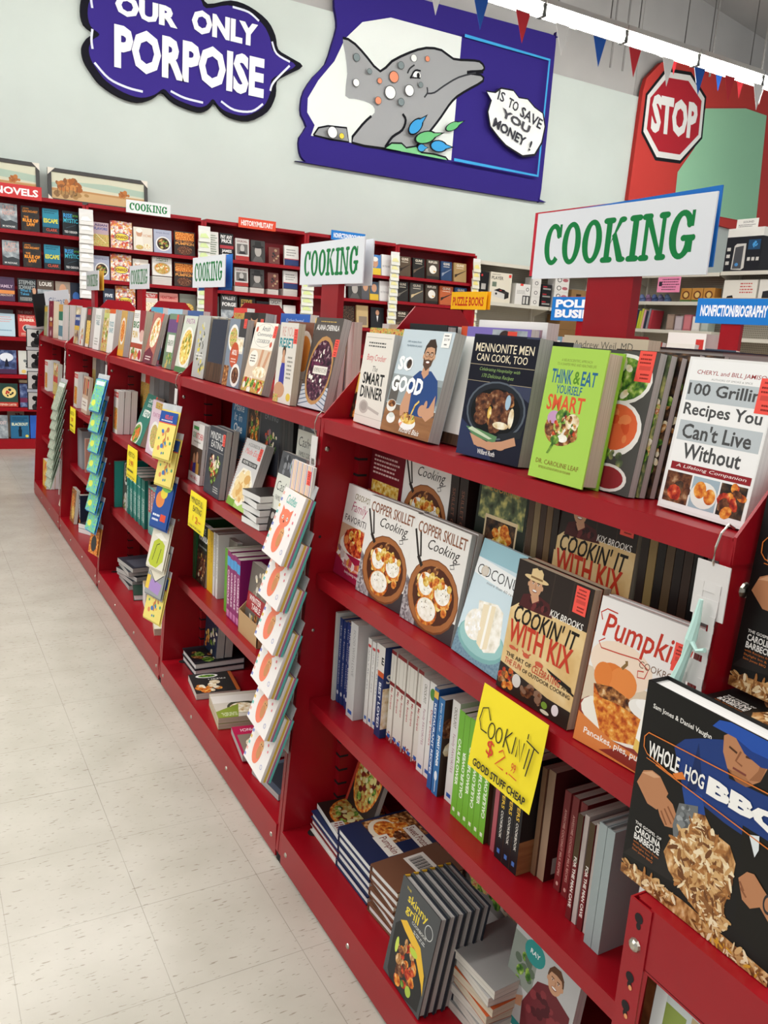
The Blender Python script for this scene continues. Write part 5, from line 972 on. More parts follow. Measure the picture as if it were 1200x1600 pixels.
A_RESET = [('r', 0, 0, 1, 1, '#e0d9cf'), ('t', 'RE YOU', .14, .83, .8, .95, '#d0a49a', .01), ('t', 'RESET', .05, .69, .86, .81, '#2b8a94', .03), ('p', [(.2, .16), (.24, .42), (.3, .52), (.46, .52), (.5, .4), (.52, .2)], '#3a3a9a'), ('p', [(.26, .5), (.3, .62), (.42, .62), (.46, .5)], 'f:skin'), ('e', .36, .62, .08, .06, 'f:skin'), ('e', .36, .64, .1, .07, '#4a3020'), ('e', .35, .615, .065, .05, 'f:skin'), ('e', .3, .16, .3, .1, 'f:skin'), ('s', .6, .3, .9, .6, 6, '#8a867e'), ('e', .85, .09, .12, .05, '#e0c04a'), ('r', 0, 0, .3, .1, 'f:salad')]
fb('cream book with a woman in a blue top and teal lettering', 2.105, z, .124, .222, .02, '#ded6ca', A_RESET, 'c', x=.905, lean=.08, sticker=(.9, .84, .024, .04))
fb('book with a peach bowl photo, half behind the teal lettered book', 2.095, z, .18, .226, .022, '#5a4038', [('r', 0, 0, 1, 1, '#7a4a38'), ('e', .75, .6, .3, .3, '#e8e0d6'), ('e', .75, .62, .24, .22, '#e8963f'), ('r', 0, 0, 1, .3, '#e8e2da')], 'g', x=.945, lean=.08, n=3, short='peach bowl book')
A_ALANA = [('r', 0, 0, 1, 1, '#544c48'), ('r', 0, .0, 1, .25, '#c4c8ce')]+[('l', [(0, .02+.05*k), (.5, .09+.05*k), (1, .01+.05*k)], .02, '#5a6a80') for k in range(5)]+[('e', .52, .42, .46, .38, '#b98a54'), ('e', .52, .42, .41, .335, 'f:berry'), ('b', .52, .42, .36, .29, 30, 7, ('f:white', '#6a2a4a', '#241020'), .04), ('r', .3, .38, .82, .47, '#e6e0d4'), ('t', 'HOMEMADE KITCHEN', .33, .40, .8, .45, '#6a6258'), ('t', 'ALANA CHERNILA', .08, .86, .92, .92, '#f0ece6', .015), ('s', .2, .945, .8, .965, 1, '#d8b45a')]
fb('dark cookbook with a round berry tart and striped cloth', 1.945, z, .148, .243, .024, '#544c48', A_ALANA, 'g', x=.93, lean=.2, yaw=-.05, sticker=(.95, .68, .022, .045))
# inner rows on the second and third units (only their tops show)
for k, (lb, y, w, h, c, it) in enumerate([
    ('white book with red script, in the inner row behind the kneading hands', 2.70, .20, .245, '#e4e2dc', [('r', 0, 0, 1, 1, '#e6e4df'), ('t', 'Recipes', .2, .88, .7, .94, '#b8505a', 0, .3)]),
    ('royal blue book in the inner row behind the woman in blue', 2.36, .23, .25, '#3460b4', [('r', 0, 0, 1, 1, '#3766bb'), ('t', 'Kitchen Journal', .2, .88, .8, .94, '#dfe6f4', 0, .2)]),
    ('white and red box of recipe cards peeking over the shelf', 2.91, .14, .262, '#cf3a34', [('r', 0, 0, 1, 1, '#d8423a'), ('r', .05, .8, .95, .93, 'f:mixed')]),
    ('yellow edged book in the inner row near the berry tart', 2.16, .16, .24, '#e0b24a', [('r', 0, 0, 1, 1, '#e6c06a')]),
    ('turquoise book top in the inner row on the middle unit', 4.05, .22, .25, '#4a9fc0', [('r', 0, 0, 1, 1, '#53aacb')]),
    ('pale blue book top, in the inner row on the middle unit', 3.72, .24, .246, '#9cc0d4', [('r', 0, 0, 1, 1, '#a8cbdd')]),
    ('navy book top in the inner row on the middle unit', 3.42, .22, .243, '#3a5a94', [('r', 0, 0, 1, 1, '#41639f')])]):
    fb(lb, y, z, w, h, .03, c, it, 'w', x=1.06, lean=.04)
for k, (y, c) in enumerate([(2.30, '#e4e2dd'), (2.25, '#c4b59c'), (2.20, '#8a3a4a'), (2.53, '#d9d5cc'), (2.58, '#4a4f58')]):
    book(['white', 'tan', 'wine red', 'cream', 'slate'][k]+' book back seen over the second unit, on its far side', face_pose(1.30, y-.02, z, .04, .03, 0, 0), .04, .24, .03, c, pages='p')
# ---- second unit, second shelf
z = SHELF_Z[1][0]
A_FAMKIT = [('r', 0, 0, 1, 1, '#4b3a30'), ('r', 0, .6, 1, 1, '#e8e4df'), ('r', .1, .88, .55, .94, '#4f9a5a'), ('t', 'OUR', .08, .74, .36, .84, '#2c8a4a', .02), ('t', 'KITCHEN', .36, .74, .96, .84, '#c8323a', .02), ('s', .2, .66, .8, .71, 1, '#8a867e'), ('e', .36, .36, .1, .13, 'f:skin'), ('e', .6, .4, .1, .13, 'f:skin'), ('p', [(.3, .1), (.32, .32), (.55, .34), (.56, .1)], '#33308a'), ('p', [(.56, .12), (.55, .36), (.8, .34), (.82, .12)], '#b0823a'), ('p', [(.1, .12), (.12, .34), (.3, .32), (.3, .12)], '#9a2a32'), ('r', 0, 0, 1, .16, '#e4dedb'), ('t', 'FAMILY MEALS', .15, .05, .8, .11, '#c45a64', .01)]
fb('white topped cookbook with a family photo, first on its shelf', 2.925, z, .14, .222, .012, '#e6e2dd', A_FAMKIT, 'w', x=.912, lean=.08, n=1, short='family photo cookbook')
A_MIND = [('r', 0, 0, 1, 1, '#3a3d46'), ('t', 'MINDFUL', .08, .82, .9, .93, '#e4e2de', .0), ('t', 'EATING', .18, .70, .9, .8, '#e4e2de', .0), ('l', [(.04, .66), (.96, .66)], .008, '#b0aeaa'), ('p', [(.5, .12), (.2, .35), (.14, .5), (.22, .6), (.36, .6), (.5, .5), (.64, .6), (.78, .6), (.86, .5), (.8, .35)], 'f:dark'), ('b', .33, .47, .17, .12, 20, 3, ('f:red', '#c9a0a8', 'f:green', 'f:cream'), .05), ('b', .67, .47, .17, .12, 20, 8, ('#e6dcc4', 'f:green', '#d8cfa8'), .06), ('b', .5, .3, .16, .12, 16, 4, ('f:green', 'f:yellow', 'f:red'), .05), ('s', .6, .06, .95, .16, 3, '#c9c6c0')]
fb('dark grey book with a heart made of vegetables, above the mindful card', 2.668, z, .17, .236, .022, '#3a3d46', A_MIND, 'g', x=.90, lean=.1, n=1, short='vegetable heart book', sticker=(.92, .86, .024, .04))
A_PIE = [('r', 0, 0, 1, 1, '#cfccca'), ('r', 0, .0, 1, .12, '#a8c86a'), ('t', 'A COOKBOOK BY', .2, .9, .9, .95, '#5a5856'), ('t', 'Made Easy', .14, .76, .86, .87, '#e0686a', .0, .3), ('r', .14, .63, .9, .7, '#2c2b2b'), ('t', 'RECIPES YOU LOVE', .2, .645, .85, .685, '#f0eeea', .01), ('p', [(.06, .12), (.1, .42), (.3, .58), (.7, .58), (.94, .42), (.95, .16), (.6, .04)], '#efe8da'), ('p', [(.1, .14), (.13, .4), (.32, .55), (.68, .55), (.9, .4), (.9, .18), (.58, .08)], 'f:cream'), ('b', .5, .32, .36, .2, 22, 5, ('#e8c88a', '#d9a860', '#f0d8a4'), .12), ('r', 0, 0, .4, .1, '#7aa23a')]
fb('spiral cookbook with a latticed pie, leaning back by the heart book', 2.43, z, .175, .228, .03, '#cfccca', A_PIE, 'g', x=.905, lean=.3, sticker=(.88, .84, .026, .04), rings='#9a5a4a')
for k in range(5):
    book('small black and white book, %s up in the stack behind the latticed pie book' % ORD[k+1], flat_pose(.930, 2.31, z+.021*k, .13, .020, 0.06*(-1)**k), .1, .13, .020, '#2a2826', pages='w', group='small flat stack on the second unit')
A_CASH = [('r', 0, 0, 1, 1, '#dfe0d4'), ('r', 0, .72, 1, 1, '#55565a'), ('b', .25, .86, .2, .12, 10, 3, ('#8a8c90', '#3a3b40'), .06), ('e', .62, .86, .2, .11, '#9aa4b4'), ('e', .62, .86, .15, .08, 'f:green'), ('t', 'Cash', .08, .52, .5, .64, '#2c2c2c', -.008, .2), ('t', 'and', .5, .56, .6, .6, '#2c2c2c'), ('t', 'Carry', .6, .52, .98, .64, '#2c2c2c', -.008, .2), ('t', 'FAMILY COOKBOOK', .12, .4, .92, .46, '#4a4a48'), ('r', 0, 0, 1, .28, '#3a3634'), ('b', .5, .14, .45, .12, 20, 4, ('#8a8480', '#c4beb8', '#2a2624'), .06)]
cc = fb('pale green family cookbook with pen lettering, behind the fox booklets', 2.085, z, .17, .24, .018, '#dfe0d4', A_CASH, 'w', x=.908, lean=.2, sticker=(.9, .78, .024, .04))
copy_tree(cc, face_pose(.998, 2.10, z+RZ, .17, .018, 0, .06), 'pale green family cookbook in the shaded back row of the second unit')
for lb, y, w, c, it in [('teal blue book reading make it in one, in the back row', 2.70, .155, '#33729c', [('r', 0, 0, 1, 1, '#356f96'), ('t', 'Make', .15, .7, .8, .82, '#d9e2e8', 0, .1), ('t', 'It in', .2, .55, .7, .67, '#d9e2e8', 0, .1), ('t', 'One', .2, .38, .75, .52, '#f0f2f0', .02, .1)]),
                        ('dark book with pecans and salad, in the back row', 2.585, .10, '#4a3a2a', [('r', 0, 0, 1, 1, 'f:dark'), ('b', .5, .5, .45, .45, 26, 3, ('f:brown', 'f:orange', 'f:green'), .14)]),
                        ('black eating book with vegetables, in the back row', 2.40, .17, '#2a2c33', [('r', 0, 0, 1, 1, '#2a2c33'), ('t', 'EATING', .2, .72, .85, .82, '#7a7c84'), ('b', .4, .45, .2, .14, 16, 3, ('f:red', 'f:green', '#8a6a74'), .06), ('b', .7, .42, .2, .14, 16, 6, ('f:cream', 'f:green'), .06)])]:
    fb(lb, y, z+RZ, w, .236, .018, c, it, 'g', x=.998, lean=.05)
for k in range(5):
    book('dark spine in the back row, %s after the black eating book' % ORD[k+1], spine_pose(1.0, 2.392-.021*k, z+RZ, .12, .02), .12, .236, .02, ['#1f1d22', '#2d282a', '#191a1e', '#2a2426', '#1d1c1f'][k], group='dark spines in the back row of the second unit')
# ---- second unit, third shelf
z = SHELF_Z[1][1]
A_FORM = [('r', 0, 0, 1, 1, '#1f2b20'), ('t', 'SPICE', .1, .85, .7, .94, '#b9bcb6', -.012), ('t', 'FORMULA', .1, .72, .98, .82, '#f0efea', .03), ('t', 'TEQUILA & BOURBON RECIPES', .14, .6, .9, .635, '#b9bcb6', .01), ('r', 0, 0, 1, .55, 'f:dark'), ('e', .6, .3, .3, .16, 'f:meat'), ('b', .5, .28, .44, .24, 16, 6, ('f:cream', 'f:brown', 'f:yellow', '#8a2a2a'), .07)]
for k in range(2):
    book('green edged spine, %s at the far end of the third shelf' % ORD[k+1], spine_pose(.935, 3.056-.0168*k, z, .15, .016), .15, .235, .016, '#2a5a34', [('v', 'SPICE FORMULA', .3, .2, .7, .8, '#e0e6dc')], group='green edged spines')
fb('dark green cookbook with grilled meat and bold white title', 2.90, z, .118, .232, .02, '#1f2b20', A_FORM, 'g', x=.935, lean=.05)
for k in range(2): sp('yellow spine, %s after the grilled meat cookbook' % ORD[k+1], 2.893-.033*k, .032, .235, '#dcb52c', [('v', 'SALADS', .3, .5, .7, .9, '#b8801f')], .94, .17, 'yellow spines')
for k in range(2): sp('white spine with dark lettering, %s after the yellow spines' % ORD[k+1], 2.825-.032*k, .022, .24, '#dedcd8', [('v', 'THE COUNTRY COOK', .3, .3, .7, .9, '#5a5850')], .94, .17, 'white lettered spines')
fb('grey brown cookbook with a glass jar, behind the white spines', 2.66, z, .085, .235, .02, '#6a625a', [('r', 0, 0, 1, 1, '#6f675f'), ('e', .5, .3, .4, .25, '#8a7a4a'), ('e', .5, .3, .3, .18, 'f:cream')], 'g', x=.96, lean=.05)
for k, c in enumerate(['#5f9a2f', '#6aa83a', '#3f8f8a']): sp(['first lime spine before the magenta spines', 'second lime spine before the magenta spines', 'thin teal spine before the magenta spines'][k], 2.652-.018*k, .0165, .228, c, (), .925, .17)
for k in range(4): sp('%s magenta casserole spine with a blue block' % ORD[k+1], 2.597-.0315*k, .030, .235-.004*(k % 2), '#8a1f66', [('r', 0, .78, 1, .92, '#4a9ad4'), ('v', 'CASSEROLES', .25, .2, .75, .72, '#f0d8e4', .02), ('r', .1, .02, .9, .12, '#c47aa8')], .915, .17, 'magenta casserole spines')
g = empty('display_box', 'tan cardboard display box holding the winter recipe books', 'box', T3((.965, 2.365, z)))
mb = MB(); kb = mat('#b89468', .7); X0, X1, Y0, Y1 = -.06, .07, -.085, .085
mb.box(X0, X1, Y0, Y1, .0006, .003, kb); mb.box(X0, X0+.003, Y0, Y1, .003, .075, kb); mb.box(X1-.003, X1, Y0, Y1, .003, .2, kb)
for yy in (Y0, Y1-.003): mb.prism([(X0, .003), (X1, .003), (X1, .2), (X0, .075)], 'y', yy, yy+.003, kb)
kid(g, mb, 'carton')
fb('winter recipe book with a red band, standing in the tan display box', 2.292, z+.004, .15, .23, .03, '#5a5048', [('r', 0, 0, 1, 1, '#6a625a'), ('b', .5, .75, .4, .2, 18, 3, ('#cfc6b8', '#8a7a6a', 'f:cream'), .07), ('r', 0, .34, 1, .58, '#a3232c'), ('t', 'WINTER', .12, .47, .8, .55, '#f0e4e0', .02), ('t', 'TABLE', .3, .37, .8, .45, '#f0e4e0', .02), ('b', .5, .17, .45, .15, 16, 5, ('#d9d0c0', 'f:salad', 'f:brown'), .08)], 'p', x=.918, lean=.12, sticker=(.85, .75, .025, .04))
# ---- second unit, base
z = .105
for k in range(2):
    book(['lower', 'upper'][k]+' white edged book lying flat under the navy bread cookbook', flat_pose(1.0, 2.968, z+.026*k, .18, .025, 0), .2, .17, .025, '#2b2d33', [('r', 0, 0, 1, 1, '#22262c'), ('b', .5, .5, .45, .45, 14, 3, ('f:cream', 'f:brown', 'f:green'), .1)], pages='w', hard=True)
fb('navy bread cookbook with wheat, standing on the flat pair', 2.90, z+.053, .15, .235, .032, '#27324a', [('r', 0, 0, 1, 1, '#27324a'), ('t', 'THE', .1, .86, .3, .92, '#d9dde4', .02), ('t', 'WHITE', .1, .77, .6, .84, '#d9dde4', .02), ('t', 'OUR', .3, .68, .66, .75, '#d9dde4', .02), ('s', .1, .55, .6, .65, 3, '#aab0bc'), ('b', .2, .2, .18, .16, 14, 3, ('f:orange', 'f:yellow'), .06), ('b', .7, .3, .25, .3, 16, 8, ('#e6dcc4', 'f:cream', 'f:green'), .07), ('p', [(.7, .8), (.95, .95), (1, .7), (.8, .6)], 'f:brown')], 'g', x=.985, lean=.06, n=1, short='navy bread cookbook')
fb('grey cookbook with a round nut tart, standing on the bottom shelf', 2.46, z, .19, .225, .022, '#6f6f6e', [('r', 0, 0, 1, 1, '#757574'), ('e', .3, .86, .22, .13, '#e4e2de'), ('s', .18, .8, .42, .92, 3, '#8a8884'), ('e', .42, .36, .38, .34, 'f:cream'), ('e', .42, .36, .3, .26, '#d9a34a'), ('e', .42, .36, .17, .15, 'f:meat'), ('b', .42, .36, .15, .13, 12, 3, ('#8a3a22', '#3a1a12', '#c4823a'), .05)], 'g', x=1.065, lean=.12, n=2, short='round nut tart cookbook')
book('dark cookbook with roast photo and orange spine, flat at the deck edge', flat_pose(.935, 2.765, z, .17, .024, -.12), .16, .17, .024, '#2a2826', [('r', 0, 0, 1, 1, '#2d2b2a'), ('r', 0, 0, .08, 1, '#b8602f'), ('b', .6, .7, .35, .26, 16, 3, ('f:cream', 'f:orange'), .1), ('t', 'FRESH', .2, .3, .6, .36, '#e6e2da', .01), ('e', .6, .15, .26, .1, '#efece6'), ('e', .6, .15, .2, .07, 'f:green')], pages='p')
bg = [('r', 0, 0, 1, 1, '#cfc6b8'), ('e', .45, .62, .3, .25, '#4a4a38'), ('e', .45, .66, .26, .2, 'f:cream'), ('r', .0, .12, 1, .42, '#e2dcd4'), ('p', [(.5, .5), (1, .75), (1, 1), (.6, 1)], '#8a9a3a'), ('s', .6, .8, .95, .95, 3, '#dfe4c0')]
for k in range(2):
    book(['lower', 'upper'][k]+' olive edged burger cookbook in the flat pair on the deck', flat_pose(.945, 2.53, z+.021*k, .19, .0205, -.15), .17, .19, .0205, '#8a9a3a', bg, pages='c', back_col='#8a9a3a')
book('crimson spiral notebook lying at the deck edge under the fox booklets', flat_pose(.945, 2.295, z+.005, .19, .022, -.15), .17, .19, .022, '#b01f4a', [('r', 0, 0, 1, 1, '#b5224e'), ('r', .3, .3, .95, .95, '#8a7a6c'), ('e', .6, .62, .25, .2, 'f:cream'), ('t', 'MEALS IN A PINCH', .1, .1, .85, .2, '#f4dce4', .01)], pages='g', rings='#3a3c40')
book('dark glossy book lying partly under the lowest fox booklet', flat_pose(.95, 2.07, z, .17, .02, .1), .18, .17, .02, '#3a4250', [('r', 0, 0, 1, 1, '#4a5260'), ('r', .1, .1, .9, .9, '#2c3038')], pages='g')
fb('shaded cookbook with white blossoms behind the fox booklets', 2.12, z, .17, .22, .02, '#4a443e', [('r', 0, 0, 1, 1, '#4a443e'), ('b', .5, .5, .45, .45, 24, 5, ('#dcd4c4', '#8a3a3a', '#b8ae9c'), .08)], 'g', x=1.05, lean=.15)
# ---- middle unit, top shelf
z = TOPZ
fb('yellow and orange bowl cookbook just past the second divider', 4.225, z, .125, .222, .03, '#d9a23a', [('r', 0, 0, 1, 1, '#c9a05a'), ('e', .5, .55, .4, .3, '#eae4d8'), ('e', .5, .55, .34, .24, 'f:orange'), ('r', 0, 0, 1, .14, '#e0a030')], 'g', n=1, short='yellow bowl cookbook')
fb('white cookbook with green and yellow capitals and a red drink', 3.865, z, .22, .228, .032, '#e6e2dc', [('r', 0, 0, 1, 1, '#e8e5e0'), ('p', [(.5, 1), (1, 1), (1, .55), (.8, .42), (.6, .6)], '#8f2a34'), ('e', .86, .5, .2, .12, '#d9b0a4'), ('t', 'BIG', .04, .64, .52, .78, '#2f6b34', .03), ('t', 'FUN', .06, .44, .5, .58, '#c9a21f', .03), ('s', .05, .84, .5, .94, 3, '#8a8880'), ('r', 0, .24, 1, .34, '#a8452f'), ('r', 0, 0, 1, .24, '#e2d8ca'), ('b', .22, .12, .16, .1, 12, 3, ('f:red', 'f:green'), .06), ('b', .55, .12, .16, .1, 12, 5, ('f:orange', 'f:salad'), .06), ('e', .84, .12, .12, .1, '#b0283a')], 'c', n=1, short='red drink cookbook')
fb('cookbook with filled wraps and a maroon cloth, leaning back', 3.645, z, .165, .225, .02, '#8a4a3a', [('r', 0, 0, 1, 1, '#b0685a'), ('e', .55, .62, .4, .3, 'f:cream'), ('b', .5, .62, .34, .26, 26, 3, ('f:salad', 'f:cream', 'f:orange'), .08), ('p', [(0, .2), (.4, .32), (.9, .2), (1, 0), (0, 0)], '#6a2a3a'), ('s', .2, .06, .8, .16, 2, '#e8d4cc')], 'p', x=.915, lean=.25, sticker=(.9, .92, .028, .034))
fb('dark grey book standing behind the wraps cookbook', 3.56, z, .16, .222, .02, '#3a3838', [('r', 0, 0, 1, 1, '#3a3838')], 'g', x=.965, lean=.2)
fb('narrow cookbook with green and white panels, sixth on the middle unit', 3.395, z, .135, .225, .02, '#5a7a5a', [('r', 0, 0, 1, 1, '#6f8a70'), ('r', 0, .66, 1, .9, '#6a4a7a'), ('r', .2, .3, .9, .62, '#e2e0da'), ('t', 'HEALTHY', .25, .42, .85, .52, '#3a5a3a', .02), ('b', .5, .15, .4, .14, 14, 3, ('f:salad', 'f:green'), .08)], 'g', x=.93, lean=.15, n=1, short='green and white panel cookbook', sticker=(.9, .92, .026, .03))
fb('pale green cookbook with a plate of yellow pasta, next to a divider', 3.125, z, .17, .222, .024, '#c4ccb8', [('r', 0, 0, 1, 1, '#ccd2c2'), ('e', .55, .45, .46, .36, '#e8e6de'), ('e', .55, .45, .40, .31, 'f:yellow'), ('b', .55, .45, .33, .25, 34, 3, ('#e0cf6a', '#b8a83a', '#f0e6a8', '#6a7a2a'), .07), ('r', 0, 0, 1, .1, '#4a7a4a'), ('t', 'PASTA', .2, .86, .85, .95, '#a86a9a', .01)], 'g', x=.915, lean=.2)
# ---- middle unit, second shelf
z = SHELF_Z[2][0]
A_RW = [('r', 0, 0, 1, 1, '#e0d8d0'), ('r', 0, .84, 1, .96, '#c8433a'), ('t', 'SLOW & EASY', .1, .87, .9, .93, '#f4ece8', .01), ('r', .1, .1, .9, .6, 'f:mixed'), ('e', .5, .35, .34, .22, 'f:orange')]
fb('white cookbook with a red band, front of four on the middle unit', 4.222, z, .10, .215, .03, '#e0d8d0', A_RW, 'w', x=.893, lean=.04, n=2, short='red banded white cookbook', back='#2a2826')
A_KETO = [('r', 0, 0, 1, 1, '#2f7a6a'), ('t', 'COMPLETE', .3, .84, .9, .91, '#e6efe8', .01), ('t', 'BOOK OF', .36, .75, .84, .81, '#e6efe8', .01), ('r', .22, .5, .86, .72, '#2f7a6a'), ('t', 'KETO', .24, .54, .86, .69, '#f2f4ee', .05), ('e', .3, .18, .4, .24, '#dcd8cc'), ('e', .3, .18, .32, .19, 'f:green'), ('b', .3, .17, .24, .12, 12, 3, ('#e0823a', '#d96a2a'), .07)]
fb('teal diet cookbook with carrots in a bowl, leaning back', 3.78, z, .185, .238, .03, '#2f7a6a', A_KETO, 'c', x=.90, lean=.36, sticker=(.9, .92, .026, .034), back='#5a4a42')
fb('pink cookbook with a salad plate, beside the yellow craft packs', 3.50, z, .18, .235, .016, '#d8bcc8', [('r', 0, 0, 1, 1, '#dcc4d0'), ('r', .3, .86, 1, .98, 'f:mixed'), ('e', .55, .35, .42, .28, '#eeece6'), ('e', .55, .35, .34, .22, 'f:salad'), ('t', 'PLANT FED', .2, .7, .85, .78, '#b05a8a', .01)], 'w', x=.90, lean=.15)
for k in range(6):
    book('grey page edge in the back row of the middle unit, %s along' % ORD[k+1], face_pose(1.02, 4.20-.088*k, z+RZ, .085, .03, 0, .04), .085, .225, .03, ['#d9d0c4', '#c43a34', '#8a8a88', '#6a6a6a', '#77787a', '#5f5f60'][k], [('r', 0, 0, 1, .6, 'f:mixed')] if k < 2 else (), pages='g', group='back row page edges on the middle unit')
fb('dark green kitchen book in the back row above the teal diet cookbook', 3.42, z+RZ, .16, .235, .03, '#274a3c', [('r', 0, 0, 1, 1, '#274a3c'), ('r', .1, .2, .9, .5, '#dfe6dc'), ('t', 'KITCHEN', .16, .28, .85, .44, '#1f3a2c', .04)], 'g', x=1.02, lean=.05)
# ---- middle unit, third shelf
z = SHELF_Z[2][1]
sp('thin bright teal spine at the far end of the middle unit', 4.326, .020, .24, '#2f9488', [('v', 'PLANT', .3, .1, .7, .4, '#e6f0ec')], .90, .17)
fb('dark cookbook with a noodle plate above asparagus', 4.195, z, .105, .238, .02, '#4a4640', [('r', 0, 0, 1, 1, '#55504a'), ('e', .6, .82, .42, .28, '#dedbd2'), ('e', .6, .82, .34, .22, 'f:dark'), ('b', .6, .82, .28, .18, 22, 3, ('#d9c48a', '#e8dcb8'), .06), ('e', .7, .15, .42, .24, '#c9c4ba'), ('b', .5, .14, .34, .16, 20, 6, ('f:green', '#3a5a24', '#b0705a'), .08)], 'g', x=.935, lean=.04)
for k in range(9):
    sp('%s teal spine in the long run of matching teal books' % ORD[k+1], 4.178-.0405*k, .0395, .232-.003*(k % 2), ['#2c7f74', '#2f8478', '#2a7a70'][k % 3], [('v', 'THE VEGAN KITCHEN', .3, .12, .72, .62, '#dceae4', .03), ('r', .2, .78, .8, .8, '#c8ddd6')], .932+.004*(k % 2), .17, 'matching teal spines')
for k in range(2): sp('%s black spine after the teal run' % ORD[k+1], 3.808-.024*k, .0225, .24, '#1c1d1f', [('r', .4, 0, .6, 1, '#c9c9c6')] if k == 0 else (), .945, .17, 'black spines after the teal run')
for k in range(3): sp('%s aqua spine with a red title block by the craft packs' % ORD[k+1], 3.757-.043*k, .041, .225, '#6aa8a0', [('r', .1, .45, .9, .95, '#b8323a'), ('v', 'CHICKEN', .3, .5, .7, .92, '#f0e4e0', .03)], .935, .17, 'aqua spines with red blocks')
# ---- middle unit, base
z = .105
for k in range(5):
    book('black wire bound book, %s up in the stack on the middle base' % ORD[k+1], flat_pose(1.0, 4.11+.01*(k % 2), z+.0225*k, .19, .022, .12*(k % 3)), .2, .22, .022, ['#23262c', '#262c3c', '#1f2228', '#2a2f3a', '#3a3d46'][k], [('r', 0, 0, 1, 1, '#3a3d46'), ('r', .1, .3, .9, .9, '#5a5f6a')] if k == 4 else (), pages='g', group='stack of black wire bound books')
book('dark green and white book with a red sticker, flat on the middle base', flat_pose(.985, 3.885, z, .16, .028, -.2), .17, .16, .028, '#2a3f34', [('r', 0, 0, 1, 1, '#2f463a'), ('r', .1, .5, .5, .9, '#d9d4c8')], pages='w', hard=True, sticker=(.3, .8, .03, .03))
for k in range(4):
    book('thick white edged book with skewers, %s up beside the dark green one' % ORD[k+1], flat_pose(.99, 3.71, z+.026*k, .16, .0255, -.15), .16, .13, .0255, '#d9d2c6', [('r', 0, 0, 1, 1, '#c9b28a'), ('b', .5, .5, .42, .42, 18, 3, ('f:orange', 'f:brown'), .1)], pages='w', group='thick white edged books with skewers')
for k in range(7):
    book('lilac grey paperback, %s up in the stack by the yellow strip foot' % ORD[k+1], flat_pose(1.0, 3.555, z+.0195*k, .15, .019, .06*(-1)**k), .15, .15, .019, '#b8bcd0', pages='w', group='stack of lilac grey paperbacks')
book('cream paperback with green print, flat at the deck edge', flat_pose(.955, 3.40, z, .13, .03, -.2), .16, .13, .03, '#e2dcc0', [('r', 0, 0, 1, 1, '#e6e0c6'), ('s', .15, .3, .85, .85, 4, '#5a7a3a')], pages='c')
fb('grey book with white print leaning at the near end of the middle base', 3.13, z, .17, .25, .02, '#5a5654', [('r', 0, 0, 1, 1, '#5f5b58'), ('s', .1, .2, .9, .9, 9, '#cfcac4')], 'g', x=.90, lean=.1)
# ---- fourth unit
z = TOPZ
for lb, y, w, h, t, c, it, pg, n, sh in [
    ('blue and gold cookbook, first on the fourth unit', 5.43, .165, .222, .035, '#31508f', [('r', 0, 0, 1, 1, '#c4b49a'), ('r', 0, .5, 1, .8, '#31508f'), ('t', 'magical', .1, .62, .9, .76, '#e6e4dc', .03), ('r', .0, .38, 1, .5, '#d9b24a'), ('b', .5, .18, .42, .16, 14, 3, ('f:mixed', 'f:berry'), .09), ('b', .5, .9, .42, .09, 8, 5, ('f:cream',), .08)], 'g', 1, 'blue and gold cookbook'),
    ('white cookbook with a small photo, second on the fourth unit', 5.27, .13, .225, .02, '#dcd8d2', [('r', 0, 0, 1, 1, '#e0dcd6'), ('b', .5, .25, .4, .2, 12, 3, ('f:red', 'f:salad'), .1)], 'g', 0, ''),
    ('cookbook with a pasta jar and red tag, third on the fourth unit', 5.07, .16, .23, .03, '#4a4038', [('r', 0, 0, 1, 1, '#5a4c40'), ('r', .2, .05, .9, .66, 'f:yellow'), ('r', .2, .8, .8, .95, '#b8323a'), ('r', .2, 0, .8, .08, '#e6e0d4')], 'g', 2, 'pasta jar cookbook'),
    ('tall white cookbook with green lettering, fourth on the fourth unit', 4.80, .165, .225, .022, '#e6e4e0', [('r', 0, 0, 1, 1, '#e8e6e2'), ('t', 'THE GOOD', .12, .74, .88, .84, '#6a8a7a', .01), ('t', 'TABLE', .2, .6, .8, .72, '#4a7a8a', .02), ('s', .2, .1, .8, .3, 3, '#9a9890')], 'g', 1, 'green lettered white cookbook'),
    ('white cookbook with an orange top band, sixth on the fourth unit', 4.45, .14, .226, .03, '#e2e0dc', [('r', 0, 0, 1, 1, '#e6e4df'), ('t', 'FOOD', .15, .6, .85, .72, '#4a8a9a', .02), ('t', 'SWAPS', .15, .46, .85, .58, '#4a8a9a', .02), ('r', 0, .9, 1, 1, '#d9602f')], 'g', 1, 'orange banded white cookbook')]:
    fb(lb, y, z, w, h, t, c, it, pg, x=.915, lean=.1, n=n, short=sh)
fb('colourful cookbook leaning between two white ones on the fourth unit', 4.62, z, .15, .222, .03, '#8a9a5a', [('r', 0, 0, 1, 1, 'f:salad'), ('b', .5, .5, .45, .45, 24, 5, ('f:red', 'f:cream', 'f:green'), .1), ('r', 0, .8, 1, .92, '#c4c87a')], 'g', x=.92, lean=.12)
z = SHELF_Z[3][0]
fb('white and red cookbook on the second shelf of the fourth unit', 5.40, z, .12, .215, .03, '#e0dad4', A_RW, 'w', x=.90, lean=.05, n=1, short='white and red cookbook on the fourth unit')
fb('cookbook with bottle photos near the blue craft packs', 5.05, z, .18, .215, .02, '#b8a08a', [('r', 0, 0, 1, 1, '#c9b09a'), ('r', .1, .5, .3, .95, '#8a3a2a'), ('r', .4, .5, .6, .95, '#b8702f'), ('r', .7, .5, .9, .95, '#5a3a2a'), ('r', 0, .1, 1, .4, '#e4dcd2'), ('s', .15, .18, .85, .34, 2, '#8a6a5a')], 'c', x=.895, lean=.1, sticker=(.85, .8, .026, .04))
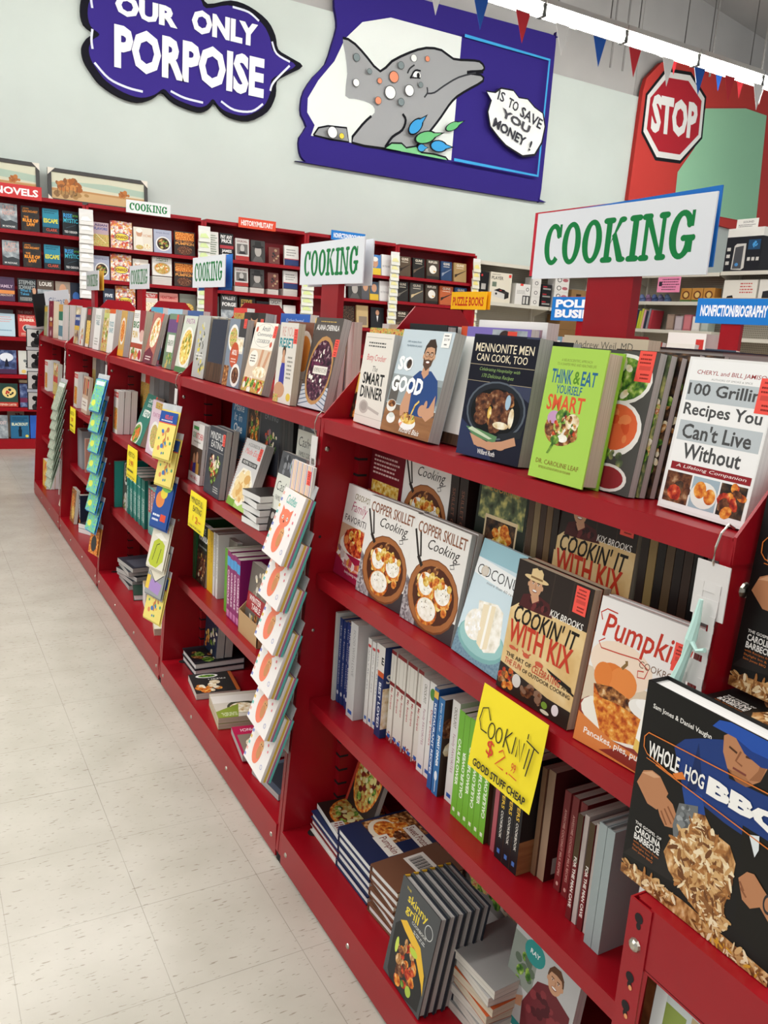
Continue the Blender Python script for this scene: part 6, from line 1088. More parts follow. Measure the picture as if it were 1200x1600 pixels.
for k in range(5):
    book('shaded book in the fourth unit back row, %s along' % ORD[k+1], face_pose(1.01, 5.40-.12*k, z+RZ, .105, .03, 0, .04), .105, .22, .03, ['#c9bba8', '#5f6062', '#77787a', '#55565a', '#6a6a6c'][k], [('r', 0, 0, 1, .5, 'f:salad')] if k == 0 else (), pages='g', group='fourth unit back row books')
z = SHELF_Z[3][1]
for k in range(3): sp('%s grey binder on the third shelf of the fourth unit' % ORD[k+1], 5.50-.052*k, .05, .24, ['#8a8c90', '#a4a6aa', '#96989c'][k], (), .92, .2, 'grey binders on the fourth unit', pages='g')
book('grey slipcase box tipped beside the grey binders', spine_pose(.95, 5.335, z, .16, .06), .16, .2, .06, '#5a6068', pages='g')
sp('pinkish spine by the blue craft packs', 5.26, .03, .21, '#b88a7a', (), .92, .17)
z = .105
fb('cookbook with an orange soup photo on the fourth base', 5.38, z, .15, .215, .022, '#c9b49a', [('r', 0, 0, 1, 1, 'f:brown'), ('e', .4, .6, .3, .25, 'f:orange'), ('e', .6, .3, .3, .2, 'f:yellow')], 'p', x=.87, lean=.1)
sp('navy spine lettered pumpkin on the fourth base', 5.36, .045, .2, '#20283c', [('v', 'PUMPKIN', .25, .3, .75, .85, '#e8ecf4', .04), ('r', .1, .04, .9, .22, 'f:orange')], .90, .17)
for k in range(2):
    book(['lower', 'upper'][k]+' black and white book tipped over on the fourth base', flat_pose(.99, 5.14, z+.03*k, .19, .029, .5), .18, .2, .029, '#2a2a2c', [('r', 0, 0, 1, 1, '#3a3a3c'), ('o', .5, .5, .4, .4, .2, '#d0d0cc')], pages='w')
# ---- farthest unit
z = TOPZ
fb('olive cookbook at the far end of the top shelf', 6.70, z, .15, .22, .03, '#9a9a6a', [('r', 0, 0, 1, 1, '#a8a67a'), ('r', 0, .8, 1, .95, '#d9b04a')], 'g', x=.91, lean=.05, n=1, short='olive cookbook at the far end')
fb('maroon book with circular ornament on the farthest unit', 6.36, z, .22, .255, .04, '#7a2230', [('r', 0, 0, 1, 1, '#80263a'), ('o', .5, .7, .3, .22, .14, '#b86a74'), ('e', .5, .5, .28, .06, '#e6d4bc'), ('r', .2, .3, .8, .42, '#b8703a'), ('e', .5, .12, .1, .08, '#e0b8c0')], 'c', x=.905, lean=.04)
fb('teal and white book with a striped top on the farthest unit', 6.02, z, .17, .235, .04, '#3a8a74', [('r', 0, 0, 1, 1, '#e2e2de'), ('r', 0, .55, 1, .8, '#2f8068'), ('r', 0, .8, 1, 1, '#d9a860'), ('r', 0, .1, 1, .4, '#5a8a9a')], 'g', x=.915, lean=.04, n=2, short='teal and white book')
z = SHELF_Z[4][0]
fb('cream book with a red stripe on the farthest unit', 6.42, z, .14, .215, .04, '#e2dad2', A_RW, 'w', x=.87, lean=.03, n=1, short='cream red stripe book')
fb('mushroom cookbook with a red title on the farthest unit', 6.08, z, .19, .215, .03, '#8a6a52', [('r', 0, 0, 1, 1, 'f:salad'), ('r', 0, .4, 1, .6, '#c4433a'), ('b', .5, .8, .42, .18, 10, 3, ('f:brown', 'f:cream'), .14)], 'p', x=.885, lean=.05, sticker=(.85, .85, .026, .04))
fb('tall thin pale cookbook by the grey-green craft packs', 5.72, z, .16, .225, .02, '#d9cfc4', [('r', 0, 0, 1, 1, '#dcd2c8'), ('b', .5, .5, .4, .45, 20, 6, ('f:berry', 'f:red', '#e2dcd4'), .1)], 'p', x=.89, lean=.08)
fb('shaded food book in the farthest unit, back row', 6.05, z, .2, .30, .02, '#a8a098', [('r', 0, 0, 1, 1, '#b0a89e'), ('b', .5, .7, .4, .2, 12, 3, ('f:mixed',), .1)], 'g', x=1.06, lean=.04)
z = .105
fb('yellow and orange paperback standing on the farthest base', 6.50, z, .19, .205, .06, '#e0a030', [('r', 0, 0, 1, 1, '#e8b23a'), ('b', .5, .5, .4, .4, 14, 3, ('#e8852f', '#f4d46a', '#d9602f'), .14)], 'w', x=.86, lean=.04, n=1, short='yellow and orange paperback')
fb('autumn themed pack leaning on the farthest base', 5.75, z, .2, .24, .02, '#d9d0b8', [('r', 0, 0, 1, 1, '#dfd8c0'), ('e', .4, .4, .3, .2, '#c4402f'), ('e', .65, .55, .25, .18, '#d96a2a'), ('e', .3, .2, .2, .12, '#e0b03a')], 'p', x=.865, lean=.25)
# ------------------------------------------------------------------ big painted wall signs: outlines in metres on the wall (x, z)
BUBBLE = [(1.66,3.97),(1.68,3.86),(1.75,3.76),(1.84,3.67),(2.02,3.59),(2.21,3.57),(2.36,3.63),(2.46,3.71),(2.54,3.66),(2.64,3.62),(2.85,3.59),(2.96,3.63),(3.03,3.71),(3.1,3.65),(3.21,3.6),(3.43,3.6),(3.64,3.73),(3.73,3.91),(3.74,4.06),(3.87,4.16),(4.04,4.28),(3.88,4.34),(3.74,4.39),(3.7,4.52),(3.6,4.65),(3.39,4.74),(3.18,4.75),(2.93,4.66),(2.85,4.75),(2.66,4.8),(2.43,4.79),(2.2,4.71),(2.08,4.61),(1.95,4.65),(1.8,4.59),(1.68,4.46),(1.65,4.31),(1.68,4.19),(1.77,4.13),(1.7,4.06)]
PANEL = [(4.04,3.53),(4.04,3.42),(4.07,3.33),(4.14,3.28),(4.26,3.27),(7.49,3.29),(7.59,3.33),(7.63,3.46),(7.62,5.26),(7.59,5.33),(7.49,5.36),(5.63,5.31),(5.06,5.31),(4.73,5.32),(4.49,5.21),(4.39,5.04),(4.42,4.89),(4.44,4.77),(4.39,4.58),(4.32,4.36),(4.18,4.2),(4.07,4.03),(4.04,3.89),(4.05,3.77),(4.12,3.66)]
WHITE = [(4.18,3.57),(6.13,3.6),(6.14,5.03),(5.13,5.02),(4.76,4.89),(4.55,4.67),(4.43,4.41),(4.24,4.17),(4.12,3.96),(4.12,3.81),(4.22,3.69)]
DOLPHIN = [(4.52,4.67),(4.68,4.64),(4.85,4.53),(5.03,4.42),(5.18,4.56),(5.41,4.7),(5.64,4.8),(5.86,4.82),(6.04,4.76),(6.26,4.79),(6.43,4.81),(6.51,4.76),(6.48,4.71),(6.31,4.67),(6.26,4.64),(6.47,4.66),(6.51,4.6),(6.33,4.48),(6.14,4.35),(6.03,4.23),(5.93,4.08),(5.77,3.87),(5.59,3.67),(5.37,3.6),(5.09,3.58),(4.71,3.58),(4.78,3.73),(4.89,3.86),(4.99,3.96),(4.96,4.03),(4.84,4.06),(4.71,4.06),(4.59,4.07),(4.6,4.31),(4.56,4.51)]
TAIL = [(4.21,3.58),(4.27,3.67),(4.39,3.71),(4.63,3.73),(4.67,3.58),(4.43,3.57)]
SPOTS = [(5.47,4.65,0.04,'#e8ece8'),(5.66,4.68,0.03,'#d98a6a'),(4.7,4.5,0.04,'#7d8a8c'),(5.21,4.39,0.06,'#e09070'),(5.02,4.31,0.03,'#e09070'),(4.71,4.23,0.04,'#e8ece8'),(5.17,4.21,0.07,'#e8ece8'),(5.43,4.28,0.06,'#e8ece8'),(5.29,4.53,0.04,'#7d8a8c'),(5.01,4.09,0.04,'#e09070'),(5.58,4.37,0.03,'#7d8a8c'),(4.87,4.38,0.03,'#7d8a8c'),(5.32,4.13,0.04,'#7d8a8c'),(4.43,3.64,0.06,'#e8ece8'),(4.55,3.62,0.03,'#d9c84a')]
EYE = [(5.44,4.41),(5.51,4.52),(5.59,4.52),(5.53,4.47)]
BROW = [(5.4,4.47),(5.43,4.53),(5.49,4.58)]
SMILE = [(5.69,4.3),(5.8,4.33),(5.93,4.43),(6.14,4.57),(6.39,4.67)]
FINL = [(5.16,3.6),(5.25,3.73),(5.38,3.83),(5.42,3.95),(5.37,4.01)]
DROPS = [(5.54,3.89,0.11,0.06,0.8,'#3f9ad4'),(5.69,3.79,0.14,0.06,0.35,'#6ab87a'),(5.89,3.72,0.11,0.06,0.1,'#3f9ad4'),(6.07,3.98,0.1,0.04,0.5,'#6ab87a'),(5.64,3.66,0.05,0.04,0.2,'#3f9ad4')]
WAVE = [(5.13,3.58),(5.22,3.65),(5.36,3.67),(5.43,3.63),(5.57,3.67),(5.65,3.61),(5.83,3.62),(6.01,3.61),(6.05,3.58),(5.58,3.58)]
SAY = [(6.52,4.48),(6.66,4.49),(6.75,4.56),(6.95,4.57),(7.05,4.5),(7.2,4.51),(7.33,4.43),(7.48,4.38),(7.54,4.22),(7.51,4.01),(7.41,3.84),(7.21,3.79),(7.04,3.84),(6.91,3.88),(6.78,3.96),(6.63,4.07),(6.57,4.24),(6.61,4.39)]
STOPP = [(0.01,3.53),(0.04,5),(0.09,5.18),(0.41,5.46),(0.81,5.62),(3.81,6),(4.18,5.89),(4.68,3.73),(4.54,3.55),(4.26,3.53)]
STOPG = [(1.63,4.55),(1.79,5.15),(3.06,5.42),(3.82,5.46),(4.04,3.72),(1.27,3.59),(1.23,4.12)]
OCT = [(0.57,5.38),(1.22,5.48),(1.72,5.27),(1.77,4.72),(1.26,4.29),(0.6,4.22),(0.17,4.49),(0.16,4.97)]

def smooth(pts, k=3, closed=True):
    out = []; n = len(pts)
    for i in range(n if closed else n-1):
        p0, p1, p2, p3 = [Vector(pts[(i+j) % n] if closed else pts[min(max(i+j, 0), n-1)]) for j in (-1, 0, 1, 2)]
        for s in range(k):
            t = s/k
            out.append(tuple(.5*((2*p1)+(-p0+p2)*t+(2*p0-5*p1+4*p2-p3)*t*t+(-p0+3*p1-3*p2+p3)*t**3)))
    if not closed: out.append(tuple(pts[-1]))
    return out
def inset(pts, f):
    cx = sum(p[0] for p in pts)/len(pts); cz = sum(p[1] for p in pts)/len(pts)
    return [(cx+(p[0]-cx)*f, cz+(p[1]-cz)*(1-(1-f)*1.35)) for p in pts]
def rot_text(s, cx, cy, w, h, ang, c, bold=0.03, shear=0.0):
    """lettering turned in its own plane, returned as polygons in absolute units"""
    vs, fs = text_geo(s, bold, shear); ca_, sa_ = math.cos(ang), math.sin(ang); out = []
    P = [((v[0]-.5)*w, (v[1]-.5)*h) for v in vs]
    P = [(cx+p[0]*ca_-p[1]*sa_, cy+p[0]*sa_+p[1]*ca_) for p in P]
    return [('m', [[P[i] for i in f] for f in fs], c)]
def matte(c):
    m_ = mat(c, .75, 0.0, .12)
    return m_
def wall_sign(name, label, X, outline, thick, edge, face, items, extra=()):
    g = empty(name, label, 'sign', X)
    mb = MB(); n = len(outline)
    ar = sum(outline[i][0]*outline[(i+1) % n][1]-outline[(i+1) % n][0]*outline[i][1] for i in range(n))
    if ar < 0: outline = outline[::-1]
    vs = [(p[0], p[1], 0) for p in outline]+[(p[0], p[1], thick) for p in outline]
    mb.add(vs, [(i, (i+1) % n, n+(i+1) % n, n+i) for i in range(n)], matte(edge)); mb.add(vs, [tuple(range(n))[::-1]], matte(edge))
    mb.add([(p[0], p[1], thick) for p in outline], [tuple(range(n))], matte(face))
    bd = kid(g, mb, 'board')
    mb = MB(); art(mb, items, T3((0, 0, thick)), 1, 1, lay=.0012, clip=False, fn=matte); kid(bd, mb, 'painted_artwork', 'painted artwork and lettering')
    return g
WM = Matrix(((1, 0, 0, 0), (0, 0, -1, 9.498), (0, 1, 0, 0), (0, 0, 0, 1)))       # wall plane: x, z, out towards the aisle
PURPLE, NAVY, SKYB = '#382a80', '#32267a', '#3f9ed8'
bub = smooth(BUBBLE, 3)
it = [('p', inset(bub, .935), PURPLE)]
def hl(pts, w=.022): return ('l', smooth(pts, 4, False), w, '#d9dcec')
it += [hl([(1.78, 3.86), (1.92, 3.74), (2.1, 3.69), (2.26, 3.68)]), hl([(2.55, 3.74), (2.7, 3.70), (2.9, 3.69)]), hl([(3.1, 3.74), (3.25, 3.68), (3.45, 3.70), (3.58, 3.8)]), hl([(3.66, 3.95), (3.70, 4.05), (3.88, 4.25)]), hl([(3.88, 4.29), (3.72, 4.34), (3.66, 4.45)]), hl([(3.5, 4.62), (3.38, 4.68), (3.2, 4.69)]), hl([(1.76, 4.35), (1.75, 4.46), (1.8, 4.54)]), hl([(1.76, 4.16), (1.75, 4.06), (1.76, 3.98)])]
it += [('t', 'OUR', 1.98, 4.345, 2.61, 4.54, '#eceef0', .055), ('t', 'ONLY', 2.76, 4.35, 3.49, 4.58, '#eceef0', .055), ('t', 'PORPOISE', 1.97, 3.85, 3.58, 4.26, '#eceef0', .045)]
wall_sign('wall_sign', 'purple cloud shaped sign with white lettering on the white wall', WM, bub, .05, '#16151f', '#16151f', it)
it = [('p', smooth(WHITE, 1), '#dfe5e2'), ('p', TAIL, '#96999b'), ('l', TAIL+[TAIL[0]], .02, '#17171d')]
dol = smooth(DOLPHIN, 2)
it += [('p', dol, '#9b9d9f'), ('l', dol[:56], .028, '#17171d')]
it += [('l', smooth([(6.26, 4.655), (6.38, 4.675), (6.5, 4.70)], 3, False), .03, '#17171d'), ('l', smooth(SMILE, 3, False), .02, '#3a3c40'), ('l', smooth([(5.66, 4.25), (5.70, 4.31), (5.69, 4.37)], 3, False), .02, '#3a3c40'), ('l', smooth(BROW, 3, False), .018, '#3a3c40'), ('l', smooth(FINL, 3, False), .03, '#17171d')]
it += [('e', 5.53, 4.475, .055, .04, '#eef0ee'), ('e', 5.55, 4.475, .022, .03, '#1d1d22'), ('l', smooth([(5.44, 4.42), (5.5, 4.52), (5.58, 4.53)], 3, False), .018, '#17171d'), ('l', [(5.44, 4.43), (5.58, 4.45)], .014, '#17171d')]
for sx, sz, rr, cc_ in SPOTS: it += [('e', sx, sz, rr*1.12, rr*1.12, '#3a3c40'), ('e', sx, sz, rr, rr, cc_)]
it += [('p', WAVE, '#7cc28a'), ('l', WAVE[:9], .02, '#17171d')]
for sx, sz, a, b_, an, cc_ in DROPS:
    for k_, col_ in ((1.22, '#17171d'), (1.0, cc_)):
        pts = [(math.cos(t)*a*k_+(a*.75*k_ if abs(t) < .01 else 0), math.sin(t)*b_*k_) for t in [2*PI*i/16 for i in range(16)]]
        it.append(('p', [(sx+p[0]*math.cos(an)-p[1]*math.sin(an), sz+p[0]*math.sin(an)+p[1]*math.cos(an)) for p in pts], col_))
it += [('l', [(6.14, 5.03), (7.49, 5.03), (7.49, 3.6), (6.13, 3.6)], .035, SKYB)]
it += [('p', SAY, '#23232c'), ('p', inset(SAY, .955), '#e6e9e8')]
for s_, cx_, cz_, w_, h_, an_ in (('IS', 6.77, 4.455, .11, .12, -.2), ('TO', 6.97, 4.39, .17, .12, -.25), ('SAVE', 7.28, 4.285, .38, .13, -.28)): it += rot_text(s_, cx_, cz_, w_, h_, an_, '#3c3c44', .02)
it += rot_text('YOU', 7.03, 4.205, .50, .105, -.29, '#4a4a50', .04)+rot_text('MONEY', 6.945, 4.055, .56, .12, -.29, '#35353d', .03)+rot_text('!', 7.30, 3.945, .035, .13, -.25, '#35353d', .02)
wall_sign('wall_sign', 'large navy sign with a grey porpoise leaping and a small speech bubble', WM, smooth(PANEL, 2), .05, '#2a2060', NAVY, it)
CWS = CW @ Matrix(((1, 0, 0, 0), (0, 0, -1, -.002), (0, 1, 0, 0), (0, 0, 0, 1)))
it = [('p', STOPG, '#9fd4ae'), ('l', STOPG+[STOPG[0]], .02, '#b83a38')]
it += [('p', inset(OCT, 1.06), '#1c1c20'), ('p', OCT, '#ecebe8'), ('p', inset(OCT, .90), '#b32834')]
it += rot_text('STOP', .95, 4.84, 1.28, .52, .11, '#f0efec', .05)
wall_sign('wall_sign', 'red wall sign with a stop octagon on a pale green field', CWS, STOPP, .06, '#a83430', '#c8423c', it)
# ------------------------------------------------------------------ wall bookcase books
def bk(label, x, z, w, h, t, cover, items, pages='w', lean=.14, y=9.135, group=None, tilt=0.0):
    c, s = math.cos(lean), math.sin(lean)
    M_ = Matrix(((1, 0, 0, x+w/2), (0, s, -c, y), (0, c, s, z+t*s+.0008), (0, 0, 0, 1)))
    if tilt: M_ = M_ @ Matrix.Rotation(tilt, 4, 'Z')
    return book(label, M_, w, h, t, cover, items, pages=pages, group=group)
def novel(bg, title, tc, pic=None, author=None, ac=None, band=None):
    L = [('r', 0, 0, 1, 1, bg)]
    if pic: L += [('r', 0, .0 if not band else .2, 1, .6, pic)]
    if band: L += [('r', 0, 0, 1, .2, band)]
    ws = title.split('|'); n = len(ws)
    for i, wd in enumerate(ws):
        hgt = .42/max(2, n); L.append(('t', wd, .5-.44*min(1, .35+len(wd)/10), .93-hgt*(i+1)+.03, .5+.44*min(1, .35+len(wd)/10), .93-hgt*i, tc, .03))
    if author: L.append(('t', author, .12, .06, .88, .14, ac or tc, .02))
    return L
MIST = novel('f:smoke', 'LAST|NIGHT', '#c9a49a', None, 'M NOVAK', '#d9dcd8'); MIST.insert(1, ('p', [(0, 0), (1, 0), (1, .28), (.6, .36), (.3, .3), (0, .38)], '#3a4044'))
RULE = [('r', 0, 0, 1, 1, '#23201f'), ('b', .5, .5, .5, .45, 16, 3, ('#3a2a22', '#2c2624'), .14), ('t', 'JOHN', .1, .86, .42, .93, '#e08a2a', .03), ('t', 'LESCROART', .08, .75, .92, .84, '#e08a2a', .03), ('t', 'THE', .14, .52, .4, .6, '#e8902a', .03), ('t', 'RULE OF', .08, .36, .94, .5, '#ec952c', .05), ('t', 'LAW', .3, .2, .75, .34, '#ec952c', .05)]
ESC = [('r', 0, 0, 1, 1, '#1d6a86'), ('r', 0, .6, 1, 1, '#2a86a0'), ('s', .1, .8, .9, .94, 2, '#0f3a4a'), ('t', 'ESCAPE', .06, .42, .94, .6, '#d9d23a', .04), ('r', 0, 0, 1, .24, '#20282c'), ('t', 'CLARK', .2, .08, .9, .2, '#c8503a', .03)]
RISE = [('r', 0, 0, 1, 1, '#182026'), ('t', 'RISE', .06, .72, .6, .9, '#3a9ad4', .03), ('t', 'OF THE', .62, .78, .94, .86, '#6ab43a', .02), ('t', 'MYSTIC', .06, .52, .94, .7, '#3ab0c8', .03), ('l', [(.2, .3), (.8, .45)], .02, '#3a5a6a'), ('t', 'TED DEKKER', .1, .1, .9, .19, '#e2e2e0', .02)]
BOOK_NAME = 'novel'
rows1 = [(2.14, 'top row'), (1.80, 'second row')]
for z, rn in rows1:
    dz = .0 if rn == 'top row' else .01
    for nm, x, w, it, c in (('misty grey novel with a dark shoreline', .845, .15, MIST, '#8a8f92'), ('black novel with orange capitals', 1.03, .165, RULE, '#23201f'), ('teal novel with yellow capitals', 1.225, .15, ESC, '#1d6a86'), ('dark novel with blue and green title', 1.41, .155, RISE, '#182026')):
        bk(nm+', '+rn+' of the novels bookcase', x+dz, z, w, .235, .035, c, it)
z = 1.46
for nm, x, w, c, it in (('purple and orange striped novel', .80, .155, '#5a3a54', [('r', 0, 0, 1, 1, '#4a3350'), ('r', 0, .3, 1, .45, '#d98a4a'), ('t', 'FAMILY', .1, .55, .9, .68, '#c9b0c4', .02), ('t', 'CREATIVITY', .1, .2, .9, .28, '#d9c4b0', .02)]), ('dark novel with blue title and a portrait', .985, .17, '#22282c', novel('#22282c', 'STEPHEN|SCHWARTZ', '#9aa0a0', None)+[('t', 'What It', .12, .44, .7, .55, '#4a9ac4', .02), ('t', 'Takes', .12, .3, .6, .41, '#4a9ac4', .02), ('e', .88, .5, .1, .14, 'f:skin'), ('s', .1, .06, .8, .22, 3, '#c9c9c4')]), ('brown novel with white capitals', 1.165, .155, '#5a4a40', novel('#5a4c42', 'LOUIS', '#e6e0d8', 'f:smoke', 'LOVE', '#ece8e0')), ('portrait novel with a red sticker', 1.335, .14, '#8a7a6e', [('r', 0, 0, 1, 1, '#9a8a7c'), ('e', .5, .6, .25, .3, 'f:skin'), ('r', .4, .3, .95, .5, '#e2dcd6')]), ('dark blue novel with a small emblem', 1.475, .11, '#22304a', [('r', 0, 0, 1, 1, '#1c2434'), ('e', .5, .4, .3, .2, '#3a6ab0')])):
    bk(nm+', third row of the novels bookcase', x, z, w, .23, .03, c, it)
z = 1.12
for nm, x, w, c, it in (('pale blue novel', .79, .16, '#b8d0dc', [('r', 0, 0, 1, 1, '#bcd4e0'), ('s', .15, .6, .85, .9, 3, '#d9a4a0'), ('s', .1, .2, .9, .32, 1, '#7aa0b8')]), ('red novel with a dark round emblem', .98, .165, '#c03a36', [('r', 0, 0, 1, 1, '#c43c38'), ('t', 'THE GREAT', .1, .86, .9, .95, '#ecc8b8', .01), ('t', 'SUMMER', .08, .7, .92, .83, '#f0dcc8', .04), ('e', .5, .4, .27, .17, '#e8c4b4'), ('e', .5, .4, .22, .14, '#2c4a54'), ('s', .15, .06, .85, .2, 2, '#f0dcc8')])):
    bk(nm+', fourth row of the novels bookcase', x, z, w, .22, .03, c, it)
bk('grey novel behind the pale blue one, fourth row of the novels bookcase', .79, 1.12, .16, .26, .02, '#7a7c7e', [('r', 0, 0, 1, 1, '#808284')], y=9.26)
bk('dark red novel behind the red one, fourth row of the novels bookcase', .98, 1.12, .165, .27, .02, '#7a2a2a', [('r', 0, 0, 1, 1, '#7e2c2c'), ('t', 'THE GREAT', .1, .86, .9, .95, '#c09a90', .01)], y=9.26)
for nm, x, w, z, c, it in (('storm blue novel with a lone figure', .775, .18, .75, '#2c3454', [('r', 0, 0, 1, 1, 'f:sky'), ('e', .5, .7, .35, .18, '#e2e6ee'), ('p', [(.38, .3), (.62, .3), (.56, .55), (.5, .66), (.44, .55)], '#14162a'), ('r', 0, 0, 1, .2, '#4a2a4a')]), ('pale novel with grey figures', .975, .18, .75, '#c4c4bc', [('r', 0, 0, 1, 1, '#d0d0c8'), ('b', .5, .5, .4, .2, 10, 3, ('#6a7070', '#3a4044', '#a0a4a0'), .1), ('e', .25, .12, .12, .08, '#e0c06a')]), ('dark green novel with a yellow moon', .77, .19, .42, '#2f4a40', [('r', 0, 0, 1, 1, '#2c4a42'), ('e', .58, .62, .34, .24, '#ecd48a'), ('b', .52, .6, .25, .16, 8, 2, ('#b8322c', '#1c2a28'), .07), ('r', 0, 0, 1, .2, '#b8382e'), ('t', 'STEPHEN CARTER', .08, .05, .92, .14, '#f0dcc0', .02)]), ('violet night novel', .98, .165, .42, '#2a1f4a', [('r', 0, 0, 1, 1, 'f:sky'), ('r', 0, .2, 1, .4, '#6a2a4a'), ('p', [(.4, .3), (.6, .3), (.5, .6)], '#d97a5a')]), ('grey novel with red lettering', .76, .10, .10, '#6a6e72', [('r', 0, 0, 1, 1, 'f:smoke'), ('t', 'LOST', .1, .6, .9, .74, '#d9c4c4', .03)]), ('blue novel with a dark walking figure', .885, .175, .10, '#2a6488', [('r', 0, 0, 1, 1, '#2c6a90'), ('s', .1, .76, .9, .92, 2, '#14384e'), ('t', 'BLACKOUT', .06, .55, .94, .68, '#d9e0c0', .04), ('p', [(.42, .08), (.58, .08), (.6, .36), (.5, .46), (.4, .36)], '#10202c'), ('e', .5, .46, .07, .06, '#10202c'), ('e', .86, .1, .09, .06, '#e0cf5a')]), ('bright blue novel', 1.07, .12, .10, '#2a5ab4', [('r', 0, 0, 1, 1, '#2f62bc')])):
    bk(nm+', low row beside the gondola end', x, z, w, .235, .03, c, it)
bk('cream novel standing behind the walking figure novel', .87, .10, .16, .27, .02, '#d0c4a8', [('r', 0, 0, 1, 1, '#d6cab0'), ('b', .5, .8, .4, .1, 6, 3, ('#8a3a2a',), .08)], y=9.26)
bk('tan book lying on top of the violet night novel', .98, .665, .17, .03, .12, '#b8a888', [('r', 0, 0, 1, 1, '#c0b090')], lean=0.0, y=9.18)
# cooking bookcase
BOOK_NAME = 'cookbook'
ASIAN = [('r', 0, 0, 1, 1, '#b8a0a8'), ('t', 'ASIAN', .1, .84, .9, .94, '#4a3a6a', .03), ('t', 'FLAVORS', .08, .68, .92, .8, '#4a5a9a', .04), ('r', 0, 0, 1, .5, 'f:salad'), ('l', [(.2, .5), (.8, .15)], .05, '#e0d4a0')]
BON = [('r', 0, 0, 1, 1, 'f:floral'), ('e', .5, .42, .36, .15, '#3a4a8a'), ('e', .5, .42, .33, .13, '#e8d44a'), ('t', 'BONANZA', .2, .36, .8, .48, '#7a3a2a', .04), ('s', .2, .62, .8, .72, 2, '#f6efe6')]
CHEF = [('r', 0, 0, 1, 1, '#ded6c8'), ('e', .3, .75, .16, .18, 'f:skin'), ('e', .3, .86, .16, .1, '#ece8e0'), ('p', [(.1, .2), (.14, .6), (.46, .6), (.5, .2)], '#e6e0d4'), ('t', 'HOME', .5, .6, .95, .72, '#cfa88a', .02), ('e', .7, .2, .2, .12, 'f:cream'), ('e', .3, .14, .2, .1, 'f:salad')]
LAV = [('r', 0, 0, 1, 1, '#a9aec2'), ('t', 'Simple Bowls', .12, .82, .88, .9, '#5a6080', .0), ('e', .52, .4, .42, .31, '#e6e4de'), ('e', .52, .4, .35, .26, 'f:dark'), ('b', .52, .4, .28, .2, 18, 4, ('f:salad', 'f:brown', 'f:green'), .07)]
PUMK = [('r', 0, 0, 1, 1, '#3a2e28'), ('r', .05, .62, .95, .95, 'f:orange'), ('t', 'THE GREAT', .1, .54, .9, .6, '#d98a4a', .01), ('t', 'PUMPKIN', .06, .42, .94, .53, '#e09a4a', .03), ('e', .5, .2, .36, .18, 'f:meat')]
VEG = [('r', 0, 0, 1, 1, '#e4e0da'), ('t', 'VEGAN', .2, .88, .8, .97, '#3a6a3a', .03), ('t', 'COMFORT', .18, .78, .82, .86, '#3a6a3a', .03), ('e', .5, .4, .46, .34, '#cfcac0'), ('e', .5, .4, .4, .3, 'f:mixed'), ('b', .5, .4, .34, .24, 26, 4, ('f:salad', 'f:orange', 'f:cream'), .07)]
for nm, x, w, h, c, it in (('cookbook with noodles and lilac lettering', 1.70, .155, .235, '#b8a0a8', ASIAN), ('floral cookbook with a yellow oval badge', 1.875, .215, .27, '#c9a49a', BON), ('cream cookbook with a cook in white', 2.105, .195, .235, '#ded6c8', CHEF), ('lavender cookbook with a white bowl', 2.315, .185, .235, '#a9aec2', LAV), ('dark cookbook with pumpkin photos', 2.53, .225, .245, '#3a2e28', PUMK)):
    bk(nm+', top row of the wall cooking bookcase', x, 2.07, w, h, .03, c, it)
for nm, x, w, h, c, it, pg in (('lavender bowl cookbook in shadow', 1.70, .16, .235, '#8a8fa4', LAV, 'w'), ('floral cookbook with a yellow badge', 1.875, .21, .27, '#c9a49a', BON, 'w'), ('cream cook in white cookbook in shadow', 2.10, .16, .24, '#cfc4b4', CHEF, 'p'), ('white cookbook with a vegetable stew plate', 2.30, .205, .27, '#e4e0da', VEG, 'w'), ('dark pumpkin photo cookbook', 2.535, .215, .25, '#3a2e28', PUMK, 'p')):
    bk(nm+', second row of the wall cooking bookcase', x, 1.745+(.09 if 'stew' in nm else 0), w, min(h, .19 if 'stew' in nm else h), .03, c, it, pg)
for k in range(4):
    bk('flat white book under the vegetable stew cookbook, %s up' % ORD[k+1], 2.30, 1.745+.0215*k, .205, .0205, .17, '#d9d5ce', (), 'w', lean=0.0, y=9.14, group='flat books under the vegetable stew cookbook')
for nm, x, w, h, c, it in (('navy book with the word five', 1.80, .11, .22, '#2f3a4c', [('r', 0, 0, 1, 1, '#323e52'), ('t', 'FIVE', .15, .6, .85, .76, '#d9dce0', .04), ('s', .2, .2, .8, .5, 3, '#a0a8b4')]), ('floral cookbook, lowest visible copy', 1.925, .20, .26, '#c9a49a', BON), ('red and white heading cookbook', 2.17, .19, .22, '#d9cfc4', [('r', 0, 0, 1, 1, '#ded4c8'), ('r', 0, .72, 1, .94, '#c43c38'), ('t', 'HEALTHY', .1, .76, .9, .9, '#f6ece6', .03), ('r', 0, 0, 1, .5, 'f:cream')]), ('pink and red cookbook', 2.38, .20, .225, '#d07a74', [('r', 0, 0, 1, 1, '#d98a80'), ('t', 'HEARTSMART', .06, .72, .94, .86, '#b02a2e', .03), ('r', 0, 0, 1, .5, 'f:mixed')]), ('grey green soup cookbook', 2.60, .18, .23, '#7a7c70', [('r', 0, 0, 1, 1, '#7e8074'), ('e', .5, .35, .34, .22, 'f:yellow')])):
    bk(nm+', third row of the wall cooking bookcase', x, 1.44, w, h, .03, c, it)
